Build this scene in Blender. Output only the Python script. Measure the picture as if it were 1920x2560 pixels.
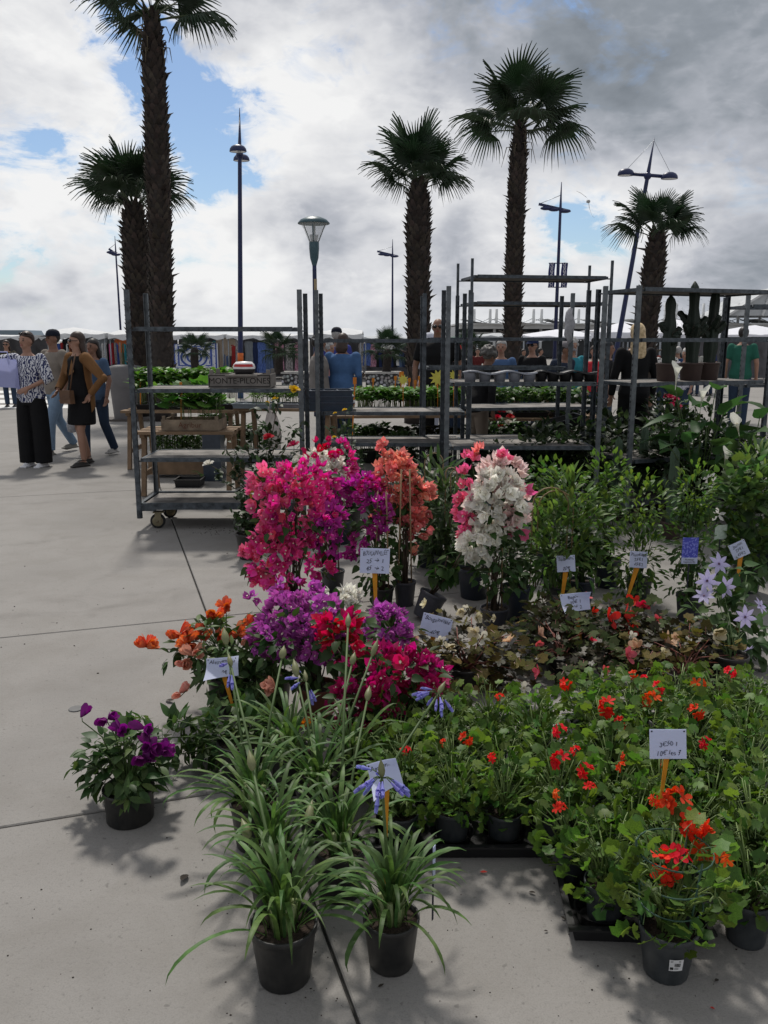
import bpy, bmesh, math, random
from mathutils import Vector, Matrix, Euler, Quaternion
PI = math.pi
R = math.radians
for o in list(bpy.data.objects): bpy.data.objects.remove(o, do_unlink=True)
SC = bpy.context.scene
COL = SC.collection

# ------------------------------------------------------------------ camera
H = 1.55; F = 2100.0; TH = math.atan(430 / 2100.0)
CT, ST = math.cos(TH), math.sin(TH)
cam_d = bpy.data.cameras.new('camera')
cam_d.sensor_fit = 'VERTICAL'; cam_d.sensor_height = 36; cam_d.lens = 36 * F / 2560
cam_d.clip_start = 0.05; cam_d.clip_end = 3000
cam = bpy.data.objects.new('camera', cam_d); COL.objects.link(cam)
cam.location = (0, 0, H); cam.rotation_euler = (PI / 2 - TH, 0, 0)
SC.camera = cam
SC.render.resolution_x = 768; SC.render.resolution_y = 1024

def ray(px, py):                       # direction of a photo pixel
    a = (px - 960) / F; b = (1280 - py) / F
    return Vector((a, CT + b * ST, -ST + b * CT))
def G(px, py, z=0.0):                  # where that direction meets the level z
    d = ray(px, py); t = (z - H) / d.z
    return Vector((d.x * t, d.y * t, z))
def AT(px, py, Y):                     # where it meets the upright plane at distance Y
    d = ray(px, py); t = Y / d.y
    return Vector((d.x * t, Y, H + d.z * t))

# ------------------------------------------------------------------ world and sun
SUN_EL, SUN_AZ = 56.0, -12.0           # azimuth from +Y, positive to the right
def nd(nt, typ, **kw):
    n = nt.nodes.new(typ)
    for k, v in kw.items():
        if k.startswith('i_'):
            key = k[2:]; key = int(key) if key.isdigit() else key.replace('_', ' ')
            n.inputs[key].default_value = v
        else: setattr(n, k, v)
    return n
def math_n(nt, op, a, b=None, c=None, clamp=False):
    n = nt.nodes.new('ShaderNodeMath'); n.operation = op; n.use_clamp = clamp
    for i, v in enumerate((a, b, c)):
        if v is None: continue
        if isinstance(v, (int, float)): n.inputs[i].default_value = v
        else: nt.links.new(v, n.inputs[i])
    return n.outputs[0]
def mixc(nt, fac, a, b, typ='MIX'):
    n = nt.nodes.new('ShaderNodeMix'); n.data_type = 'RGBA'; n.blend_type = typ
    for s, v in ((0, fac), (6, a), (7, b)):
        if isinstance(v, (int, float)): n.inputs[s].default_value = v
        elif isinstance(v, (tuple, list)): n.inputs[s].default_value = tuple(v) + ((1,) if len(v) == 3 else ())
        else: nt.links.new(v, n.inputs[s])
    return n.outputs[2]
def ramp(nt, fac, stops, interp='LINEAR'):
    n = nt.nodes.new('ShaderNodeValToRGB'); cr = n.color_ramp; cr.interpolation = interp
    while len(cr.elements) < len(stops): cr.elements.new(0.5)
    for e, (p, c) in zip(cr.elements, stops):
        e.position = p; e.color = (c, c, c, 1) if isinstance(c, (int, float)) else tuple(c) + (1,)
    nt.links.new(fac, n.inputs[0]); return n.outputs[0]

world = bpy.data.worlds.new('World'); SC.world = world; world.use_nodes = True
def build_world():
    nt = world.node_tree; nt.nodes.clear(); L = nt.links.new
    out = nd(nt, 'ShaderNodeOutputWorld'); bg = nd(nt, 'ShaderNodeBackground')
    sky = nd(nt, 'ShaderNodeTexSky', sky_type='NISHITA', sun_disc=False)
    sky.sun_elevation = R(SUN_EL); sky.sun_rotation = R(SUN_AZ)
    sky.air_density = 1.0; sky.dust_density = 0.6; sky.ozone_density = 1.5
    blue = mixc(nt, 1.0, sky.outputs[0], (0.085, 0.092, 0.10), 'MULTIPLY')
    tc = nd(nt, 'ShaderNodeTexCoord')
    sep = nd(nt, 'ShaderNodeSeparateXYZ'); L(tc.outputs['Generated'], sep.inputs[0])
    zz = math_n(nt, 'MAXIMUM', sep.outputs[2], 0.0)
    den = math_n(nt, 'ADD', zz, 0.30)
    cx = math_n(nt, 'DIVIDE', sep.outputs[0], den); cy = math_n(nt, 'DIVIDE', sep.outputs[1], den)
    comb = nd(nt, 'ShaderNodeCombineXYZ'); L(cx, comb.inputs[0]); L(cy, comb.inputs[1])
    L(math_n(nt, 'MULTIPLY', zz, 1.6), comb.inputs[2])
    # flat deck overhead (projected) and heaped cumulus lower down (by direction)
    sph = nd(nt, 'ShaderNodeCombineXYZ'); hyp = math_n(nt, 'SQRT', math_n(nt, 'ADD', math_n(nt, 'MULTIPLY', sep.outputs[0], sep.outputs[0]), math_n(nt, 'MULTIPLY', sep.outputs[1], sep.outputs[1])))
    L(math_n(nt, 'DIVIDE', sep.outputs[0], hyp), sph.inputs[0]); L(math_n(nt, 'DIVIDE', sep.outputs[1], hyp), sph.inputs[1]); L(math_n(nt, 'MULTIPLY', sep.outputs[2], 1.9), sph.inputs[2])
    def noise(scale, detail, rough, off, dist=0.0, vec=None):
        m = nd(nt, 'ShaderNodeMapping'); m.inputs[1].default_value = off
        L(vec or sph.outputs[0], m.inputs[0])
        n = nd(nt, 'ShaderNodeTexNoise', i_Scale=scale, i_Detail=detail, i_Roughness=rough, i_Distortion=dist)
        L(m.outputs[0], n.inputs['Vector']); return n.outputs[0]
    def billow(scale, off):
        n = noise(scale, 3, 0.55, off, 0.2)
        return math_n(nt, 'MULTIPLY', math_n(nt, 'ABSOLUTE', math_n(nt, 'SUBTRACT', n, 0.5)), 2.0)
    n1 = noise(3.4, 9, 0.55, (3.1, 1.7, 0.4), 0.3)
    n2 = noise(5.2, 10, 0.53, (7.7, 4.2, 2.0), 0.35)
    n3 = math_n(nt, 'ADD', math_n(nt, 'MULTIPLY', billow(9.0, (1.2, 9.4, 5.0)), 0.6), math_n(nt, 'MULTIPLY', billow(21.0, (4.2, 2.4, 1.0)), 0.4))
    n4 = noise(16.0, 7, 0.62, (2.2, 0.4, 7.0), 0.5)
    big = noise(1.6, 3, 0.5, (5.5, 2.2, 8.8))
    # the weather over the place: openings of blue and heavier banks, by compass direction
    def bank(px, py, rad, amt):
        d = ray(px, py).normalized()
        v = nd(nt, 'ShaderNodeVectorMath', operation='DISTANCE'); L(tc.outputs['Generated'], v.inputs[0]); v.inputs[1].default_value = d
        t = math_n(nt, 'DIVIDE', v.outputs['Value'], rad)
        g = math_n(nt, 'POWER', 2.718, math_n(nt, 'MULTIPLY', math_n(nt, 'MULTIPLY', t, t), -1.0))
        return math_n(nt, 'MULTIPLY', g, amt)
    def total(lst):
        s = None
        for b in lst:
            v = bank(*b); s = v if s is None else math_n(nt, 'ADD', s, v)
        return s
    openings = total([(490, 280, .055, .30), (545, 400, .045, .27), (10, 390, .07, .30), (350, 80, .045, .22), (260, 0, .05, .22),
                      (610, 690, .04, .16), (1520, 650, .045, .18), (1400, 560, .04, .16), (20, 650, .04, .16), (250, 640, .035, .12), (300, 340, .035, .16), (1890, 420, .05, .10),
                      (1110, 520, .03, .12), (150, 345, .035, .14), (400, 190, .035, .2)])
    edge = math_n(nt, 'ADD', math_n(nt, 'MULTIPLY', math_n(nt, 'SUBTRACT', n4, 0.5), 0.72), math_n(nt, 'MULTIPLY', math_n(nt, 'SUBTRACT', n3, 0.25), 0.12))
    cover = math_n(nt, 'SUBTRACT', math_n(nt, 'ADD', math_n(nt, 'ADD', math_n(nt, 'MULTIPLY', n1, 1.0), 0.07), edge), math_n(nt, 'MULTIPLY', openings, 0.95))
    mask = ramp(nt, cover, [(0.29, 0.0), (0.37, 0.75), (0.46, 1.0)])
    heavy = total([(1850, 110, .24, .19), (1300, -20, .18, .13), (800, 590, .05, .20), (1120, 640, .045, .16), (600, 200, .08, .04), (650, 820, .1, .05), (1850, 700, .08, .10), (250, 700, .07, .08)])
    light = total([(740, 260, .09, .22), (110, 180, .12, .12), (760, 420, .12, .06), (330, 520, .10, .08), (120, 470, .08, .06), (1520, 600, .08, .12), (600, 720, .09, .14), (1180, 540, .1, .10), (450, 620, .08, .14), (1650, 500, .16, .12), (1000, 330, .14, .08), (900, 780, .1, .08)])
    tone = math_n(nt, 'ADD', math_n(nt, 'ADD', math_n(nt, 'MULTIPLY', n2, 0.66), 0.10), math_n(nt, 'MULTIPLY', math_n(nt, 'SUBTRACT', n4, 0.5), 0.34))
    tone = math_n(nt, 'ADD', tone, math_n(nt, 'MULTIPLY', math_n(nt, 'SUBTRACT', 0.25, n3), 0.22))
    tone = math_n(nt, 'ADD', tone, math_n(nt, 'MULTIPLY', math_n(nt, 'SUBTRACT', big, 0.5), 0.10))
    tone = math_n(nt, 'ADD', math_n(nt, 'SUBTRACT', math_n(nt, 'ADD', tone, light), heavy), 0.055)
    tone = math_n(nt, 'ADD', math_n(nt, 'MULTIPLY', math_n(nt, 'SUBTRACT', tone, 0.52), 1.30), 0.54)
    # thin rims of the heaps are brightest, thick middles greyer
    rim = ramp(nt, cover, [(0.36, 0.12), (0.60, 0.0)]); tone = math_n(nt, 'ADD', tone, rim)
    cloud = ramp(nt, tone, [(0.18, (.19, .215, .245)), (0.34, (.28, .31, .35)), (0.50, (.47, .49, .54)), (0.64, (.68, .69, .72)), (0.84, (.90, .90, .90))])
    col = mixc(nt, mask, blue, cloud)
    hz = ramp(nt, sep.outputs[2], [(0.0, 0.4), (0.05, 0.0)])
    col = mixc(nt, hz, col, (.64, .68, .72))
    L(col, bg.inputs[0]); bg.inputs[1].default_value = 1.0
    L(bg.outputs[0], out.inputs[0])
build_world()

sun_d = bpy.data.lights.new('sun', 'SUN'); sun_d.energy = 3.2; sun_d.angle = R(6.0); sun_d.color = (1.0, 0.95, 0.88)
sun = bpy.data.objects.new('sun', sun_d); COL.objects.link(sun)
_sd = Vector((math.sin(R(SUN_AZ)) * math.cos(R(SUN_EL)), math.cos(R(SUN_AZ)) * math.cos(R(SUN_EL)), math.sin(R(SUN_EL))))
sun.rotation_euler = (-_sd).to_track_quat('-Z', 'Y').to_euler(); sun.location = (0, 0, 30)
SC.view_settings.view_transform = 'Standard'; SC.view_settings.look = 'None'
SC.view_settings.exposure = 0.0; SC.view_settings.gamma = 1.0; SC.view_settings.use_curve_mapping = False
SC.render.engine = 'CYCLES'
SC.cycles.max_bounces = 6; SC.cycles.transparent_max_bounces = 6

# ------------------------------------------------------------------ materials
MATS = {}
def mat(name, col, rough=0.6, var=0.12, scale=20.0, metal=0.0, spec=0.4, trans=0.0, bump=0.0, bscale=60.0, col2=None, rnd=0.0, tint=False, sheen=0.0, detail=4):
    """procedural surface: base colour, noise variation, optional second colour, translucency, bump"""
    if name in MATS: return MATS[name]
    m = bpy.data.materials.new(name); m.use_nodes = True; nt = m.node_tree; L = nt.links.new
    b = nt.nodes['Principled BSDF']; out = nt.nodes['Material Output']
    b.inputs['Roughness'].default_value = rough; b.inputs['Metallic'].default_value = metal
    b.inputs['Specular IOR Level'].default_value = spec
    if sheen: b.inputs['Sheen Weight'].default_value = sheen
    tc = nd(nt, 'ShaderNodeTexCoord')
    n = nd(nt, 'ShaderNodeTexNoise', i_Scale=scale, i_Detail=detail, i_Roughness=0.6); L(tc.outputs['Object'], n.inputs['Vector'])
    f = ramp(nt, n.outputs[0], [(0.3, 0.0), (0.7, 1.0)])
    lo = tuple(c * (1 - var) for c in col); hi = tuple(min(1, c * (1 + var)) for c in (col2 or col))
    c = mixc(nt, f, lo, hi)
    if rnd or tint:
        if tint:
            a = nd(nt, 'ShaderNodeAttribute', attribute_name='tint'); v = a.outputs['Fac']
        else:
            oi = nd(nt, 'ShaderNodeObjectInfo'); v = oi.outputs['Random']
        hsv = nd(nt, 'ShaderNodeHueSaturation'); L(c, hsv.inputs['Color'])
        k = rnd or 0.3
        mr = nd(nt, 'ShaderNodeMapRange'); L(v, mr.inputs[0]); mr.inputs[3].default_value = 1 - k; mr.inputs[4].default_value = 1 + k
        L(mr.outputs[0], hsv.inputs['Value'])
        v2 = math_n(nt, 'FRACT', math_n(nt, 'MULTIPLY', v, 7.31))
        mr2 = nd(nt, 'ShaderNodeMapRange'); L(v2, mr2.inputs[0]); mr2.inputs[3].default_value = 0.5 - 0.06 * k; mr2.inputs[4].default_value = 0.5 + 0.06 * k
        L(mr2.outputs[0], hsv.inputs['Hue'])
        c = hsv.outputs[0]
    L(c, b.inputs['Base Color'])
    if bump:
        nb = nd(nt, 'ShaderNodeTexNoise', i_Scale=bscale, i_Detail=5); L(tc.outputs['Object'], nb.inputs['Vector'])
        bp = nd(nt, 'ShaderNodeBump', i_Strength=bump, i_Distance=0.01); L(nb.outputs[0], bp.inputs['Height']); L(bp.outputs[0], b.inputs['Normal'])
    if trans:
        t = nd(nt, 'ShaderNodeBsdfTranslucent'); hs = nd(nt, 'ShaderNodeHueSaturation', i_Saturation=1.15, i_Value=1.5); L(c, hs.inputs['Color']); L(hs.outputs[0], t.inputs[0])
        ms = nd(nt, 'ShaderNodeMixShader', i_0=trans); L(b.outputs[0], ms.inputs[1]); L(t.outputs[0], ms.inputs[2]); L(ms.outputs[0], out.inputs[0])
    MATS[name] = m; return m

# ------------------------------------------------------------------ mesh builder
class MB:
    def __init__(s): s.v = []; s.f = []; s.m = []; s.t = []; s.s = []
    def add(s, vs, fs, mi=0, tint=0.5, smooth=True, M=None):
        o = len(s.v)
        s.v.extend([M @ Vector(p) for p in vs] if M is not None else [Vector(p) for p in vs])
        for f in fs:
            s.f.append(tuple(i + o for i in f)); s.m.append(mi); s.t.append(tint); s.s.append(smooth)
        return s
    def box(s, c, sz, mi=0, M=None, rot=None, tint=0.5, taper=1.0):
        x, y, z = sz[0] / 2, sz[1] / 2, sz[2] / 2
        vs = [Vector((sx * x * (taper if sz_ > 0 else 1), sy * y * (taper if sz_ > 0 else 1), sz_ * z)) for sz_ in (-1, 1) for sy in (-1, 1) for sx in (-1, 1)]
        if rot is not None: vs = [rot @ p for p in vs]
        vs = [p + Vector(c) for p in vs]
        return s.add(vs, [(0, 2, 3, 1), (4, 5, 7, 6), (0, 1, 5, 4), (2, 6, 7, 3), (0, 4, 6, 2), (1, 3, 7, 5)], mi, tint, False, M)
    def bar(s, a, b, w, h=None, mi=0, up=(0, 0, 1)):
        a = Vector(a); b = Vector(b); d = b - a; h = h or w
        z = d.normalized(); u = Vector(up)
        if abs(z.dot(u)) > 0.95: u = Vector((0, 1, 0))
        x = z.cross(u).normalized(); y = x.cross(z).normalized()
        rot = Matrix((x, z, y)).transposed()
        return s.box((a + b) / 2, (w, d.length, h), mi, rot=rot)
    def tube(s, pts, rad, n=8, mi=0, tint=0.5, cap=True, M=None, flat=1.0):
        pts = [Vector(p) for p in pts]; k = len(pts)
        rad = list(rad) if isinstance(rad, (list, tuple)) else [rad] * k
        vs = []; ux = None
        for i in range(k):
            d = (pts[min(i + 1, k - 1)] - pts[max(i - 1, 0)])
            if d.length < 1e-9: d = Vector((0, 0, 1))
            d.normalize()
            if ux is None:
                ux = d.cross(Vector((0, 1, 0)))
                if ux.length < 0.1: ux = d.cross(Vector((1, 0, 0)))
            ux = (ux - d * ux.dot(d)).normalized(); uy = d.cross(ux)
            for j in range(n):
                a = 2 * PI * j / n
                vs.append(pts[i] + (ux * math.cos(a) + uy * math.sin(a) * flat) * rad[i])
        fs = [(i * n + j, i * n + (j + 1) % n, (i + 1) * n + (j + 1) % n, (i + 1) * n + j) for i in range(k - 1) for j in range(n)]
        if cap: fs += [tuple(range(n - 1, -1, -1)), tuple(range((k - 1) * n, k * n))]
        return s.add(vs, fs, mi, tint, True, M)
    def lathe(s, prof, n=24, mi=0, c=(0, 0, 0), tint=0.5, M=None, ell=(1, 1), smooth=True, cap0=False, cap1=False):
        vs = []
        for r, z in prof:
            for j in range(n):
                a = 2 * PI * j / n; vs.append(Vector((c[0] + r * math.cos(a) * ell[0], c[1] + r * math.sin(a) * ell[1], c[2] + z)))
        fs = [(i * n + j, i * n + (j + 1) % n, (i + 1) * n + (j + 1) % n, (i + 1) * n + j) for i in range(len(prof) - 1) for j in range(n)]
        if cap0: fs.append(tuple(range(n - 1, -1, -1)))
        if cap1: fs.append(tuple(range((len(prof) - 1) * n, len(prof) * n)))
        return s.add(vs, fs, mi, tint, smooth, M)
    def ball(s, c, r, n=10, m=7, mi=0, tint=0.5, M=None):
        r = r if isinstance(r, (tuple, list)) else (r, r, r)
        vs = [Vector((0, 0, -1))]
        for i in range(1, m):
            t = -PI / 2 + PI * i / m
            for j in range(n): vs.append(Vector((math.cos(t) * math.cos(2 * PI * j / n), math.cos(t) * math.sin(2 * PI * j / n), math.sin(t))))
        vs.append(Vector((0, 0, 1)))
        vs = [Vector((p.x * r[0] + c[0], p.y * r[1] + c[1], p.z * r[2] + c[2])) for p in vs]
        fs = [(0, 1 + (j + 1) % n, 1 + j) for j in range(n)]
        for i in range(m - 2):
            for j in range(n):
                a = 1 + i * n; fs.append((a + j, a + (j + 1) % n, a + n + (j + 1) % n, a + n + j))
        a = 1 + (m - 2) * n; fs += [(a + j, a + (j + 1) % n, len(vs) - 1) for j in range(n)]
        return s.add(vs, fs, mi, tint, True, M)
    def merge(s, other, M=None, mi=0, tint=None):
        o = len(s.v)
        s.v.extend([M @ p for p in other.v] if M is not None else other.v)
        s.f.extend([tuple(i + o for i in f) for f in other.f]); s.m.extend([m + mi for m in other.m])
        s.t.extend(other.t if tint is None else [tint] * len(other.f)); s.s.extend(other.s)
        return s
    def mesh(s, name, mats):
        me = bpy.data.meshes.new(name)
        me.from_pydata([tuple(p) for p in s.v], [], s.f)
        for m in (mats if isinstance(mats, (list, tuple)) else [mats]): me.materials.append(m)
        me.polygons.foreach_set('material_index', s.m)
        me.polygons.foreach_set('use_smooth', s.s)
        at = me.attributes.new('tint', 'FLOAT', 'FACE'); at.data.foreach_set('value', s.t)
        me.update(); return me
    def build(s, name, mats, parent=None, M=None):
        return inst(name, s.mesh(name, mats), parent, M)

def inst(name, me, parent=None, M=None):
    o = bpy.data.objects.new(name, me); COL.objects.link(o)
    if parent is not None: o.parent = parent
    if M is not None: o.matrix_basis = M
    return o
def tag(o, label, cat, group=None, kind=None):
    o['label'] = label; o['category'] = cat
    if group: o['group'] = group
    if kind: o['kind'] = kind
    return o
def thing(name, label, cat, loc=(0, 0, 0), rz=0.0, group=None):
    o = bpy.data.objects.new(name, None); COL.objects.link(o); o.empty_display_size = 0.05
    o.location = loc; o.rotation_euler = (0, 0, rz); return tag(o, label, cat, group)
def copy_tree(o, parent=None):
    c = o.copy(); COL.objects.link(c)
    if parent is not None: c.parent = parent
    for ch in list(o.children): copy_tree(ch, c)
    return c
def stuff(o): o['kind'] = 'stuff'; return o
def TRS(p, d=(0, 0, 1), roll=0.0, sc=1.0, up=(0, 0, 1)):
    """matrix placing local +Y along d, local +Z near up"""
    y = Vector(d).normalized(); u = Vector(up)
    if abs(y.dot(u)) > 0.98: u = Vector((0.3, 1, 0.1))
    x = y.cross(u).normalized(); z = x.cross(y)
    m = Matrix((x, y, z)).transposed().to_4x4()
    s3 = sc if isinstance(sc, (tuple, list)) else (sc, sc, sc)
    return Matrix.Translation(p) @ m @ Matrix.Rotation(roll, 4, 'Y') @ Matrix.Diagonal((s3[0], s3[1], s3[2], 1))
def rdir(rng, zmin=-1.0, zmax=1.0):
    z = rng.uniform(zmin, zmax); a = rng.uniform(0, 2 * PI); r = math.sqrt(max(0, 1 - z * z))
    return Vector((r * math.cos(a), r * math.sin(a), z))
def text_obj(name, txt, size, m, parent=None, M=None, ext=0.0, align='CENTER', shear=0.0):
    cu = bpy.data.curves.new(name, 'FONT'); cu.body = txt; cu.size = size; cu.align_x = align; cu.align_y = 'CENTER'; cu.shear = shear; cu.resolution_u = 3
    tmp = bpy.data.objects.new('tmp', cu); COL.objects.link(tmp)
    me = bpy.data.meshes.new_from_object(tmp.evaluated_get(bpy.context.evaluated_depsgraph_get()))
    bpy.data.objects.remove(tmp, do_unlink=True); bpy.data.curves.remove(cu)
    me.materials.clear(); me.materials.append(m)
    return inst(name, me, parent, M)
# ================================================================== ground
def concrete(name, base):
    m = bpy.data.materials.new(name); m.use_nodes = True; nt = m.node_tree; L = nt.links.new
    b = nt.nodes['Principled BSDF']; geo = nd(nt, 'ShaderNodeNewGeometry')
    def noise(scale, detail, rough, dist=0.0, sx=(1, 1, 1), off=(0, 0, 0)):
        mp = nd(nt, 'ShaderNodeMapping'); mp.inputs[3].default_value = sx; mp.inputs[1].default_value = off; L(geo.outputs['Position'], mp.inputs[0])
        n = nd(nt, 'ShaderNodeTexNoise', i_Scale=scale, i_Detail=detail, i_Roughness=rough, i_Distortion=dist); L(mp.outputs[0], n.inputs['Vector']); return n.outputs[0]
    big = noise(0.55, 6, 0.6, 0.6); mid = noise(3.2, 9, 0.68, 0.5); fine = noise(75, 4, 0.7); grain = noise(230, 3, 0.65); pit = noise(38, 2, 0.5)
    streak = noise(2.2, 6, 0.6, 1.2, (0.25, 1.6, 1), (3, 1, 0))
    c = ramp(nt, big, [(0.25, tuple(x * 0.80 for x in base)), (0.5, base), (0.75, tuple(min(1, x * 1.12) for x in base))])
    c = mixc(nt, math_n(nt, 'MULTIPLY', ramp(nt, mid, [(0.44, 0.0), (0.66, 1.0)]), 0.36), c, tuple(x * v for x, v in zip(base, (0.70, 0.68, 0.64))))
    c = mixc(nt, math_n(nt, 'MULTIPLY', ramp(nt, streak, [(0.52, 0.0), (0.70, 1.0)]), 0.10), c, tuple(min(1, x * 1.3) for x in base))
    c = mixc(nt, math_n(nt, 'MULTIPLY', ramp(nt, fine, [(0.56, 0.0), (0.70, 1.0)]), 0.50), c, tuple(x * 0.55 for x in base))
    c = mixc(nt, math_n(nt, 'MULTIPLY', ramp(nt, grain, [(0.36, 1.0), (0.54, 0.0)]), 0.34), c, tuple(x * 0.6 for x in base))
    c = mixc(nt, math_n(nt, 'MULTIPLY', ramp(nt, pit, [(0.68, 0.0), (0.74, 1.0)]), 0.55), c, tuple(x * 0.42 for x in base))
    # pale scratch lines
    scr = nd(nt, 'ShaderNodeTexWave', i_Scale=0.31, i_Distortion=1.5, i_Detail=3.0); scr.inputs['Detail Scale'].default_value = 1.5; mps = nd(nt, 'ShaderNodeMapping'); mps.inputs[2].default_value = (0, 0, 0.9); L(geo.outputs['Position'], mps.inputs[0]); L(mps.outputs[0], scr.inputs['Vector'])
    c = mixc(nt, math_n(nt, 'MULTIPLY', math_n(nt, 'MULTIPLY', ramp(nt, scr.outputs['Fac'], [(0.9992, 0.0), (1.0, 1.0)]), ramp(nt, mid, [(0.50, 0.0), (0.60, 1.0)])), 0.0), c, tuple(min(1, x * 1.6) for x in base))
    # tyre arcs: rings about a few turning points
    arcs = None
    for (x, y, r, w) in ((-2.3, 6.6, 1.75, .05), (-2.6, 6.9, 2.35, .06), (-3.6, 7.6, 1.5, .05), (-1.0, 5.2, 0.9, .04)):
        v = nd(nt, 'ShaderNodeVectorMath', operation='DISTANCE'); L(geo.outputs['Position'], v.inputs[0]); v.inputs[1].default_value = (x, y, 0)
        t = math_n(nt, 'DIVIDE', math_n(nt, 'SUBTRACT', v.outputs['Value'], r), w)
        g = math_n(nt, 'POWER', 2.718, math_n(nt, 'MULTIPLY', math_n(nt, 'MULTIPLY', t, t), -1.0))
        arcs = g if arcs is None else math_n(nt, 'MAXIMUM', arcs, g)
    arcs = math_n(nt, 'MULTIPLY', arcs, math_n(nt, 'MULTIPLY', ramp(nt, mid, [(0.4, 0.0), (0.62, 1.0)]), 0.32))
    c = mixc(nt, arcs, c, tuple(x * 0.55 for x in base))
    L(c, b.inputs['Base Color']); b.inputs['Roughness'].default_value = 0.82; b.inputs['Specular IOR Level'].default_value = 0.25
    bp = nd(nt, 'ShaderNodeBump', i_Strength=0.5, i_Distance=0.006)
    L(math_n(nt, 'ADD', math_n(nt, 'MULTIPLY', fine, -0.7), math_n(nt, 'MULTIPLY', mid, 0.5)), bp.inputs['Height']); L(bp.outputs[0], b.inputs['Normal'])
    return m
CONC = concrete('concrete_paving', (0.240, 0.229, 0.215))
JOINT = mat('joint_dirt', (0.035, 0.034, 0.032), 0.95, 0.3, 40)
def build_ground():
    g = MB(); g.add([(-700, -60, -0.016), (700, -60, -0.016), (700, 1400, -0.016), (-700, 1400, -0.016)], [(0, 1, 2, 3)])
    go = g.build('ground', JOINT); go['kind'] = 'structure'
    phi = R(18.0); u = Vector((math.cos(phi), math.sin(phi), 0)); v = Vector((-math.sin(phi), math.cos(phi), 0))
    U = [-75, -45, -27, -16.5, -10.6, -5.1, 0.46, 5.9, 11.4, 17, 27, 42, 75]
    V = [-22, -8, -3.1, 0.78, 2.73, 4.66, 9.1, 12.9, 16.6, 22.0, 30.0, 42, 60, 90]
    gap = 0.005
    rng = random.Random(4)
    for i in range(len(U) - 1):
        for j in range(len(V) - 1):
            a0, a1, b0, b1 = U[i] + gap, U[i + 1] - gap, V[j] + gap, V[j + 1] - gap
            mid = u * ((a0 + a1) / 2) + v * ((b0 + b1) / 2)
            vs = []; ch = 0.004
            for (d, z) in ((0, -0.03), (0, -ch), (ch, 0.0)):
                for (a, b) in ((a0 + d, b0 + d), (a1 - d, b0 + d), (a1 - d, b1 - d), (a0 + d, b1 - d)):
                    vs.append(u * a + v * b - mid + Vector((0, 0, z)))
            fs = [(8, 9, 10, 11)]
            for k in range(2):
                for q in range(4): fs.append((k * 4 + q, k * 4 + (q + 1) % 4, k * 4 + 4 + (q + 1) % 4, k * 4 + 4 + q))
            MB().add(vs, fs, smooth=False).build('slab', CONC, go, Matrix.Translation(mid))
    # far paving beyond the slabs
    far = MB(); far.add([(-700, 66, -0.010), (700, 66, -0.010), (700, 1400, -0.010), (-700, 1400, -0.010)], [(0, 1, 2, 3)])
    fo = far.build('far_pavement', CONC); fo['kind'] = 'structure'
    # painted crossing at the left
    WP = mat('road_paint', (0.62, 0.62, 0.60), 0.7, 0.25, 9)
    for k, (y0, y1) in enumerate(((1013, 1021), (1000, 1008), (988, 995), (977, 983))):
        A = G(-260, y1); B = G(232, y1); C = G(222, y0); D = G(-260, y0)
        s = MB(); s.add([Vector((p.x, p.y, 0.004)) for p in (A, B, C, D)], [(0, 1, 2, 3)]); o = s.build('crossing_stripe', WP); o['kind'] = 'structure'
    # manhole disc
    p = G(190, 1773); m = MB(); m.lathe([(0.0001, 0.003), (0.029, 0.003), (0.031, 0.0)], 20, smooth=False)
    o = m.build('ground_stud', mat('stud_iron', (0.10, 0.10, 0.10), 0.6), None, Matrix.Translation((p.x, p.y, 0.0015))); tag(o, 'small round grey metal stud set in the concrete beyond the purple potted plant', 'ground stud')
build_ground()

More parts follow.
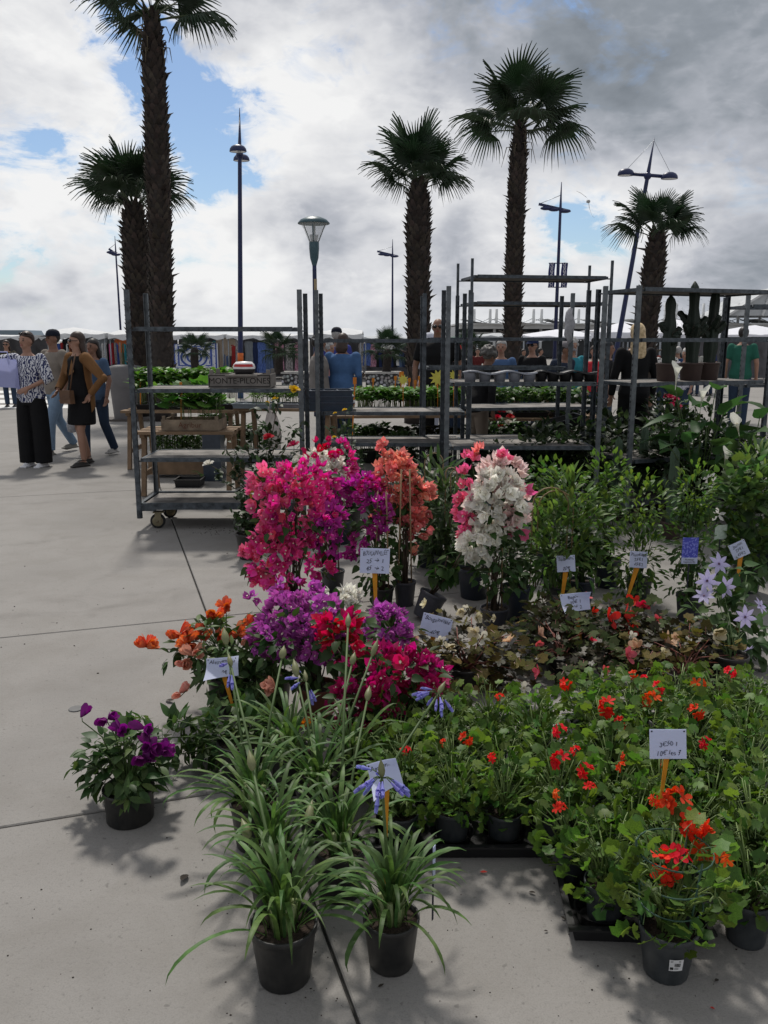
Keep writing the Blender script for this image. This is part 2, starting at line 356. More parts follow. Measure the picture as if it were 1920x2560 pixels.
# ================================================================== palms
M_TRUNK = mat('palm_trunk', (0.030, 0.024, 0.021), 0.9, 0.4, 14, bump=0.6, bscale=30)
M_BOOT = mat('palm_boot', (0.042, 0.032, 0.026), 0.9, 0.3, 8, tint=True, rnd=0.45)
M_FROND = mat('palm_frond', (0.020, 0.042, 0.018), 0.5, 0.25, 6, trans=0.10, rnd=0.3)
M_PETI = mat('palm_petiole', (0.05, 0.07, 0.03), 0.6, 0.2, 8)
M_THATCH = mat('palm_dead_leaf', (0.12, 0.095, 0.06), 0.9, 0.3, 6)
def frond_mesh(seed, pet=0.75, rad=0.75, droop=0.35, seg=40, spread=250):
    """fan leaf: petiole along +Y, blade of pleated segments that split and droop at the tips"""
    r = random.Random(seed); m = MB()
    m.tube([(0, 0, 0), (0, pet * 0.5, 0.02), (0, pet, 0)], [0.022, 0.016, 0.012], 5, 1, flat=0.6)
    for i in range(seg):
        a = R(-spread / 2 + spread * (i + 0.5) / seg); da = R(spread / seg) * 0.52
        ln = rad * (0.80 + 0.25 * math.cos(a * 0.8)) * r.uniform(0.9, 1.08)
        d = Vector((math.sin(a), math.cos(a), 0)); t = Vector((math.cos(a), -math.sin(a), 0))
        zc = -0.10 * (a ** 2) * 0.25
        vs = []; n = 5
        dr = droop * r.uniform(0.5, 1.5)
        for k in range(n):
            f = (0.0, 0.3, 0.55, 0.80, 1.0)[k]
            w = ln * f * math.tan(da) if f <= 0.55 else ln * 0.55 * math.tan(da) * (1 - ((f - 0.55) / 0.45) ** 1.3) + 0.0008
            z = zc * f - dr * rad * max(0, f - 0.45) ** 2 * 1.6
            c = Vector((0, pet, 0)) + d * ln * f * (1 - 0.12 * dr * max(0, f - 0.5))
            vs += [c - t * w + Vector((0, 0, z + 0.012 * (f > 0))), c + Vector((0, 0, z - 0.006 * (f > 0))), c + t * w + Vector((0, 0, z + 0.012 * (f > 0)))]
        fs = []
        for k in range(n - 1):
            b = 3 * k; fs += [(b, b + 1, b + 4, b + 3), (b + 1, b + 2, b + 5, b + 4)]
        m.add(vs, fs, 0, r.random(), False)
    return m.mesh('frond', [M_FROND, M_PETI])
FRONDS = [frond_mesh(s, 0.75, 0.72, d, 38) for s, d in ((1, 0.18), (2, 0.4), (3, 0.7), (4, 1.1))]
def palm(label, Y, base_px, top_px, top_py, w_px, nf, fscale, seed, old=0.3, up=(0.05, 0.98), ztop_extra=0.0, bulge=0.0, base_z=0.0, group='palm trees standing on the market square', skirt=0, scales=True):
    r = random.Random(seed)
    top = AT(top_px, top_py, Y); bx = AT(base_px, 850, Y).x
    base = Vector((bx, Y, base_z)); hgt = top.z - base_z; rad = w_px * Y / F / 2
    t = thing('palm_tree', label, 'palm tree', base, 0, group)
    lean = Vector((top.x - bx, 0, 0))
    tr = MB(); n = 26; pts = []; rr = []
    for i in range(n + 1):
        f = i / n
        pts.append(Vector((lean.x * f + 0.02 * math.sin(f * 5 + seed), 0.02 * math.cos(f * 4), hgt * f)))
        k = 1.0 + 0.18 * max(0, 1 - f * 6) - 0.12 * f + bulge * math.exp(-((f - 0.78) / 0.14) ** 2)
        if f > 0.9: k *= 1 - 0.45 * (f - 0.9) / 0.1
        rr.append(rad * k * r.uniform(0.95, 1.04))
    tr.tube(pts, rr, 14); trunk = tr.build('trunk', M_TRUNK, t)
    def P(f):
        x = f * n; i = min(int(x), n - 1); q = x - i
        return pts[i].lerp(pts[i + 1], q), rr[i] * (1 - q) + rr[i + 1] * q
    if scales:
        sc = MB(); rows = int(hgt / 0.085); ph = 0.0
        for i in range(rows):
            f = (i + 0.5) / rows; c, rd = P(f); k = max(6, int(2 * PI * rd / 0.115))
            smooth_part = f < 0.22
            for j in range(k):
                if smooth_part and r.random() < 0.65: continue
                a = 2 * PI * (j + 0.5 * (i % 2) + r.uniform(-.2, .2)) / k
                o = Vector((math.cos(a), math.sin(a), 0)); tt = Vector((-math.sin(a), math.cos(a), 0))
                w = rd * PI / k * r.uniform(0.8, 1.2); hh = r.uniform(0.09, 0.15); out = r.uniform(0.02, 0.06) * (0.6 if smooth_part else 1.0) * (1 + old * (r.random() < 0.08) * 3)
                p0 = c + o * (rd * 0.96)
                vs = [p0 - tt * w, p0 + tt * w, p0 + tt * w * 0.55 + o * out + Vector((0, 0, hh * 0.75)), p0 + o * (out * 1.5) + Vector((0, 0, hh)), p0 - tt * w * 0.55 + o * out + Vector((0, 0, hh * 0.75)), p0 + Vector((0, 0, hh * 0.6))]
                sc.add(vs, [(0, 1, 2, 3, 4), (1, 5, 2), (0, 4, 5), (5, 3, 2), (5, 4, 3)], 0, r.random(), False)
        stuff(sc.build('bark_scales', M_BOOT, trunk))
    crown = pts[-1]
    for i in range(nf):
        f = (i + 0.5) / nf
        az = i * 2.39996 + r.uniform(-.25, .25)
        el = math.asin(min(0.999, up[0] + (up[1] - up[0]) * f))          # low fronds first
        d = Vector((math.cos(az) * math.cos(el), math.sin(az) * math.cos(el), math.sin(el)))
        kind = 3 if f < 0.12 else 2 if f < 0.34 else 1 if f < 0.7 else 0
        s = fscale * r.uniform(0.78, 1.15)
        inst('frond', FRONDS[kind], t, TRS(crown - Vector((0, 0, 0.05 + 0.12 * (1 - f))), d, r.uniform(-.5, .5), s))
    if skirt:
        sk = MB()
        for i in range(skirt):
            a = r.uniform(0, 2 * PI); o = Vector((math.cos(a), math.sin(a), 0)); c, rd = P(r.uniform(0.9, 0.99))
            sk.tube([c + o * rd, c + o * (rd + 0.12), c + o * (rd + r.uniform(.12, .25)) + Vector((0, 0, -r.uniform(.2, .45)))], [0.015, 0.01, 0.003], 4)
        stuff(sk.build('dead_leaf_skirt', M_THATCH, t))
    return t
palm('tall palm with thick scaly trunk, its crown cut high above the short palm behind it', 16.5, 402, 380, 30, 56, 15, 0.98, 11, old=0.3, up=(0.05, 0.95), skirt=14)
palm('short bushy palm standing right behind the tallest scaly trunk', 17.6, 345, 336, 505, 62, 18, 0.86, 12, up=(0.34, 0.99), bulge=0.1)
palm('medium palm with stiff upright fan leaves beside the bald man', 16.0, 1043, 1050, 452, 56, 19, 0.82, 13, up=(0.30, 0.99), bulge=0.05)
palm('tall slender palm with drooping shaggy crown behind the high trolley', 20.0, 1279, 1300, 308, 42, 20, 1.05, 14, up=(0.02, 0.98), skirt=10)
palm('stocky palm with ragged boots behind the leaning blue lamp post', 18.0, 1612, 1642, 578, 50, 17, 0.68, 15, old=0.8, up=(0.32, 0.98), bulge=0.08)
for (px, py, lab, sd, ss) in ((486, 868, 'dwarf palm in front of the blue and white hanging cloth', 21, 0.72), (697, 868, 'dwarf palm in front of the long dresses beside the trolley posts', 22, 0.85),
                              (968, 872, 'dwarf palm on a stone planter before the rail of dark clothes', 23, 0.85), (1180, 862, 'dwarf palm whose leaves show behind the bald man', 24, 0.75)):
    palm(lab, 28.0, px, px, py, 22, 16, ss * 0.62, sd, up=(-0.25, 0.99), group='dwarf palms in front of the clothes stalls', base_z=0.45, scales=False)

# ================================================================== stone planters (gabions)
def gabion_mat():
    m = bpy.data.materials.new('gabion_stone'); m.use_nodes = True; nt = m.node_tree; L = nt.links.new; b = nt.nodes['Principled BSDF']
    tc = nd(nt, 'ShaderNodeTexCoord'); v = nd(nt, 'ShaderNodeTexVoronoi', i_Scale=9.0); L(tc.outputs['Object'], v.inputs['Vector'])
    h = nd(nt, 'ShaderNodeHueSaturation', i_Saturation=0.12, i_Value=0.55); L(v.outputs['Color'], h.inputs['Color'])
    c = mixc(nt, ramp(nt, v.outputs['Distance'], [(0.35, 0.0), (0.6, 1.0)]), h.outputs[0], (0.03, 0.03, 0.03)); L(c, b.inputs['Base Color'])
    bp = nd(nt, 'ShaderNodeBump', i_Strength=1.0, i_Distance=0.05); L(math_n(nt, 'MULTIPLY', v.outputs['Distance'], -1.0), bp.inputs['Height']); L(bp.outputs[0], b.inputs['Normal'])
    b.inputs['Roughness'].default_value = 0.9; return m
GAB = gabion_mat(); CAP = mat('planter_cap', (0.38, 0.37, 0.35), 0.8, 0.15, 8); STEEL = mat('galv_steel', (0.25, 0.27, 0.29), 0.45, 0.25, 30, metal=0.6)
for (px0, px1, lab) in ((455, 530, 'stone filled planter under the blue and white hanging cloth'), (708, 786, 'stone filled planter left of the orange banded lamp post'), (830, 905, 'stone filled planter below the long dresses'), (915, 1002, 'stone filled planter with the dwarf palm before the dark clothes rail'), (1140, 1230, 'stone filled planter hidden behind the bald man')):
    Y = 28.0; a = AT(px0, 930, Y).x; b = AT(px1, 930, Y).x; w = b - a
    t = thing('gabion_planter', lab, 'planter', ((a + b) / 2, Y, 0), 0, 'stone planters under the dwarf palms')
    MB().box((0, 0, 0.24), (w, 1.0, 0.48)).build('stone_cage', GAB, t)
    MB().box((0, 0, 0.505), (w + 0.04, 1.04, 0.05)).build('cap', CAP, t)

# ================================================================== lamp posts and masts
BLUE = mat('lamp_blue', (0.012, 0.020, 0.075), 0.4, 0.15, 6); TEAL = mat('lamp_teal', (0.05, 0.10, 0.12), 0.4, 0.15, 6)
BLUEL = mat('lamp_blue_base', (0.05, 0.10, 0.20), 0.5, 0.2, 6); ORANGE_B = mat('orange_band', (0.55, 0.12, 0.02), 0.6); LENS = mat('lamp_lens', (0.55, 0.57, 0.58), 0.2, 0.05)
def dome_head(parent, c, d, sc=0.62):
    """half-dome lamp head on a short arm, opening downwards"""
    m = MB(); prof = [(0.02, 0.26), (0.12, 0.245), (0.21, 0.19), (0.265, 0.10), (0.28, 0.0), (0.265, -0.02)]
    m.lathe([(r * sc, z * sc) for r, z in prof], 18, ell=(1.25, 0.9), cap0=False)
    h = m.build('lamp_head', BLUE, parent, Matrix.Translation(c))
    l = MB(); l.lathe([(0.001, -0.015 * sc), (0.26 * sc, -0.012 * sc)], 18, ell=(1.25, 0.9)); l.build('lens', LENS, h)
def mast_lamp(label, Y, base_px, tip_px, tip_py, head_py, w_px, yaw, band=True):
    tip = AT(tip_px, tip_py, Y); b = AT(base_px, 850, Y); k = (b.z - 0) / max(0.1, tip.z - b.z)
    base = Vector((b.x - (tip.x - b.x) * (1.55 / (tip.z - 1.55)), Y, 0)); ax = tip - base
    t = thing('lamp_post', label, 'lamp post', base, 0, 'blue double lamp posts')
    r = w_px * Y / F / 2; fh = (AT(head_px_of(tip_px, base_px, tip_py, head_py), head_py, Y).z) / tip.z
    m = MB(); m.tube([(0, 0, 0), ax * 0.12, ax * fh, ax * (fh + 0.02), ax], [r * 1.25, r * 1.2, r * 0.85, r * 0.8, r * 0.12], 12); m.build('pole', BLUE, t)
    if band:
        m = MB(); m.tube([ax * 0.13, ax * 0.165], r * 1.3, 12); m.build('orange_band', ORANGE_B, t)
        m = MB(); m.tube([(0, 0, 0), ax * 0.125], r * 1.34, 12); m.build('sleeve', BLUEL, t)
    d = Vector((math.cos(yaw), math.sin(yaw), 0)); hc = ax * fh
    u = ax.normalized(); side = d - u * d.dot(u)
    a = MB(); a.tube([hc - side * 0.45 + u * 0.02, hc + side * 0.45 + u * 0.02], 0.045, 8); a.ball(hc, 0.10); a.build('cross_arm', BLUE, t)
    for s in (-1, 1):
        dome_head(t, hc + side * s * 0.55 - u * 0.02, d)
    w = MB()
    for s in (-1, 1): w.tube([ax * (fh + 0.13), hc + side * s * 0.55 + u * 0.12], 0.005, 4)
    w.build('stay_cable', STEEL, t)
    return t
def head_px_of(tp, bp, ty, hy): return tp + (bp - tp) * (hy - ty) / (850 - ty)
mast_lamp('upright blue lamp post with orange band rising behind the crate trolley', 23.0, 601, 599, 270, 388, 11, R(95))
mast_lamp('leaning blue lamp post with two domed heads beside the stocky palm', 23.0, 1546, 1636, 345, 440, 11, R(-14), band=False)
def park_lamp():
    Y = 17.5; top = AT(788, 540, Y); base = Vector((AT(789, 850, Y).x, Y, 0)); t = thing('park_lamp', 'teal park lamp with round hat and clear glass cone behind the trolley posts', 'lamp post', base)
    h = top.z
    MB().tube([(0, 0, 0), (0, 0, 0.9), (0, 0, h - 1.15), (0, 0, h - 0.62)], [0.06, 0.05, 0.042, 0.04], 12).build('pole', BLUE, t)
    m = MB(); m.lathe([(0.042, h - 0.95), (0.085, h - 0.8), (0.1, h - 0.62), (0.1, h - 0.5), (0.08, h - 0.48)], 16, cap1=True); m.build('collar', TEAL, t)
    m = MB(); m.lathe([(0.001, h + 0.0), (0.14, h - 0.02), (0.26, h - 0.07), (0.32, h - 0.135), (0.315, h - 0.15), (0.2, h - 0.12), (0.001, h - 0.10)], 24); m.build('hat', TEAL, t)
    gl = bpy.data.materials.new('lamp_glass'); gl.use_nodes = True; nt = gl.node_tree; bs = nt.nodes['Principled BSDF']; bs.inputs['Transmission Weight'].default_value = 0.0; bs.inputs['Base Color'].default_value = (.7, .72, .72, 1); bs.inputs['Roughness'].default_value = 0.15
    tr = nd(nt, 'ShaderNodeBsdfTransparent'); mx = nd(nt, 'ShaderNodeMixShader', i_0=0.30); nt.links.new(tr.outputs[0], mx.inputs[1]); nt.links.new(bs.outputs[0], mx.inputs[2]); nt.links.new(mx.outputs[0], nt.nodes['Material Output'].inputs[0])
    m = MB(); m.lathe([(0.10, h - 0.5), (0.15, h - 0.38), (0.20, h - 0.25), (0.27, h - 0.14)], 24); m.build('glass_cone', gl, t)
    m = MB(); m.tube([(0, 0, h - 0.5), (0, 0, h - 0.12)], 0.032, 10); m.lathe([(0.09, h - 0.36), (0.08, h - 0.42), (0.05, h - 0.5)], 14, cap0=True); m.build('lamp_core', LENS, t)
    for k in range(3):
        a = k * 2.094 + 0.5; MB().tube([(0.09 * math.cos(a), 0.09 * math.sin(a), h - 0.5), (0.25 * math.cos(a), 0.25 * math.sin(a), h - 0.14)], 0.011, 6).build('bracket', TEAL, t)
    s = MB(); s.box((0.02, -0.055, h - 1.35), (0.06, 0.01, 0.28)); s.build('sticker', mat('sticker_paper', (0.35, 0.27, 0.16), 0.8, 0.3, 30), t)
park_lamp()
BANNER = mat('banner_blue', (0.012, 0.018, 0.10), 0.7, 0.15, 4); WHITE_INK = mat('white_ink', (0.75, 0.75, 0.78), 0.7)
def light_mast(label, Y, px, tip_py, bar_py, w_px, arm0, arm1, banner=None):
    b = AT(px, 850, Y); base = Vector((b.x, Y, 0)); tip = AT(px, tip_py, Y).z; bar = AT(px, bar_py, Y).z; r = max(0.05, w_px * Y / F / 2)
    t = thing('light_mast', label, 'light mast', base, 0, 'tall light masts with cross bars')
    MB().tube([(0, 0, 0), (0, 0, bar), (0, 0, tip)], [r * 1.2, r * 0.75, r * 0.2], 8).build('pole', BLUE, t)
    x0, x1 = arm0 * Y / F, arm1 * Y / F
    m = MB(); m.bar((x0, 0, bar + 0.25), (x1, 0, bar - 0.2), 0.16, 0.16); m.build('cross_bar', BLUE, t)
    MB().tube([(x0, 0, bar + 0.25), (0, 0, bar + (tip - bar) * 0.5)], 0.02, 4).build('stay_cable', STEEL, t)
    for f in (0.25, 0.5, 0.85):
        x = x0 + (x1 - x0) * f; hh = MB(); hh.ball((x, 0, bar - 0.05 - 0.3 * f + 0.1), (0.42, 0.22, 0.13), 10, 6); hh.build('floodlight', BLUE, t)
    if banner:
        y0, y1, wpx = banner; z1 = AT(px, y0, Y).z; z0 = AT(px, y1, Y).z; wb = wpx * Y / F
        for s in (-1, 1):
            x = s * (wb / 2 + 0.22)
            bn = MB(); n = 7
            vs = [(x - wb / 2 + wb * i + 0.03 * math.sin(k * 1.1), 0.05 * math.sin(k * 0.9 + i) - 0.02, z0 + (z1 - z0) * k / n) for k in range(n + 1) for i in (0, 1)]
            bn.add(vs, [(2 * k, 2 * k + 1, 2 * k + 3, 2 * k + 2) for k in range(n)]); bo = bn.build('banner', BANNER, t)
            ms = Matrix.Translation((x, -0.10, (z0 + z1) / 2)) @ Matrix.Rotation(PI / 2, 4, 'X') @ Matrix.Rotation(PI / 2, 4, 'Z')
            text_obj('lettering', 'CÔTE INDIGO', wb * 0.62, WHITE_INK, bo, ms)
            for zz in (z0, z1): MB().tube([(0, 0, zz), (x + s * wb / 2, 0, zz)], 0.035, 6).build('banner_arm', BLUE, t)
light_mast('light mast with two blue lettered banners behind the high trolley', 60.0, 1388, 455, 520, 8.5, -52, 22, (658, 718, 15))
light_mast('plain thin light mast left of the medium palm', 85.0, 981, 598, 635, 5, -37, 12)
light_mast('thin light mast left of the two leftmost palms', 75.0, 303, 590, 630, 5, -16, 3)
# ================================================================== clothes stalls along the back
CANVAS = mat('stall_canvas', (0.60, 0.61, 0.62), 0.8, 0.08, 3, trans=0.12); CANVAS2 = mat('stall_canvas_grey', (0.42, 0.44, 0.46), 0.8, 0.1, 3, trans=0.1)
TENTW = mat('tent_white', (0.70, 0.71, 0.76), 0.7, 0.05, 3, trans=0.15)
SHADE_CLOTH = mat('stall_shade_cloth', (0.10, 0.10, 0.11), 0.8, 0.4, 2); GREENT = mat('green_canvas', (0.03, 0.08, 0.06), 0.8)
def stall(label, px0, px1, peak_px, peak_py, val_top, val_bot, Y, depth=3.0, cm=None, shade_cloth=True, group='market stalls in the background', name='market_stall'):
    a = AT(px0, 850, Y).x; b = AT(px1, 850, Y).x; w = b - a; z1 = AT(0, val_top, Y).z; z0 = AT(0, val_bot, Y).z; zp = AT(0, peak_py, Y + depth / 2).z
    t = thing(name, label, 'market stall', ((a + b) / 2, Y + depth / 2, 0), 0, group); x, y = w / 2, depth / 2
    pk = (AT(peak_px, 850, Y + depth / 2).x) - (a + b) / 2
    m = MB(); n = 8
    vs = []; fs = []
    for i in range(n + 1):                       # canopy: sagging cloth from eaves to ridge
        f = i / n; s = -x + w * f; sag = -0.05 * math.sin(PI * ((f * 3) % 1))
        rz = z1 + (zp - z1) * max(0.15, 1 - abs(s - pk) / max(0.1, x + abs(pk)) * 1.0)
        vs += [(s, -y, z1 + sag), (s, 0, rz), (s, y, z1 + sag)]
    for i in range(n): fs += [(3 * i, 3 * i + 3, 3 * i + 4, 3 * i + 1), (3 * i + 1, 3 * i + 4, 3 * i + 5, 3 * i + 2)]
    m.add(vs, fs); m.build('canopy', cm or CANVAS, t)
    v = MB(); k = max(6, int(w / 0.25))
    for (p, q) in (((-x, -y), (x, -y)), ((-x, -y), (-x, y)), ((x, -y), (x, y))):
        vv = []; ff = []
        for i in range(k + 1):
            f = i / k; px_, py_ = p[0] + (q[0] - p[0]) * f, p[1] + (q[1] - p[1]) * f
            vv += [(px_, py_ - 0.01, z1 - 0.05 * math.sin(PI * ((f * 3) % 1))), (px_, py_ - 0.01 - 0.04 * (i % 2), z0 + 0.06 * math.sin(i * 2.1))]
        ff = [(2 * i, 2 * i + 2, 2 * i + 3, 2 * i + 1) for i in range(k)]; v.add(vv, ff)
    v.build('valance', cm or CANVAS, t)
    for sx in (-1, 1):
        for sy in (-1, 1): MB().tube([(sx * (x - 0.06), sy * (y - 0.06), 0), (sx * (x - 0.06), sy * (y - 0.06), z1)], 0.025, 6).build('pole', STEEL, t)
    MB().tube([(-x, -y + 0.35, z0 + 0.02), (x, -y + 0.35, z0 + 0.02)], 0.02, 6).build('rail', STEEL, t)
    if shade_cloth:  # dark back cloth standing in for the shaded stall interior
        bk = MB(); q = 14; vv = [(-x + w * i / q, y - 0.15 + 0.08 * math.sin(i * 1.9), z) for i in range(q + 1) for z in (0.02, z1)]
        bk.add(vv, [(2 * i, 2 * i + 2, 2 * i + 3, 2 * i + 1) for i in range(q)]); bk.build('shade_backcloth', SHADE_CLOTH, t)
    return t
YS = 33.0
stall('long white awning over the grey van at the left end of the clothes stalls', -190, 62, -60, 836, 838, 848, YS)
stall('white peaked stall over the crowded clothes rail behind the woman in the tan jacket', 114, 264, 186, 818, 833, 846, YS)
stall('white stall behind the two leftmost palm trunks', 270, 398, 300, 825, 834, 848, YS)
stall('pale stall with the blue and white cloth hanging from it', 402, 560, 470, 826, 836, 847, YS)
stall('pale stall with long dresses hanging behind the orange banded lamp post', 566, 752, 640, 826, 837, 848, YS)
stall('white peaked stall behind the man in the dark cap', 758, 905, 862, 819, 834, 847, YS)
stall('grey awning over the dark clothes rail behind the medium palm', 910, 1040, 960, 838, 843, 850, YS, cm=CANVAS2)
stall('dark green stall roof just right of the bald man', 1122, 1178, 1150, 838, 845, 852, 38.0, cm=GREENT)
stall('low grey awning behind the woman in the denim jacket', 1190, 1300, 1240, 832, 838, 852, 34.0, cm=CANVAS2, shade_cloth=False)
stall('bright white awning behind the man in the navy cap', 1306, 1478, 1400, 822, 838, 850, 27.0, cm=TENTW, shade_cloth=False)
stall('white tent behind the blond woman', 1490, 1640, 1560, 803, 828, 848, 27.5, cm=TENTW, shade_cloth=False)
stall('white peaked tent right of the stocky palm', 1648, 1776, 1690, 797, 832, 846, 25.0, cm=TENTW, shade_cloth=False, depth=4)
stall('white tent behind the tall cactuses', 1790, 2010, 1880, 812, 834, 850, 32.0, cm=TENTW, shade_cloth=True)
# ---- hanging clothes: one object each
def cloth_mat(n, c, p=None):
    nm = 'cloth_' + n
    if nm in MATS: return MATS[nm]
    return mat(nm, c, 0.85, 0.18 if not p else 0.0, 14 if p else 4, col2=p, spec=0.15)
GM = {}
def garment_mesh(kind, mt, key):
    if key in GM: return GM[key]
    r = random.Random(hash(kind) % 97 + len(GM)); m = MB()
    if kind == 'dress': prof = [(0.0, 0.34), (0.06, 0.5), (0.12, 0.5), (0.25, 0.42), (0.42, 0.40), (0.7, 0.48), (1.0, 0.55)]
    elif kind == 'shirt': prof = [(0.0, 0.25), (0.06, 0.9), (0.3, 1.0), (0.42, 0.85), (0.5, 0.55), (0.8, 0.55), (1.0, 0.56)]
    else: prof = [(0.0, 0.45), (0.1, 0.5), (0.5, 0.5), (0.9, 0.5), (1.0, 0.5)]
    n = 8
    for side in (-1, 1):
        vs = []
        for (z, w) in prof:
            for i in range(n + 1):
                f = i / n - 0.5; vs.append((f * 2 * w, side * (0.035 + 0.02 * math.cos(f * PI)) + 0.03 * math.sin(i * 2.2 + z * 2) * min(1, z * 2), -z))
        k = n + 1; fs = [(a * k + i, a * k + i + 1, (a + 1) * k + i + 1, (a + 1) * k + i) for a in range(len(prof) - 1) for i in range(n)]
        m.add(vs, fs)
    m.tube([(0, 0, 0.10), (0.05, 0, 0.07), (0, 0, 0.0)], 0.008, 4, 1)
    GM[key] = m.mesh('cloth', [mt, STEEL]); return GM[key]
CL = {'red': ((.30, .03, .03), None), 'dark red': ((.14, .03, .02), None), 'navy': ((.02, .03, .08), None), 'white': ((.6, .6, .6), None), 'black': ((.012, .012, .014), None), 'blue': ((.05, .09, .28), None),
      'pink': ((.55, .10, .25), None), 'purple': ((.16, .06, .26), None), 'orange': ((.40, .11, .04), None), 'olive': ((.10, .11, .06), None), 'beige': ((.34, .28, .22), None), 'grey': ((.18, .20, .22), None), 'teal': ((.04, .22, .26), None),
      'floral pink': ((.10, .03, .06), (.70, .38, .48)), 'patterned': ((.03, .03, .04), (.55, .52, .5)), 'denim': ((.05, .08, .16), (.12, .17, .28)), 'blue floral': ((.03, .06, .20), (.14, .22, .5)), 'green': ((.02, .09, .06), None), 'magenta': ((.40, .02, .12), None)}
def garment(px, y0, y1, wpx, colr, kind='dress', Y=None, where='', yaw=0.0):
    Y = Y or YS + 0.35; p = AT(px, y0, Y); h = (y1 - y0) * Y / F; w = wpx * Y / F; c, c2 = CL[colr]
    me = garment_mesh(kind, cloth_mat(colr.replace(' ', '_'), c, c2), kind + colr)
    o = inst(kind + '_on_hanger', me, None, Matrix.Translation(p) @ Matrix.Rotation(yaw, 4, 'Z') @ Matrix.Diagonal((w, 1.0 + abs(math.sin(yaw)) * 0.5, h, 1)))
    kd = {'dress': 'dress', 'shirt': 'shirt', 'scarf': 'scarf'}[kind]
    tag(o, '%s %s hanging %s' % (colr, kd, where), kd, 'clothes hanging %s' % where); return o
rg = random.Random(5)
seq = ['patterned', 'black', 'dark red', 'patterned', 'navy', 'olive', 'white', 'red', 'pink', 'purple', 'blue', 'orange', 'teal', 'white', 'navy', 'red', 'olive', 'beige', 'grey']
for i in range(17): garment(132 + i * 7.2, 858 + rg.uniform(-2, 2), 906 + rg.uniform(-6, 10), 7.0, seq[(i * 5) % len(seq)], 'scarf' if i % 3 else 'dress', where='on the rail behind the woman in the tan jacket', yaw=0.5)
for i in range(13): garment(256 + i * 6.2, 858 + rg.uniform(-2, 2), 914 + rg.uniform(-8, 8), 6.4, seq[(i * 7 + 6) % len(seq)], 'scarf' if i % 2 else 'dress', where='on the rail behind the leftmost palms', yaw=0.5)
garment(128, 842, 880, 14, 'dark red', 'dress', where='under the awning edge beside the man in beige')
garment(175, 846, 880, 20, 'black', 'shirt', where='high under the white peaked stall'); garment(248, 842, 875, 20, 'grey', 'shirt', where='high under the white peaked stall'); garment(302, 846, 880, 16, 'orange', 'shirt', where='high beside the leftmost palms')
garment(383, 846, 925, 12, 'magenta', 'dress', where='between the two leftmost palm trunks')
for (px, y0, y1, w, c, k) in ((535, 852, 866, 8, 'teal', 'scarf'), (555, 852, 925, 22, 'beige', 'scarf'), (565, 846, 888, 26, 'beige', 'shirt'), (566, 886, 922, 14, 'denim', 'scarf'), (583, 862, 925, 12, 'red', 'dress'), (594, 850, 925, 16, 'patterned', 'dress'),
                              (622, 853, 925, 22, 'grey', 'dress'), (638, 856, 936, 16, 'navy', 'dress'), (652, 856, 936, 24, 'blue floral', 'dress'), (672, 860, 934, 20, 'denim', 'dress'), (698, 856, 930, 22, 'floral pink', 'dress'), (722, 858, 930, 18, 'patterned', 'dress'), (745, 856, 930, 18, 'floral pink', 'dress')):
    garment(px, y0, y1, w, c, k, where='under the pale stall behind the crate trolley')
for (px, y0, y1, w, c, k) in ((812, 862, 920, 16, 'green', 'dress'), (905, 858, 930, 18, 'patterned', 'dress'), (916, 858, 912, 22, 'blue floral', 'dress'), (934, 860, 915, 18, 'floral pink', 'dress')):
    garment(px, y0, y1, w, c, k, where='beside the dark clothes rail behind the man in denim')
for i in range(11): garment(943 + i * 7.2, 882 + rg.uniform(-1, 1), 914 + rg.uniform(-4, 4), 8, ['black', 'navy', 'black', 'grey', 'black', 'navy', 'black', 'white', 'denim', 'navy', 'black'][i], 'shirt', where='on the low rail behind the dwarf palm', yaw=0.7)
for (px, c) in ((948, 'grey'), (970, 'white'), (995, 'grey')): garment(px, 856, 876, 20, c, 'shirt', where='above the low rail behind the dwarf palm')
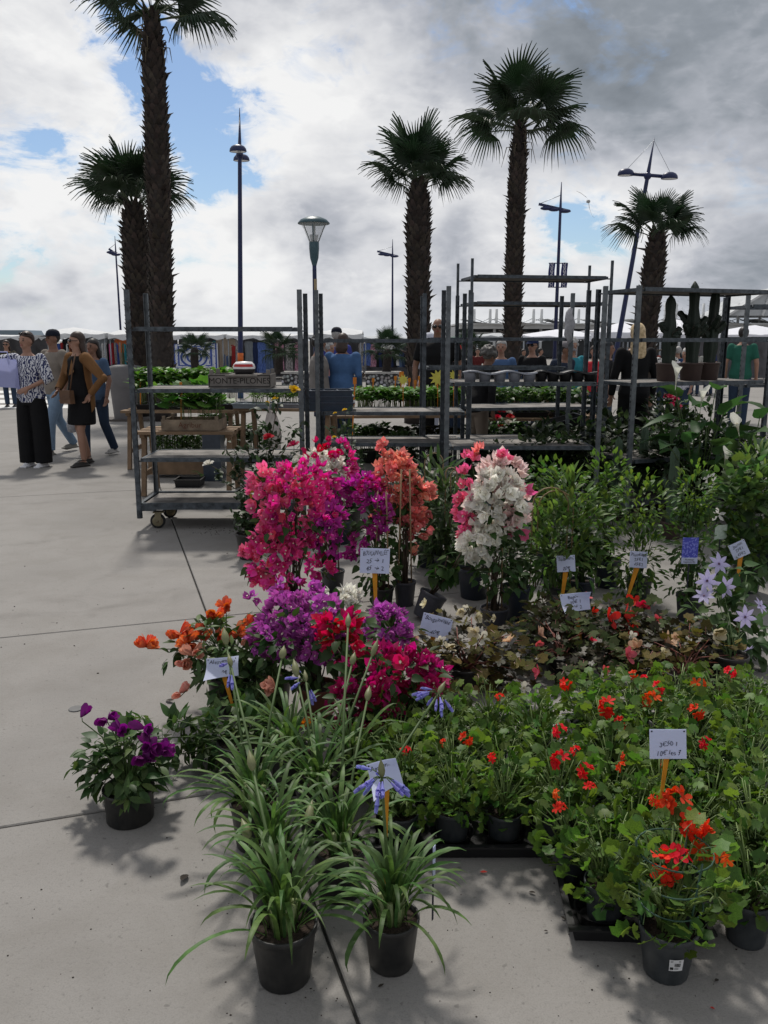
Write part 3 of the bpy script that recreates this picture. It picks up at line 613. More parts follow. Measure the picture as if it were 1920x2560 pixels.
# ---- big printed cloth
def big_cloth():
    Y = YS + 0.1; a = AT(424, 858, Y); b = AT(546, 922, Y); w = b.x - a.x; h = a.z - b.z
    m = bpy.data.materials.new('printed_cloth'); m.use_nodes = True; nt = m.node_tree; L = nt.links.new; bs = nt.nodes['Principled BSDF']; bs.inputs['Roughness'].default_value = 0.85
    tc = nd(nt, 'ShaderNodeTexCoord'); sp = nd(nt, 'ShaderNodeSeparateXYZ'); L(tc.outputs['Generated'], sp.inputs[0])
    X = math_n(nt, 'SUBTRACT', sp.outputs[0], 0.5); Z = math_n(nt, 'SUBTRACT', sp.outputs[2], 0.45)
    rr = math_n(nt, 'SQRT', math_n(nt, 'ADD', math_n(nt, 'MULTIPLY', math_n(nt, 'MULTIPLY', X, X), 1.6), math_n(nt, 'MULTIPLY', Z, Z)))
    rings = math_n(nt, 'GREATER_THAN', math_n(nt, 'SINE', math_n(nt, 'MULTIPLY', rr, 42.0)), 0.35)
    rings = math_n(nt, 'MULTIPLY', rings, math_n(nt, 'LESS_THAN', rr, 0.40))
    ax = math_n(nt, 'ABSOLUTE', math_n(nt, 'SUBTRACT', X, 0.02)); az = math_n(nt, 'ABSOLUTE', math_n(nt, 'SUBTRACT', sp.outputs[2], 0.5))
    mx = math_n(nt, 'MAXIMUM', ax, az)
    bor = math_n(nt, 'MULTIPLY', math_n(nt, 'GREATER_THAN', mx, 0.32), math_n(nt, 'LESS_THAN', mx, 0.36)); bor2 = math_n(nt, 'MULTIPLY', math_n(nt, 'GREATER_THAN', mx, 0.42), math_n(nt, 'LESS_THAN', mx, 0.455))
    vo = nd(nt, 'ShaderNodeTexVoronoi', i_Scale=7.0); L(tc.outputs['Generated'], vo.inputs['Vector']); dots = math_n(nt, 'MULTIPLY', math_n(nt, 'LESS_THAN', vo.outputs['Distance'], 0.26), math_n(nt, 'LESS_THAN', mx, 0.42))
    tot = math_n(nt, 'MAXIMUM', math_n(nt, 'MAXIMUM', rings, bor), math_n(nt, 'MAXIMUM', bor2, math_n(nt, 'MULTIPLY', dots, math_n(nt, 'GREATER_THAN', rr, 0.36))))
    L(mixc(nt, tot, (.58, .60, .64), (.05, .09, .32)), bs.inputs['Base Color'])
    s = MB(); n = 24; vs = [(w * i / n, 0.05 * math.sin(i * 0.9), -h * k / 4 - 0.04 * math.sin(i * .26)) for i in range(n + 1) for k in range(5)]
    s.add(vs, [(5 * i + k, 5 * i + 5 + k, 5 * i + 6 + k, 5 * i + 1 + k) for i in range(n) for k in range(4)]); o = s.build('hanging_cloth', m, None, Matrix.Translation((a.x, Y, a.z)))
    tag(o, 'white cloth with blue ring print hanging behind a dwarf palm', 'cloth')
big_cloth()
# ---- van at the far left
def van():
    Y = 40.0; a = AT(-90, 850, Y).x; b = AT(72, 850, Y).x; w = b - a
    t = thing('parked_van', 'grey blue van parked under the long white awning', 'van', ((a + b) / 2, Y + 1.0, 0))
    PAINT = mat('van_paint', (0.16, 0.21, 0.25), 0.35, 0.08, 2); DARK = mat('dark_glass', (0.015, 0.02, 0.022), 0.12, 0.1); TYRE = mat('tyre', (0.02, 0.02, 0.02), 0.9)
    pr = [(-w / 2, 0.35), (-w / 2, 1.5), (-w / 2 + 0.5, 2.0), (w / 2 - 0.15, 2.0), (w / 2, 1.75), (w / 2, 0.35)]
    m = MB(); vs = [(x, y, z) for y in (-0.95, 0.95) for x, z in pr]; n = len(pr)
    m.add(vs, [tuple(range(n)), tuple(range(2 * n - 1, n - 1, -1))] + [(i, i + n, (i + 1) % n + n, (i + 1) % n) for i in range(n)], smooth=False); body = m.build('body', PAINT, t)
    for (x0, x1) in ((-w / 2 + 0.45, -0.3), (-0.15, w / 2 - 0.75), (w / 2 - 0.6, w / 2 - 0.15)):
        MB().box(((x0 + x1) / 2, -0.955, 1.45), (x1 - x0, 0.02, 0.55)).build('window', DARK, t)
    for x in (-w / 2 + 0.7, w / 2 - 0.7):
        MB().tube([(x, -0.98, 0.33), (x, -0.75, 0.33)], 0.33, 16).build('wheel', TYRE, t)
    for x in (-0.22, w / 2 - 0.68): MB().box((x, -0.965, 1.0), (0.12, 0.03, 0.04)).build('door_handle', DARK, t)
van()
# ---- market hall with masted roof at the right
def hall():
    Y = 72.0; a = AT(1150, 850, Y).x; b = AT(2080, 850, Y).x; t = thing('market_hall', 'long low white market hall with masts and cables on its roof', 'building', (a, Y, 0)); w = b - a
    W = mat('hall_white', (0.55, 0.56, 0.56), 0.6, 0.1, 1.0); D = mat('hall_dark_glass', (0.05, 0.055, 0.06), 0.3, 0.2, 1.0)  # white structure and a dark tone for the glazed wall
    z = lambda y: AT(0, y, Y).z
    MB().box((w / 2, 0.6, (z(812) + z(822)) / 2), (w, 1.2, z(812) - z(822))).build('roof_fascia', W, t)
    MB().box((w / 2, 6.0, z(812) + 0.07), (w + 0.5, 13, 0.14)).build('roof', W, t)
    MB().box((w / 2, 2.0, z(834)), (w, 1.5, 0.25)).build('lower_beam', W, t)
    MB().box((w / 2, 8, 1.4), (w, 8, 2.7)).build('glazed_wall', D, t)
    n = 16
    for i in range(n):
        x = w * (i + 0.5) / n; MB().tube([(x, 0.4, 0), (x, 0.4, z(822))], 0.12, 8).build('column', W, t)
    for i, px in enumerate((1186, 1226, 1242, 1335, 1355, 1391, 1448, 1665, 1692, 1760, 1815, 1848, 1903)):
        x = AT(px, 850, Y).x - a; top = z(772 if px < 1600 else 758)
        m = MB().tube([(x, 0.6, z(812)), (x, 0.6, top)], 0.12, 6).build('roof_mast', W, t)
        c = MB()
        for s in (-1, 1): c.tube([(x, 0.6, z(795)), (x + s * 1.3, 0.6, z(811))], 0.03, 4)
        c.build('cable', STEEL, m)
    for i in range(9):                                           # lifted roof leaves
        x = w * (i + 0.5) / 9; m = MB(); k = 8
        vs = [(x - w / 20 + w / 10 * q / k, yy, z(811) + 0.42 * (1 - q / k) ** 2 + 0.02) for q in range(k + 1) for yy in (-0.9, 3.0)]
        m.add(vs, [(2 * q, 2 * q + 2, 2 * q + 3, 2 * q + 1) for q in range(k)]); m.build('roof_leaf', W, t)
    # glazed gable at the right end
    gx0, gx1, gp = AT(1800, 850, Y).x - a, AT(2060, 850, Y).x - a, AT(1905, 850, Y).x - a
    MB().add([(gx0, -1, z(790)), (gx1, -1, z(790)), (gp, -1, z(722)), (gx0, 6, z(790)), (gx1, 6, z(790)), (gp, 6, z(722))], [(0, 1, 2), (3, 5, 4), (0, 2, 5, 3), (1, 4, 5, 2)], smooth=False).build('gable', mat('gable_sheet', (0.40, 0.42, 0.43), 0.5, 0.15, 2.0), t)
    for f in (0.0, 0.33, 0.66, 1.0):
        MB().bar((gx0 + (gx1 - gx0) * f, -1.1, z(790)), (gp, -1.1, z(722)), 0.18, 0.18).build('gable_beam', W, t)
hall()
# gull
def gull():
    Y = 28.0; p = AT(1470, 504, Y); t = MB()
    t.tube([(-0.16, 0, -0.05), (-0.05, 0, 0.0), (0.1, 0, 0.02), (0.2, 0, 0.0)], [0.012, 0.05, 0.055, 0.015], 8)
    for s in (-1, 1):
        pts = [(0.05, 0, 0.02), (0.10, 0.12 * s, 0.10 * (1 if s > 0 else -1.6)), (-0.02, 0.32 * s, 0.14 * (1 if s > 0 else -2.4)), (-0.16, 0.45 * s, 0.13 * (1 if s > 0 else -2.9))]
        vs = []
        for k, q in enumerate(pts): wv = (0.10, 0.09, 0.06, 0.01)[k]; vs += [Vector(q) + Vector((wv, 0, 0)), Vector(q) - Vector((wv, 0, 0)) + Vector((0, 0, .004))]
        t.add(vs, [(2 * k, 2 * k + 1, 2 * k + 3, 2 * k + 2) for k in range(3)])
    o = t.build('gull', mat('gull_feather', (0.30, 0.30, 0.30), 0.8, 0.3, 6), None, Matrix.Translation(p) @ Matrix.Rotation(R(70), 4, 'Z') @ Matrix.Rotation(R(25), 4, 'X')); tag(o, 'gull gliding in the cloudy sky right of the tall slender palm', 'bird')
gull()
# ================================================================== plant trolleys
CART = mat('trolley_steel', (0.036, 0.045, 0.053), 0.5, 0.4, 22, metal=0.2, spec=0.32, col2=(0.07, 0.082, 0.094)); CART2 = mat('trolley_steel_pale', (0.10, 0.113, 0.122), 0.5, 0.35, 22, metal=0.2)
PLY = mat('trolley_plywood', (0.065, 0.058, 0.052), 0.75, 0.5, 5, col2=(0.19, 0.175, 0.16), detail=9); PLYD = mat('trolley_board_under', (0.05, 0.042, 0.036), 0.8, 0.3, 6)
RUBBER = mat('wheel_rubber', (0.018, 0.018, 0.018), 0.8); ZINC = mat('castor_zinc', (0.22, 0.19, 0.12), 0.45, 0.2, 20, metal=0.5); SLOT = mat('slot_dark', (0.012, 0.012, 0.014), 0.9)
def post_mesh(h, w=0.030, pale=False):
    """upright: channel section with a row of key slots"""
    m = MB(); t = 0.004
    m.box((0, -w / 2 + t / 2, h / 2), (w * 1.25, t, h)); m.box((-w * 0.625 + t / 2, 0.002, h / 2), (t, w - t, h - 0.006)); m.box((w * 0.625 - t / 2, 0.002, h / 2), (t, w - t, h - 0.006))
    m.box((0, 0.004, h - 0.004), (w * 1.2, w - 0.012, 0.006))
    k = int((h - 0.35) / 0.05)
    for i in range(k): m.box((w * 0.625, 0.004, 0.3 + i * 0.05), (0.0035, 0.009, 0.02), 1); m.box((-w * 0.625, 0.004, 0.3 + i * 0.05), (0.0035, 0.009, 0.02), 1)
    m.tube([(0, 0, 0.0), (0, 0, 0.11)], 0.024, 10, 0)
    return m.mesh('post', [CART2 if pale else CART, SLOT])
def shelf(t, L_, W_, z, board=True, thick=0.032, name='shelf', inset=0.03):
    m = MB(); x0, x1 = inset, L_ - inset
    for y in (0.006, W_ - 0.006): m.box((L_ / 2, y, z), (x1 - x0 - 0.06, 0.022, thick))
    for x in (x0 + 0.012, x1 - 0.012): m.box((x, W_ / 2, z - 0.002), (0.024, W_ - 0.036, thick - 0.004))
    for x in (x0, x1):
        for y in (0.02, W_ - 0.02): m.box((x + (0.035 if x < L_ / 2 else -0.035) * 0, y, z - 0.012), (0.075, 0.012, 0.012))
    s = m.build(name, CART, t)
    if board:
        b = MB(); b.box((L_ / 2, W_ / 2, z + 0.004), (x1 - x0 - 0.03, W_ - 0.036, 0.014)); b.build('board', PLY, s)
    return s
def wheel(t, x, y, rz):
    w = MB(); w.lathe([(0.035, -0.018), (0.058, -0.016), (0.0625, -0.010), (0.0625, 0.010), (0.058, 0.016), (0.035, 0.018)], 22)
    M = Matrix.Translation((x, y, 0.0625)) @ Matrix.Rotation(rz, 4, 'Z') @ Matrix.Rotation(PI / 2, 4, 'X')
    wo = w.build('wheel', RUBBER, t, M)
    d = MB(); d.lathe([(0.0005, -0.019), (0.012, -0.021), (0.046, -0.017), (0.05, -0.015), (0.05, 0.015), (0.046, 0.017), (0.012, 0.021), (0.0005, 0.019)], 22); d.build('rim', ZINC, wo)
    f = MB(); 
    for s in (-1, 1): f.box((0.005, s * 0.026, 0.092), (0.05, 0.004, 0.085)); f.tube([(0, s * 0.030, 0.0625), (0, s * 0.02, 0.0625)], 0.012, 8)
    f.box((0.01, 0, 0.138), (0.09, 0.07, 0.008)); f.build('castor_fork', ZINC, t, Matrix.Translation((x, y, 0)) @ Matrix.Rotation(rz, 4, 'Z'))
def trolley(label, nl, rot, L_, W_, h, shelves, base=True, ext=None, pale=(0,)):
    """nl = near-left corner; local X along the long side, local Y away from the viewer"""
    t = thing('plant_trolley', label, 'trolley', (nl[0], nl[1], 0), rot, 'steel plant trolleys')
    pm = post_mesh(h - 0.105); pp = post_mesh(h - 0.105, pale=True)
    for i, (x, y) in enumerate(((0, 0), (L_, 0), (0, W_), (L_, W_))):
        inst('post', pp if i in pale else pm, t, Matrix.Translation((x, y, 0.10)) @ Matrix.Rotation(0 if y == 0 else PI, 4, 'Z'))
        if ext:
            m = MB(); m.box((0, 0, (h + ext) / 2 - 0.1), (0.026, 0.02, ext - h + 0.2)); m.build('post_extension', CART, t, Matrix.Translation((x, y, 0)))
    if base:
        m = MB(); z = 0.20
        for y in (0.004, W_ - 0.004): m.box((L_ / 2, y, z), (L_ - 0.045, 0.03, 0.055))
        for x in (0.004, L_ - 0.004): m.box((x, W_ / 2, z - 0.002), (0.03, W_ - 0.05, 0.05))
        for x in (0.0, L_):
            for y in (0.0, W_): m.box((x + (0.06 if x == 0 else -0.06), y + (0.05 if y == 0 else -0.05), z - 0.035), (0.14, 0.10, 0.012))
        b = m.build('base_frame', CART, t)
        MB().box((L_ / 2, W_ / 2, z + 0.004), (L_ - 0.06, W_ - 0.045, 0.018)).build('board', PLY, b)
        for i, (x, y, a) in enumerate(((0.13, 0.07, 0.1), (L_ - 0.13, 0.07, -0.1), (0.13, W_ - 0.07, 0.6), (L_ - 0.13, W_ - 0.07, 0.2))): wheel(t, x, y, a)
    for s in shelves:
        shelf(t, L_, W_, s[0], s[1] if len(s) > 1 else True)
    return t
def zat(px, py, Y): return AT(px, py, Y).z
Y1 = 6.83
C1 = trolley('empty trolley with stencilled crate on its shelf beside the open paving', (AT(325, 880, Y1).x, Y1), R(0.6), 1.36, 0.565, 1.945,
             [(zat(500, 822, Y1), False), (zat(500, 977, Y1),), (zat(500, 1150, Y1),)], pale=(2, 1))
Y2 = 7.62
C2 = trolley('trolley with stacked blue trays on its shelf behind the white bougainvillea', (AT(792, 850, Y2).x, Y2), 0.0, 1.36, 0.55, 1.985,
             [(zat(900, 852, Y2), False), (zat(900, 1034, Y2),), (zat(900, 1112, Y2),)])
Y3 = 6.98
C3 = trolley('trolley carrying grey and black trough trays behind the green climbers', (AT(1120, 850, Y3).x, Y3), 0.0, 1.262, 0.56, 1.98,
             [(zat(1300, 960, Y3),), (zat(1300, 1120, Y3),)], pale=(0, 1))
Y4 = 8.22
C4 = trolley('trolley mostly hidden between the trough trolley and the high trolley', (AT(1061, 850, Y4).x, Y4), 0.0, 1.405, 0.5, 1.99, [(zat(1200, 848, Y4), False), (zat(1200, 921, Y4), False), (zat(1300, 1104, Y4),)], pale=(1,))
Y5 = 8.85
C5 = trolley('high trolley with extended posts and two empty top shelves', (AT(1177, 850, Y5).x, Y5), R(9), 1.50, 0.60, 2.03, [(zat(1300, 690, Y5),), (zat(1300, 757, Y5),), (zat(1300, 1024, Y5),)], ext=2.36)
nl6 = (2.05, 6.97)
C6 = trolley('trolley with potted tall cactuses on its middle shelf', nl6, R(20), 1.40, 0.565, 1.985, [(zat(1600, 722, 6.97),), (zat(1560, 850, 6.97), False), (zat(1560, 962, 6.97),), (0.55,)])
C7 = trolley('trolley standing behind the cactus trolley, partly out of view', (AT(1862, 850, 8.5).x, 8.5), 0.0, 1.35, 0.565, 1.99, [(zat(1862, 765, 8.5), False), (zat(1862, 846, 8.5), False), (1.1,), (0.5,)], pale=(0,))
# ---- plastic wrap on a post
w = MB(); rr = random.Random(3)
w.tube([(0.01 * math.sin(i * 2), 0.01 * math.cos(i * 3), -0.30 + 0.05 * i) for i in range(8)], [0.005, 0.03, 0.04, 0.045, 0.05, 0.045, 0.035, 0.02], 8)
pw = AT(1420, 900, Y4); wo = w.build('plastic_wrap', mat('cloudy_plastic', (0.42, 0.42, 0.44), 0.3, 0.25, 30, trans=0.3), None, Matrix.Translation((pw.x, Y4 - 0.0, 1.80))); tag(wo, 'crumpled clear plastic tied round a pale trolley post', 'plastic wrap')
# ================================================================== crates, trays and boxes
WOOD = mat('crate_wood', (0.16, 0.12, 0.085), 0.8, 0.3, 9, col2=(0.22, 0.17, 0.12)); WOODG = mat('crate_wood_grey', (0.17, 0.155, 0.14), 0.85, 0.3, 9); WOODB = mat('trestle_wood', (0.19, 0.125, 0.075), 0.8, 0.3, 6); INK = mat('crate_ink', (0.02, 0.018, 0.016), 0.9); INKB = mat('crate_ink_brown', (0.12, 0.05, 0.03), 0.9)
def crate(label, loc, rz, w, d, h, m, txt=None, tm=None, tsz=0.05, corner=0.03, frame=False):
    t = thing('wooden_crate', label, 'crate', loc, rz)
    for y in (-d / 2, d / 2):
        MB().box((0, y, h * 0.40), (w, 0.008, h * 0.72)).build('side_board', m, t)
    for x in (-w / 2 + 0.004, w / 2 - 0.004): MB().box((x, 0, h * 0.40), (0.008, d - 0.01, h * 0.72)).build('end_board', m, t)
    MB().box((0, 0, 0.006), (w - 0.02, d - 0.02, 0.008)).build('bottom_board', m, t)
    for sx in (-1, 1):
        for sy in (-1, 1): MB().box((sx * (w / 2 - corner / 2 - 0.009), sy * (d / 2 - corner / 2 - 0.005), h / 2), (corner, corner, h)).build('corner_block', m, t)
    if txt: text_obj('stencil', txt, tsz, tm or INK, t, Matrix.Translation((0, -d / 2 - 0.0062, h * 0.40)) @ Matrix.Rotation(PI / 2, 4, 'X'))
    if frame:
        f = MB()
        for z in (h * 0.11, h * 0.70): f.box((0, -d / 2 - 0.0055, z), (w * 0.97, 0.002, 0.006))
        for x in (-w * 0.485, w * 0.485): f.box((x, -d / 2 - 0.0052, h * 0.405), (0.006, 0.002, h * 0.6))
        f.build('stencil_border', INK, t)
    return t
z1 = zat(500, 977, Y1) + 0.012; cw = 155 * (Y1 + 0.12) / F
crate('dark wooden crate stencilled MONTE-PILONES on the trolley shelf', (AT(607, 950, Y1 + 0.28).x, Y1 + 0.28, z1), 0, cw, 0.32, 0.15, WOODG, 'MONTE-PILONES', INK, 0.066, frame=True)
rb = thing('plastic_box', 'oval white and red plastic box sitting on the stencilled crate', 'box', (AT(608, 940, Y1 + 0.2).x, Y1 + 0.26, z1 + 0.112))
m = MB(); m.lathe([(0.001, 0), (0.075, 0.0), (0.088, 0.02), (0.09, 0.045)], 24, ell=(1, 0.72)); m.build('base', mat('box_black', (0.02, 0.018, 0.02), 0.4), rb)
m = MB(); m.lathe([(0.092, 0.042), (0.094, 0.055), (0.086, 0.08), (0.066, 0.10), (0.001, 0.104)], 24, ell=(1, 0.72)); m.build('lid', mat('box_white', (0.72, 0.71, 0.72), 0.35), rb)
m = MB(); m.lathe([(0.0935, 0.060), (0.089, 0.074), (0.086, 0.0815)], 24, ell=(1.0, 0.76)); 
m.f = [f for f in m.f if all(m.v[i].y < -0.02 for i in f)]; m.m = m.m[:len(m.f)]; m.t = m.t[:len(m.f)]; m.s = m.s[:len(m.f)]
m.build('red_panel', mat('box_red', (0.45, 0.02, 0.02), 0.4), rb)
MB().box((0, 0.10 - 0.14, 0.0), (0.25, 0.05, 0.012)).build('slat', WOODG, rb) if False else None
# small slats across the crate so that the box rests on it
sl = MB().box((AT(608, 940, Y1 + 0.2).x, Y1 + 0.27, z1 + 0.104), (0.26, 0.36, 0.012)).build('lid_board', WOODG); tag(sl, 'short board lying across the stencilled crate under the plastic box', 'board')
# trays
NAVY = mat('tray_navy', (0.045, 0.060, 0.085), 0.3, 0.2, 12); BLACKP = mat('tray_black', (0.012, 0.012, 0.013), 0.4, 0.2, 12); GREYT = mat('tray_grey', (0.20, 0.21, 0.24), 0.5, 0.15, 8); GREYB = mat('tray_bluegrey', (0.16, 0.19, 0.22), 0.45, 0.15, 8)
def cell_tray(label, loc, rz, w, d, h, nx, ny, m, name='seedling_tray', group=None, holes=True):
    t = thing(name, label, 'tray', loc, rz, group)
    s = MB(); s.add([(sx * w / 2 * k, sy * d / 2 * k, z) for (k, z) in ((0.93, 0), (1, h)) for sx, sy in ((-1, -1), (1, -1), (1, 1), (-1, 1))], [(0, 1, 5, 4), (1, 2, 6, 5), (2, 3, 7, 6), (3, 0, 4, 7), (3, 2, 1, 0)], smooth=False)
    s.build('wall', m, t)
    r = MB()
    for y in (-d / 2, d / 2): r.box((0, y, h), (w + 0.02, 0.016, 0.008))
    for x in (-w / 2, w / 2): r.box((x, 0, h + 0.001), (0.016, d - 0.02, 0.008))
    r.build('rim', m, t)
    g = MB()
    for i in range(1, nx): g.box((-w / 2 + w * i / nx, 0, h - 0.012), (0.016, d * 0.97, 0.014))
    for j in range(1, ny): g.box((0, -d / 2 + d * j / ny, h - 0.0125), (w * 0.97, 0.016, 0.012))
    if nx * ny > 1: g.build('cell_grid', m, t)
    return t
zt = zat(900, 1034, Y2) + 0.012
for k in range(3):
    cell_tray('dark blue cell tray, %s of the stack on the trolley shelf' % ('bottom', 'middle', 'top')[k], (AT(818, 1000, Y2 + 0.25).x - 0.012 * k, Y2 + 0.26, zt + 0.055 * k), R(2 + 3 * k), 0.50, 0.32, 0.075, 4, 3, NAVY, group='stacked blue trays')
def trough(label, loc, rz, L_, m):
    t = thing('trough_tray', label, 'tray', loc, rz); b = MB(); n = 5
    for i in range(n): b.lathe([(0.001, 0.0), (0.042, 0.0), (0.052, 0.075)], 14, c=(-L_ / 2 + L_ * (i + 0.5) / n, 0, 0), ell=(1.05, 1.25))
    b.build('cup', m, t)
    r = MB(); k = 26; vs = []
    for i in range(k + 1):
        x = -L_ / 2 + L_ * i / k; zz = 0.083 + 0.012 * math.sin(i / k * PI * 4); e = 0.075 * (1 if 1 < i < k - 1 else 0.6)
        vs += [(x, -e, zz - 0.012), (x, -e, zz), (x, e, zz), (x, e, zz - 0.012)]
    r.add(vs, [(4 * i + j, 4 * i + 4 + j, 4 * i + 4 + (j + 1) % 4, 4 * i + (j + 1) % 4) for i in range(k) for j in range(3)]); r.build('rim', m, t); return t
z3 = zat(1300, 960, Y3) + 0.012
trough('pale grey wavy trough tray on the trolley shelf', (AT(1250, 940, Y3 + 0.12).x, Y3 + 0.14, z3), 0, 0.62, GREYT)
trough('black wavy trough tray beside the pale grey one', (AT(1415, 940, Y3 + 0.15).x, Y3 + 0.18, z3), R(1), 0.52, BLACKP)
z5 = zat(1300, 1104, Y4) + 0.012
bt = cell_tray('black flat tray leaning tilted on the lower trolley shelf', (AT(1390, 1075, Y4 + .2).x, Y4 + 0.22, z5 + 0.085), 0, 0.52, 0.34, 0.09, 1, 1, BLACKP); bt.rotation_euler = (0, R(-13), R(4))
# ---- trestle tables
def trestle(label, loc, rz, w, d, h, rails=True):
    t = thing('trestle_table', label, 'table', loc, rz)
    for k, y in enumerate((-d / 2, 0, d / 2)): MB().box((0, y, h - 0.015), (w, d / 3 - 0.01, 0.03)).build('plank', WOODB, t)
    for sx in (-1, 1):
        x = sx * (w / 2 - 0.06)
        for sy in (-1, 1): MB().bar((x, sy * (d / 2 + 0.05), 0), (x, sy * (d / 2 - 0.08), h - 0.07), 0.045, 0.05).build('leg', WOODB, t)
        MB().box((x, 0, h - 0.05), (0.05, d + 0.02, 0.04)).build('cross_rail', WOODB, t)
        MB().box((x, 0, 0.22), (0.03, d + 0.05, 0.05)).build('stretcher', WOODB, t)
    return t
T1 = trestle('low wooden trestle table behind the empty trolley with the squash crate on it', (AT(470, 1080, 8.55).x, 8.62, 0), 0, 0.98, 0.42, zat(470, 1078, 8.4))
zt1 = zat(470, 1078, 8.4)
crate('pale wooden crate marked Agribur full of squash seedlings', (AT(482, 1060, 8.5).x, 8.58, zt1), R(-2), 0.58, 0.36, 0.15, WOOD, 'Agribur', INKB, 0.075)
T2 = trestle('wooden trestle table under the pepper seedlings', (AT(455, 1010, 10.4).x, 10.5, 0), 0, 1.35, 0.6, 0.72)
T3 = trestle('wooden trestle table right of the squash crate with pale blue trays', (AT(720, 1020, 9.6).x, 9.75, 0), R(-8), 1.1, 0.55, 0.80)
T4 = trestle('long wooden trestle table under the basil seedlings', (AT(1010, 1040, 10.4).x, 10.6, 0), R(3), 1.9, 0.75, 0.66)
T5 = trestle('wooden trestle table behind the trough trolley with potted flowers', (AT(1330, 1040, 10.4).x + 0.15, 10.6, 0), 0, 1.5, 0.7, 0.62)
cell_tray('pale blue cell tray on the table behind the yellow rose', (AT(640, 1000, 9.45).x, 9.55, 0.80), R(-8), 0.5, 0.32, 0.05, 6, 4, GREYB)
cell_tray('white topped cell tray behind the rose bush', (AT(742, 1030, 9.5).x, 9.6, 0.80), R(-8), 0.5, 0.32, 0.045, 6, 4, GREYT)
for i in range(4): cell_tray('black basil tray, %s from the stacked blue trays on the long table' % ('first', 'second', 'third', 'fourth')[i], (AT(930 + i * 62, 1020, 10.5).x, 10.55, 0.66), R(3), 0.36, 0.55, 0.05, 4, 6, BLACKP, group='black trays of basil seedlings')
for i in range(3): cell_tray('black pepper seedling tray, %s from the litter bin on the back table' % ('first', 'second', 'third')[i], (AT(385 + i * 82, 990, 10.4).x, 10.5, 0.72), 0, 0.38, 0.5, 0.06, 4, 5, BLACKP, group='black trays of pepper seedlings')
for i in range(3): cell_tray('black seedling tray, %s from the curly haired seller behind the trough trolley' % ('first', 'second', 'third')[i], (AT(1235 + i * 92, 1030, 10.4).x, 10.55, 0.62), 0, 0.40, 0.5, 0.06, 4, 5, BLACKP, group='black trays behind the trough trolley')
t = thing('plastic_crate', 'tall dark plastic box standing under the squash table', 'crate', (AT(530, 1130, 9.3).x, 9.4, 0))
MB().box((0, 0, 0.31), (0.20, 0.25, 0.62)).build('body', NAVY, t); MB().box((0, 0, 0.635), (0.22, 0.27, 0.03)).build('lid', GREYB, t)
cell_tray('flat black tray lying on the ground under the squash table', (AT(475, 1205, 9.0).x, 9.0, 0), 0, 0.28, 0.25, 0.08, 1, 1, BLACKP)
cr = thing('crate_planter', 'long wooden planter box of ferny plants under the squash table', 'planter', (AT(455, 1180, 9.6).x, 9.65, 0))
for y in (-0.13, 0.13): MB().box((0, y, 0.14), (0.72, 0.02, 0.2)).build('side_board', WOODB, cr)
for x in (-0.35, 0.35): MB().box((x, 0, 0.14), (0.02, 0.24, 0.2)).build('end_board', WOODB, cr)
MB().box((0, 0, 0.05), (0.68, 0.24, 0.02)).build('bottom_board', WOODB, cr)
# carrier bag on the table corner
bg = thing('carrier_bag', 'crumpled white carrier bag hanging at the table corner behind the rose bush', 'bag', (AT(678, 1085, 8.9).x, 8.95, 0.40))
m = MB(); k = 14
m.lathe([(0.005, 0.0), (0.09, 0.005), (0.115, 0.04), (0.11, 0.14), (0.10, 0.24), (0.06, 0.33), (0.035, 0.40), (0.03, 0.42)], k, ell=(0.9, 0.35)); rr = random.Random(8)
m.v = [p + Vector((rr.uniform(-.02, .02), rr.uniform(-.022, .022), rr.uniform(-.014, .014))) for p in m.v]
m.build('body', mat('bag_plastic', (0.48, 0.45, 0.43), 0.4, 0.15, 8, trans=0.3), bg)
m = MB(); m.tube([(-0.03, 0, 0.42), (-0.02, 0, 0.49), (0.03, 0, 0.49), (0.035, 0, 0.42)], 0.008, 6); m.build('handle', mat('bag_plastic', (0.48, 0.45, 0.43)), bg)
# litter bin
t = thing('litter_bin', 'grey rounded litter bin standing behind the empty trolley', 'bin', (AT(318, 1000, 16.6).x, 16.6, 0)); BING = mat('bin_grey', (0.12, 0.115, 0.118), 0.6, 0.12, 4)
m = MB(); m.lathe([(0.26, 0.03), (0.265, 0.05), (0.31, 0.62), (0.315, 0.64)], 28, ell=(1, 0.85), cap0=True); m.build('body', BING, t)
m = MB(); m.lathe([(0.318, 0.64), (0.325, 0.66), (0.325, 1.0), (0.30, 1.05), (0.18, 1.075), (0.001, 1.08)], 28, ell=(1, 0.85)); m.build('hood', BING, t)
MB().box((0.02, 0, 0.02), (1.0, 0.6, 0.04)).build('base_plate', mat('bin_base', (0.07, 0.06, 0.055), 0.8), t)
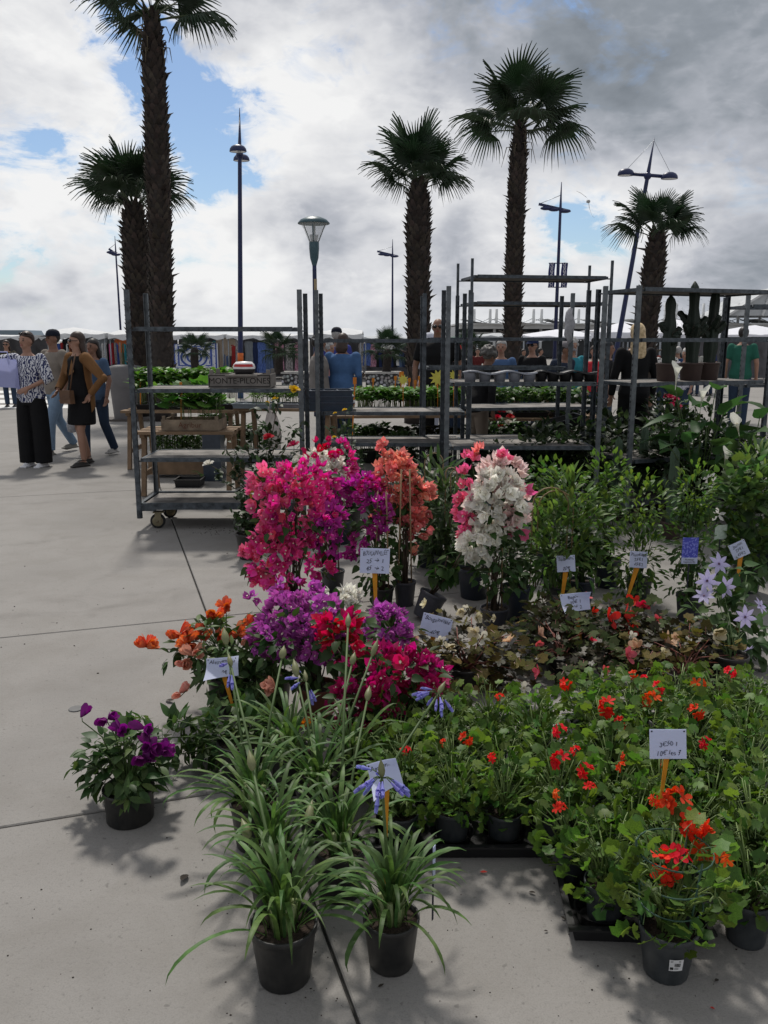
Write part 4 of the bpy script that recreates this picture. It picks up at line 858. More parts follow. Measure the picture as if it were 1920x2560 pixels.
# ================================================================== people
SKIN = mat('skin', (0.30, 0.165, 0.115), 0.55, 0.08, 10); SKIND = mat('skin_tan', (0.20, 0.105, 0.07), 0.55, 0.08, 10); SHOEW = mat('shoe_white', (0.6, 0.6, 0.62), 0.6); SHOEK = mat('shoe_black', (0.02, 0.018, 0.016), 0.5); LEATH = mat('leather_brown', (0.10, 0.05, 0.025), 0.5, 0.2, 14); EYEM = mat('eye_dark', (0.02, 0.015, 0.012), 0.3); LIP = mat('lip', (0.24, 0.07, 0.06), 0.5); SUNG = mat('sunglass', (0.008, 0.008, 0.009), 0.15)
def fuse(mb, voxel=0.011, smooth=6, mats=None, name='body'):
    me = mb.mesh('tmp', mats); o = bpy.data.objects.new('tmp', me); COL.objects.link(o)
    r = o.modifiers.new('r', 'REMESH'); r.mode = 'VOXEL'; r.voxel_size = voxel; r.use_smooth_shade = True
    s = o.modifiers.new('s', 'SMOOTH'); s.factor = 0.5; s.iterations = smooth
    bpy.context.view_layer.update()
    out = bpy.data.meshes.new_from_object(o.evaluated_get(bpy.context.evaluated_depsgraph_get())); out.name = name
    bpy.data.objects.remove(o, do_unlink=True); bpy.data.meshes.remove(me)
    out.materials.clear(); out.materials.append(mats); return out
def loft(m, secs, n=20, M=None):
    vs = []
    for (x, y, z, rx, ry) in secs:
        for j in range(n): a = 2 * PI * j / n; vs.append(Vector((x + rx * math.cos(a), y + ry * math.sin(a), z)))
    if M: vs = [M(p) for p in vs]
    k = len(secs); fs = [(i * n + j, i * n + (j + 1) % n, (i + 1) * n + (j + 1) % n, (i + 1) * n + j) for i in range(k - 1) for j in range(n)] + [tuple(range(n - 1, -1, -1)), tuple(range((k - 1) * n, k * n))]
    m.add(vs, fs)
DRESSES = {}
def person(label, x, y, hgt, yaw, skin=None, top=None, bottom=None, hair=None, hairlong=0.0, cap=None, shades=False, lean=0.0, armR=None, armL=None, sleeve='short', skirt=None, wide=False, stride=0.0, shoes=None, girth=1.0, open_jacket=None, turn=0.0, bald=False, curly=False, near=False, group=None, collar=None, visor=None):
    k = hgt / 1.70; t = thing('person', label, 'person', (x, y, 0), yaw, group); skin = skin or SKIN; t.scale = (k, k, k)
    g = girth; vx = 0.011 if near else 0.014
    def LN(p):                                                # bend the upper body forward at the hip
        p = Vector(p)
        if not lean or p.z < 0.92: return p
        f = min(1, (p.z - 0.92) / 0.16); a = lean * f; dz = p.z - 0.92; dy = p.y
        return Vector((p.x, dy * math.cos(a) - dz * math.sin(a), 0.92 + dz * math.cos(a) + dy * math.sin(a)))
    sh = {-1: Vector((-.175 * g, 0, 1.385)), 1: Vector((.175 * g, 0, 1.385))}
    arms = {-1: armR or ((-.245 * g, .01, 1.12), (-.245 * g, -.07, .88)), 1: armL or ((.245 * g, .01, 1.12), (.245 * g, -.07, .88))}
    arms = {s: [LN(sh[s])] + [LN(Vector(p)) for p in arms[s]] for s in (-1, 1)}
    legs = {s: [Vector((s * .085 * g, 0, .90)), Vector((s * .095, -.03 - stride * s * .16 - abs(stride) * .05, .48)), Vector((s * .095, .02 - stride * s * .34, .085 + (0.05 * abs(stride) if stride * s < 0 else 0)))] for s in (-1, 1)}
    torso = [(0, 0, .84, .14, .10), (0, .01, .92, .165, .118), (0, .01, 1.02, .142, .105), (0, 0, 1.12, .14, .10), (0, -.005, 1.26, .16, .108), (0, .0, 1.36, .165, .09), (0, .005, 1.415, .10, .07), (0, .0, 1.45, .052, .054), (0, -.012, 1.52, .048, .052)]
    torso = [(a, b, c, d * g, e * (1 + (g - 1) * 1.6)) for a, b, c, d, e in torso]
    # ---- body: one continuous surface
    m = MB(); loft(m, torso, 20, LN)
    ct, stn = math.cos(turn), math.sin(turn)
    def HD(p): p = Vector(p); return LN(Vector((p.x * ct - p.y * stn, p.x * stn + p.y * ct, p.z)))
    hd = MB(); hd.ball((0, -.005, 1.605), (.072, .090, .098), 16, 12); hd.ball((0, -.035, 1.545), (.052, .056, .052), 12, 8); hd.ball((0, -.098, 1.583), (.013, .018, .022), 8, 6)
    for s in (-1, 1): hd.ball((s * .074, .005, 1.59), (.010, .020, .030), 8, 6)
    hd.v = [HD(p) for p in hd.v]; m.merge(hd)
    for s in (-1, 1):
        a = arms[s]; m.tube(a, [.052 * g, .040, .027], 12); m.ball(tuple(a[0]), .056 * g, 10, 8); m.ball(tuple(a[1]), .040, 10, 8)
        d = (a[2] - a[1]).normalized(); side = d.cross(Vector((0, 1, .2))).normalized(); nrm = d.cross(side); w = a[2]
        m.tube([w - d * .01, w + d * .045, w + d * .088], [.026, .036, .033], 10, flat=0.55)
        for q, (off, ln) in enumerate(((-.026, .062), (-.009, .072), (.009, .068), (.026, .052))):
            b0 = w + d * .082 + side * off; m.tube([b0, b0 + d * ln * .5 + nrm * .008, b0 + d * ln * .92 + nrm * .028], [.0095, .0088, .0075], 6)
        th = w + d * .03 + side * .03; m.tube([th, th + d * .03 + side * .022, th + d * .06 + side * .026 + nrm * .012], [.012, .011, .008], 6)
        l = legs[s]; m.tube([l[0], l[0].lerp(l[1], .5), l[1], l[1].lerp(l[2], .35), l[2]], [.082 * g, .072 * g, .052, .054, .036], 12); m.tube([l[2] + Vector((0, .03, -.045)), l[2] + Vector((0, -.05, -.05)), l[2] + Vector((0, -.14, -.06))], [.034, .036, .025], 10, flat=.75)
    inst('body', fuse(m, 0.0085 if near else 0.012, 3, skin, 'body'), t)
    fc = MB()
    for s in (-1, 1):
        e = MB(); e.ball((s * .030, -.083, 1.603), (.014, .009, .007), 8, 6); e.v = [HD(p) for p in e.v]; e.build('eye', EYEM, t)
    e = MB(); e.ball((0, -.088, 1.548), (.024, .008, .008), 10, 6); e.v = [HD(p) for p in e.v]; e.build('mouth', LIP, t)
    b = MB()
    for s in (-1, 1): b.ball((s * .031, -.083, 1.625), (.021, .007, .0045), 8, 5)
    b.v = [HD(p) for p in b.v]; b.build('eyebrows', hair or EYEM, t)
    if shades:
        e = MB()
        for s in (-1, 1): e.ball((s * .033, -.094, 1.603), (.031, .010, .020), 10, 6); e.tube([(s * .062, -.088, 1.608), (s * .078, .0, 1.605)], .004, 5)
        e.tube([(-.01, -.1, 1.61), (.01, -.1, 1.61)], .004, 5); e.v = [HD(p) for p in e.v]; e.build('sunglasses', SUNG, t)
    if hair and not bald:
        h = MB(); h.ball((0, .012, 1.622), (.081, .094, .094), 16, 12)
        h.v = [p for p in h.v]
        keep = MB(); keep.ball((0, .012, 1.628), (.087, .100, .100), 16, 12)
        def cut(p): return Vector((p.x, max(p.y, -.088 + max(0, 1.70 - p.z) * .25) if p.z > 1.645 else max(p.y, .005), p.z))
        keep.v = [cut(p) for p in keep.v]
        if hairlong:
            secs = [(0, .035, 1.66, .075, .062), (0, .052, 1.55, .088, .055), (0, .068, 1.55 - hairlong * .5, .10, .042), (0, .075, 1.55 - hairlong, .07, .022)]
            loft(keep, secs, 14)
        if curly:
            r = random.Random(4)
            for _ in range(40): d = rdir(r, -.35, 1); keep.ball((d.x * .095, .03 + d.y * .085, 1.63 + d.z * .095), .032, 6, 5)
        keep.v = [HD(p) for p in keep.v]; inst('hair', fuse(keep, 0.009, 2, hair, 'hair'), t)
    if cap:
        c = MB(); c.lathe([(.088, 1.635), (.090, 1.66), (.078, 1.70), (.045, 1.725), (.001, 1.732)], 18, ell=(1, 1.1), c=(0, .01, 0)); c.add([(-.07, -.075, 1.648), (.07, -.075, 1.648), (.055, -.15, 1.632), (-.055, -.15, 1.632), (-.07, -.075, 1.642), (.07, -.075, 1.642), (.055, -.15, 1.627), (-.055, -.15, 1.627)], [(0, 1, 2, 3), (7, 6, 5, 4), (0, 3, 7, 4), (1, 5, 6, 2), (3, 2, 6, 7)]); c.v = [HD(p) for p in c.v]; c.build('cap', cap, t)
    if visor:
        c = MB(); c.lathe([(.084, 1.63), (.087, 1.632), (.087, 1.662), (.083, 1.664)], 18, ell=(1, 1.1), c=(0, .008, 0)); c.v = [HD(p) for p in c.v]; c.build('visor_band', visor, t)
    if top:
        m = MB(); inf = .014
        secs = [(a, b, c, d + inf + .012 * (c < 1.1), e + inf + .014 * (c < 1.1)) for a, b, c, d, e in torso if c < 1.43]
        secs[0] = (0, 0, .83, .165 * g, .13 * g); loft(m, secs, 20, LN)
        for s in (-1, 1):
            a = arms[s]; m.ball(tuple(a[0]), .066 * g, 10, 8)
            if sleeve == 'short': m.tube([a[0], a[0].lerp(a[1], .75)], [.064 * g, .060], 12)
            elif sleeve == 'elbow': m.tube([a[0], a[0].lerp(a[1], .6), a[1], a[1].lerp(a[2], .25)], [.07 * g, .075, .078, .066], 12)
            elif sleeve == 'long': m.tube([a[0], a[1], a[1].lerp(a[2], .93)], [.064 * g, .052, .040], 12); m.ball(tuple(a[1]), .052, 10, 8)
        inst('top', fuse(m, vx, 5, top, 'top'), t)
    if open_jacket:                                            # jacket worn open over the top: back and two front panels
        m = MB()
        for s in (-1, 1):
            n = 9; rows = []
            for zi, z in enumerate((1.43, 1.36, 1.25, 1.12, 1.0, .90, .80)):
                w = (.10, .185, .185, .175, .19, .205, .20)[zi] * g; dpt = (.08, .115, .13, .13, .14, .15, .15)[zi] * g; row = []
                for j in range(n):
                    a = R(90 - j * (118 + zi * -6) / (n - 1)); row.append(LN(Vector((s * w * math.cos(a), dpt * math.sin(a), z - (0.10 * (j / (n - 1)) ** 2 if zi == 6 else 0)))))
                rows.append(row)
            vs = [p for r_ in rows for p in r_]; m.add(vs, [(i * n + j, i * n + j + 1, (i + 1) * n + j + 1, (i + 1) * n + j) for i in range(6) for j in range(n - 1)])
            lp = [LN(Vector((s * .06, -.118, 1.38))), LN(Vector((s * .145, -.145, 1.22))), LN(Vector((s * .03, -.16, 1.17))), LN(Vector((s * .035, -.13, 1.30)))]; m.add(lp, [(0, 1, 2, 3)])
            a = arms[s]; m.tube([a[0], a[1], a[1].lerp(a[2], .92)], [.074 * g, .060, .045], 12, cap=False); m.ball(tuple(a[1]), .060, 10, 8); m.ball(tuple(a[0]), .074 * g, 10, 8)
        m.build('jacket', open_jacket, t)
    if bottom:
        m = MB(); loft(m, [(0, 0, .80, .165 * g, .125 * g), (0, .01, .92, .182 * g, .135 * g), (0, .01, 1.03, .158 * g, .122 * g)], 20, LN)
        for s in (-1, 1):
            l = legs[s]
            if wide: loft(m, [(s * .11, 0, .055, .108, .108), (s * .108, 0, .45, .106, .11), (s * .095, .0, .75, .105, .12), (s * .08, .0, .90, .09, .11)], 16)
            else: m.tube([l[0] + Vector((0, 0, .02)), l[0].lerp(l[1], .5), l[1], l[1].lerp(l[2], .5), l[2] + Vector((0, .01, -.02))], [.098 * g, .088 * g, .070, .066, .060], 12)
        inst('trousers', fuse(m, vx, 4, bottom, 'trousers'), t)
    if skirt:
        m = MB(); loft(m, [(0, -.01, .54, .195 * g, .155 * g), (0, 0, .72, .19 * g, .15 * g), (0, .01, .92, .182 * g, .135 * g), (0, .01, 1.05, .158 * g, .122 * g)], 22, LN); inst('skirt', fuse(m, vx, 4, skirt, 'skirt'), t)
    for s in (-1, 1):
        f = legs[s][2]; m = MB(); z0 = f.z - .085; m.tube([f + Vector((0, .045, -.055)), f + Vector((0, -.04, -.055)), f + Vector((0, -.125, -.065)), f + Vector((0, -.165, -.07))], [.036, .041, .040, .022], 12, flat=.8); m.box((f.x, f.y - .06, z0 + .011), (.085, .25, .022)); inst('shoe', fuse(m, .009, 3, shoes or SHOEK, 'shoe'), t)
    return t
def patterned(name, c1, c2, scale, dist=4.0):
    m = bpy.data.materials.new(name); m.use_nodes = True; nt = m.node_tree; L = nt.links.new; bs = nt.nodes['Principled BSDF']; bs.inputs['Roughness'].default_value = .8; tc = nd(nt, 'ShaderNodeTexCoord')
    w = nd(nt, 'ShaderNodeTexWave', i_Scale=scale, i_Distortion=dist, i_Detail=2.0); w.inputs['Detail Scale'].default_value = 2.2; L(tc.outputs['Object'], w.inputs['Vector']); L(mixc(nt, ramp(nt, w.outputs['Fac'], [(.42, 0), (.52, 1)]), c1, c2), bs.inputs['Base Color']); return m
def spotted(name, c1, c2, scale):
    m = bpy.data.materials.new(name); m.use_nodes = True; nt = m.node_tree; L = nt.links.new; bs = nt.nodes['Principled BSDF']; bs.inputs['Roughness'].default_value = .8; tc = nd(nt, 'ShaderNodeTexCoord')
    v = nd(nt, 'ShaderNodeTexVoronoi', i_Scale=scale); L(tc.outputs['Object'], v.inputs['Vector']); a = math_n(nt, 'MULTIPLY', math_n(nt, 'GREATER_THAN', v.outputs['Distance'], .18), math_n(nt, 'LESS_THAN', v.outputs['Distance'], .42)); L(mixc(nt, a, c1, c2), bs.inputs['Base Color']); return m
def cl(n, c, v=.12): return mat('wear_' + n, c, 0.85, v, 9, spec=.15, bump=.7, bscale=11)
HB, HD_, HG, HBL = mat('hair_brown', (.035, .018, .012), .5, .3, 40), mat('hair_dark', (.014, .010, .009), .5, .3, 40), mat('hair_grey', (.32, .31, .30), .6, .3, 40), mat('hair_blond', (.42, .29, .14), .5, .35, 30, col2=(.55, .42, .25))
BLACKC, JEANL, JEAND, TAN, BEIGE = cl('black', (.009, .009, .010)), cl('jeans_light', (.16, .23, .32)), cl('jeans_dark', (.025, .04, .07)), cl('tan_suede', (.17, .085, .035)), cl('beige', (.20, .175, .15))
def top_h(px, py, Y): return AT(px, py, Y).z
p = G(92, 1166); person('woman in navy and white patterned blouse and wide black trousers, arm stretched out', p.x, p.y, top_h(92, 832, p.y), R(-10), None, patterned('blouse_print', (.55, .56, .60), (.015, .022, .085), 9.5, 9.0), BLACKC, HB, 0.0, sleeve='elbow', wide=True, shoes=SHOEW, armR=((-.40, -.05, 1.34), (-.62, -.10, 1.30)), armL=((.27, -.02, 1.13), (.08, -.17, 1.02)), near=True, turn=R(-12))
e = thing('sunglasses', 'sunglasses pushed up on the hair of the woman in the patterned blouse', 'sunglasses', (p.x, p.y, 0), R(-10)); kk = top_h(92, 832, p.y) / 1.70
m = MB()
for s in (-1, 1): m.ball((s * .035, -.062, 1.693), (.030, .016, .012), 10, 6)
m.tube([(-.06, -.05, 1.69), (-.085, .02, 1.66)], .004, 5); m.tube([(.06, -.05, 1.69), (.085, .02, 1.66)], .004, 5); m.v = [q * kk for q in m.v]; m.build('lenses', SUNG, e)
bgx = thing('shopping_bag', 'large pale lavender bag held out by the woman in the patterned blouse', 'bag', (AT(18, 935, p.y - .12).x, p.y - .12, AT(18, 968, p.y).z)); z_ = (968 - 902) * p.y / F
m = MB(); m.add([(-.28, 0, 0.02), (.10, -.05, 0.0), (.14, 0, -.03), (.12, .06, 0.0), (-.28, .08, .02), (-.28, -.01, z_ - .02), (.02, -.04, z_ + .03), (.13, 0, z_ - .02), (.10, .05, z_ + .01), (-.28, .06, z_)], [(0, 1, 6, 5), (1, 2, 7, 6), (2, 3, 8, 7), (3, 4, 9, 8), (4, 0, 5, 9), (4, 3, 2, 1, 0)], smooth=False); m.build('body', mat('lavender_bag', (.36, .38, .58), .5, .06, 3, trans=.3), bgx); MB().tube([(-.1, 0, z_), (-.08, 0, z_ + .10), (.02, 0, z_ + .10), (.04, 0, z_ + .02)], .010, 6).build('handle', mat('lavender_bag', ()), bgx)
p2 = G(214, 1163); person('woman in tan open jacket and black knee dress with hand on hip', p2.x, p2.y, top_h(200, 833, p2.y), R(-42), None, BLACKC, None, HB, .16, open_jacket=TAN, skirt=BLACKC, sleeve='none', shoes=SHOEK, armR=((-.27, -.06, 1.14), (-.17, -.22, .98)), armL=((.40, .10, 1.14), (.24, .0, .93)), stride=.25, near=True, girth=1.08, shades=True, turn=R(-18))
hb = thing('handbag', 'small brown crossbody handbag of the woman in the tan jacket', 'bag', (AT(168, 985, p2.y - .25).x, p2.y - .26, AT(168, 1010, p2.y - .25).z), R(-30)); m = MB(); m.box((0, 0, .085), (.19, .07, .16), taper=.9); m.build('body', LEATH, hb); MB().add([(-.095, -.037, .168), (.095, -.037, .168), (.09, -.039, .08), (0, -.042, .06), (-.09, -.039, .08)], [(0, 1, 2, 3, 4)]).build('flap', LEATH, hb); MB().tube([(.06, 0, .16), (.09, .03, .40), (.13, .06, .60)], .008, 6).build('strap', LEATH, hb)
p3 = G(150, 1132); person('man in beige polo shirt, dark cap and light jeans walking behind the two women', p3.x + .02, p3.y, top_h(112, 828, p3.y), R(-35), SKIND, BEIGE, JEANL, HD_, cap=cl('capdark', (.012, .015, .025)), stride=.75, shoes=cl('shoe_grey', (.20, .19, .17)), girth=1.1, near=True)
p4 = G(250, 1140); person('person in dark jeans and white soled sneakers walking behind the tan jacket', p4.x, p4.y, top_h(243, 850, p4.y), R(-20), SKIND, cl('denim_mid', (.06, .10, .17)), JEAND, HD_, .2, stride=-.6, shoes=cl('sneaker', (.30, .29, .28), .6), near=True)
pb = AT(180, 1070, 11.4); bg2 = thing('plastic_bag', 'clear plastic bag swinging behind the woman in the tan jacket', 'bag', (pb.x, 11.4, AT(180, 1082, 11.4).z)); m = MB(); m.lathe([(.005, 0), (.06, .015), (.075, .10), (.05, .22), (.02, .36)], 12, ell=(1, .7)); m.build('body', mat('cloudy_plastic', ()), bg2); MB().tube([(0, 0, .35), (.02, 0, .45)], .008, 5).build('handle', mat('cloudy_plastic', ()), bg2)
CR = 'people standing round the plant tables'
def crowd(label, px, top_py, Y, yaw, **kw): person(label, AT(px, 850, Y).x, Y, top_h(px, top_py, Y), R(yaw), group=kw.pop('group', CR), **kw)
crowd('dark haired person in sunglasses at the left edge near the van', 14, 852, 20.0, 10, top=cl('olive_top', (.05, .045, .025)), bottom=JEAND, hair=HB, hairlong=.15, shades=True)
crowd('man with visor and grey shirt standing side on behind the trolley posts', 796, 840, 11.6, 95, skin=SKIND, top=cl('greyshirt', (.19, .175, .165)), bottom=JEAND, hair=HD_, visor=cl('visor_white', (.5, .5, .52)), girth=1.15)
crowd('grey haired woman in a pale pink shirt behind the man with the visor', 822, 856, 12.8, 60, top=cl('pinkshirt', (.42, .22, .22)), bottom=BEIGE, hair=HG, curly=True)
crowd('man in blue denim shirt seen from behind leaning over the seedlings', 852, 835, 11.75, 165, skin=SKIND, top=cl('denim_shirt', (.055, .115, .24)), bottom=JEAND, hair=HB, hairlong=.12, sleeve='long', lean=.16, girth=1.15, armR=((-.26, .02, 1.12), (-.20, -.22, .98)), armL=((.30, .0, 1.12), (.12, -.25, .98)))
crowd('man in dark cap and violet shirt behind the denim shirt man', 842, 822, 14.2, 175, skin=SKIND, top=cl('violetshirt', (.04, .05, .22)), bottom=JEAND, hair=HG, cap=cl('capdark', ()))
crowd('bald man in sunglasses and black T-shirt behind the medium palm trolley', 1095, 797, 11.5, -8, skin=SKIND, top=BLACKC, bottom=BLACKC, hair=HG, bald=True, shades=True, girth=1.15)
crowd('person in a long white T-shirt and pale cap beside the bald man', 1074, 836, 12.8, 20, top=cl('whiteshirt', (.45, .47, .55)), bottom=cl('whiteshirt', ()), hair=HB, cap=cl('capwhite', (.45, .46, .52)))
crowd('child in a bright red cap behind the bald man', 1142, 864, 13.4, 0, top=BLACKC, bottom=JEAND, hair=HB, cap=cl('capred', (.50, .03, .03)))
crowd('grey curly haired seller in black top and khaki trousers bending over', 1196, 866, 9.75, 120, skin=SKIND, top=BLACKC, bottom=cl('khaki', (.20, .165, .135)), hair=mat('hair_salt', (.10, .095, .09), .6, .4, 40), curly=True, lean=.28, sleeve='long', girth=1.05)
crowd('short grey haired woman in glasses and denim jacket talking', 1254, 852, 12.2, -15, top=cl('denim_jacket', (.06, .11, .22)), bottom=JEAND, hair=HG, sleeve='long', shades=False, armR=((-.25, -.02, 1.12), (-.05, -.22, 1.22)))
crowd('man in navy cap, sunglasses and dark jacket', 1332, 848, 12.6, -35, top=BLACKC, bottom=JEAND, hair=HD_, cap=cl('capnavy', (.015, .025, .07)), shades=True, sleeve='long')
crowd('man in grey cap and navy jacket bending over the plants', 1392, 852, 11.9, 40, skin=SKIND, top=cl('navyjacket', (.022, .03, .05)), bottom=JEAND, hair=HD_, cap=cl('capgrey', (.16, .15, .16)), lean=.30, sleeve='long', girth=1.1)
crowd('white haired woman in a teal top behind the pale trolley post', 1432, 850, 12.9, 15, top=cl('teal', (.03, .20, .25)), bottom=BEIGE, hair=HG, curly=True)
crowd('person in a red and white top between the trolley posts', 1488, 866, 14.0, 0, top=cl('redtop', (.45, .03, .04), .2), bottom=JEAND, hair=HB)
crowd('man in dark clothes turned away beside the blond woman', 1522, 856, 12.5, 70, skin=SKIND, top=BLACKC, bottom=JEAND, hair=HD_)
crowd('blond long haired woman in black seen from behind', 1592, 812, 10.0, 185, top=BLACKC, bottom=BLACKC, hair=HBL, hairlong=.42, sleeve='long')
crowd('dark haired woman in a black and white ring print top', 1670, 862, 15.5, 0, top=spotted('ring_print', (.55, .54, .52), (.02, .02, .022), 22), bottom=JEAND, hair=HD_, sleeve='elbow')
crowd('grey curly haired woman in printed top beside the cactus pots', 1718, 874, 15.0, -60, top=spotted('ring_print2', (.5, .5, .55), (.05, .06, .12), 26), bottom=JEAND, hair=HG, curly=True)
crowd('white haired man in blue seen from behind by the white tent', 1697, 868, 18.0, 170, top=cl('bluesweater', (.02, .045, .11)), bottom=JEAND, hair=HG)
crowd('person in green seen beyond the tall cactuses', 1858, 820, 15.0, 150, top=cl('greentop', (.02, .10, .07)), bottom=JEAND, hair=HD_)
for i, (px, py, c, lab) in enumerate(((1195, 872, (.10, .02, .02), 'far shopper in a dark red top near the low grey awning'), (1310, 874, (.05, .05, .06), 'far shopper in grey under the bright white awning'), (1352, 872, (.20, .20, .22), 'far shopper in pale grey under the bright white awning'), (1640, 870, (.25, .06, .05), 'far shopper in rust red by the white tent'), (1745, 872, (.30, .30, .28), 'far shopper in cream by the white tent'), (1780, 866, (.03, .04, .10), 'far shopper in navy by the white tent'))):
    crowd(lab, px, py, 24.0, 40 * i, top=cl('far%d' % i, c), bottom=JEAND, hair=HD_, group='far shoppers under the awnings')
# dog
q = G(893, 946); t = thing('dog', 'brown dog with dark harness standing with lowered head near the planters', 'dog', (q.x, q.y, 0), R(150)); DOG = mat('dog_fur', (.16, .095, .045), .9, .3, 14); m = MB()
m.tube([(-.30, 0, .42), (-.12, 0, .44), (.12, 0, .44), (.30, 0, .46)], [.10, .115, .13, .12], 12); m.tube([(.28, 0, .48), (.42, 0, .44), (.50, 0, .34)], [.10, .075, .07], 10); m.ball((.53, 0, .30), (.09, .07, .08), 10, 8); m.tube([(.55, 0, .28), (.62, 0, .20)], [.05, .03], 8)
for s in (-1, 1):
    m.tube([(.24, s * .07, .42), (.22, s * .07, .20), (.25, s * .07, .03)], [.055, .032, .026], 8); m.tube([(-.26, s * .07, .42), (-.20, s * .07, .26), (-.32, s * .07, .16), (-.28, s * .07, .03)], [.075, .045, .028, .026], 8); m.ball((.49, s * .07, .33), (.03, .015, .06), 8, 6)
m.tube([(-.32, 0, .46), (-.48, 0, .52), (-.58, 0, .62)], [.03, .022, .012], 8); inst('body', fuse(m, .016, 3, DOG, 'body'), t); m = MB(); m.tube([(.10, 0, .44), (.16, 0, .44)], .136, 14); m.build('harness', BLACKC, t)
# ================================================================== hand written price cards
PAPER = mat('card_paper', (0.56, 0.60, 0.74), 0.7, 0.03, 6, trans=0.25); PEN = mat('pen_ink', (0.02, 0.02, 0.035), 0.7); STK = mat('sign_stake', (0.58, 0.24, 0.015), 0.6, 0.2, 20)
def price_card(label, cx, cy, w, h, Y, lines, foot, roll=0.0, curl=(0, 0), tsz=None, tilt=14, fz=0.0):
    q = AT(cx, cy, Y); f = AT(foot[0], foot[1], Y); k = (Y * CT + (H - q.z) * ST) / F; W, Hh = w * k, h * k * 1.08
    t = thing('price_card', label, 'price card', (f.x, Y, max(0.0, f.z)), 0, 'hand written price cards on stakes'); o = Vector(t.location)
    M = Matrix.Translation(q - o) @ Matrix.Rotation(R(90 - tilt), 4, 'X') @ Matrix.Rotation(R(roll), 4, 'Z')
    m = MB(); n = 8; vs = []
    for side in (0, 1):
        for i in range(n + 1):
            for j in range(n + 1):
                u, v = i / n - .5, j / n - .5; z = curl[0] * W * max(0, u + v - .35) ** 2 * 2 + curl[1] * W * max(0, -u - v - .2) ** 2 * 2 - side * 0.0008; vs.append((u * W, v * Hh, z))
    k1 = (n + 1) ** 2; fs = []
    for i in range(n):
        for j in range(n): a = i * (n + 1) + j; fs += [(a, a + n + 1, a + n + 2, a + 1), (k1 + a, k1 + a + 1, k1 + a + n + 2, k1 + a + n + 1)]
    m.add(vs, fs); c = m.build('card', PAPER, t, M)
    L_ = len(lines); sz = (tsz or 0.30) * Hh
    for i, tx in enumerate(lines):
        to = text_obj('handwriting', tx, sz, PEN, c, Matrix.Translation((0, Hh * (.30 - .60 * (i + (.5 if L_ == 1 else 0)) / max(1, L_ - 1)), 0.0016)) @ Matrix.Rotation(R(2.5), 4, 'Z'), shear=.25)
        rj = random.Random(len(tx) * 7 + i)
        for v in to.data.vertices:
            v.co.y += sz * (.10 * math.sin(v.co.x / sz * 2.3 + rj.random() * .05 + i) + .05 * math.sin(v.co.x / sz * 7.1)); v.co.x += sz * .06 * math.sin(v.co.y / sz * 5 + v.co.x / sz * 3)
        wd = max((v.co.x for v in to.data.vertices), default=.01) * 2
        if wd > W * .86: to.matrix_basis = to.matrix_basis @ Matrix.Diagonal((W * .86 / wd, 1, 1, 1))
    p = MB()
    for sx in (-1, 1):
        p.lathe([(0.0001, .0012), (.0022, .001), (.0024, 0)], 8, c=(sx * W * .44, Hh * .43 * (1 if sx > 0 else 1), .001))
    p.build('pin', PEN, c)
    top = M @ Vector((0, -Hh * .30, -.004)); s = MB(); b0 = Vector((0, 0, -.02 if t.location.z > .02 else 0)); d = top - b0; x = Vector((1, 0, 0)); nn = 4
    ws = [.0035, .006, .0075, .009, .011]; vs = []
    for i in range(5): c_ = b0 + d * (i / 4); vs += [c_ - x * ws[i] * Y / 3.2, c_ + x * ws[i] * Y / 3.2, c_ + x * ws[i] * Y / 3.2 + Vector((0, .004, 0)), c_ - x * ws[i] * Y / 3.2 + Vector((0, .004, 0))]
    s.add(vs, [(4 * i + j, 4 * i + (j + 1) % 4, 4 * i + 4 + (j + 1) % 4, 4 * i + 4 + j) for i in range(4) for j in range(4)] + [(3, 2, 1, 0), (16, 17, 18, 19)], smooth=False); s.build('stake', STK, t)
    return t
price_card('white price card lettered BOUGAINVILLEE 25 for 1, 45 for 2', 937, 1402, 74, 58, 4.45, ['BOUGAINVILLÉE', '25 → 1', '45 → 2'], (940, 1530), roll=-2, tsz=.24)
price_card('tilted white price card lettered Bougainvillée 40€', 1090, 1566, 76, 50, 3.72, ['Bougainvillée', '40€'], (1068, 1640), roll=-14, tsz=.27)
price_card('curled white price card lettered Begonia on a thick orange stake', 1438, 1505, 72, 42, 4.05, ['Begonia', '10€ 1', '18€ 2'], (1455, 1610), roll=7, curl=(.5, .4), tsz=.26)
price_card('white price card lettered Solanum 20€ before the hoop climber', 1415, 1409, 46, 38, 4.5, ['Solanum', '20€'], (1404, 1500), roll=3, tsz=.28)
price_card('white price card lettered Plumbago on a slanting stake', 1596, 1399, 44, 38, 4.6, ['Plumbago', '25€1', '45€2'], (1565, 1500), roll=-4, tsz=.26)
price_card('small tilted white price card lettered Jasmin', 1848, 1374, 44, 36, 4.75, ['Jasmin', '25€1', '45€2'], (1845, 1445), roll=24, tsz=.26)
price_card('curled white price card lettered Alstromeria 20€', 556, 1668, 78, 44, 3.15, ['Alstromeria', '20€'], (586, 1770), roll=4, curl=(-.3, .5), tsz=.28)
price_card('curled white agapanthus price card partly hidden by blue blooms', 962, 1936, 76, 66, 2.0, ['Agapanthe', '', ''], (960, 2225), roll=16, curl=(.3, .8), tsz=.22)
price_card('white price card lettered 3€50 1, 10€ les 3 above the geraniums', 1670, 1860, 92, 68, 2.12, ['', '3€50 1', '10€ les 3'], (1650, 2010), roll=0, tsz=.22)
price_card('tiny white price card lettered Rosier beside the rose bush', 628, 1212, 24, 18, 6.1, ['Rosier'], (640, 1330), roll=-4, tsz=.5)
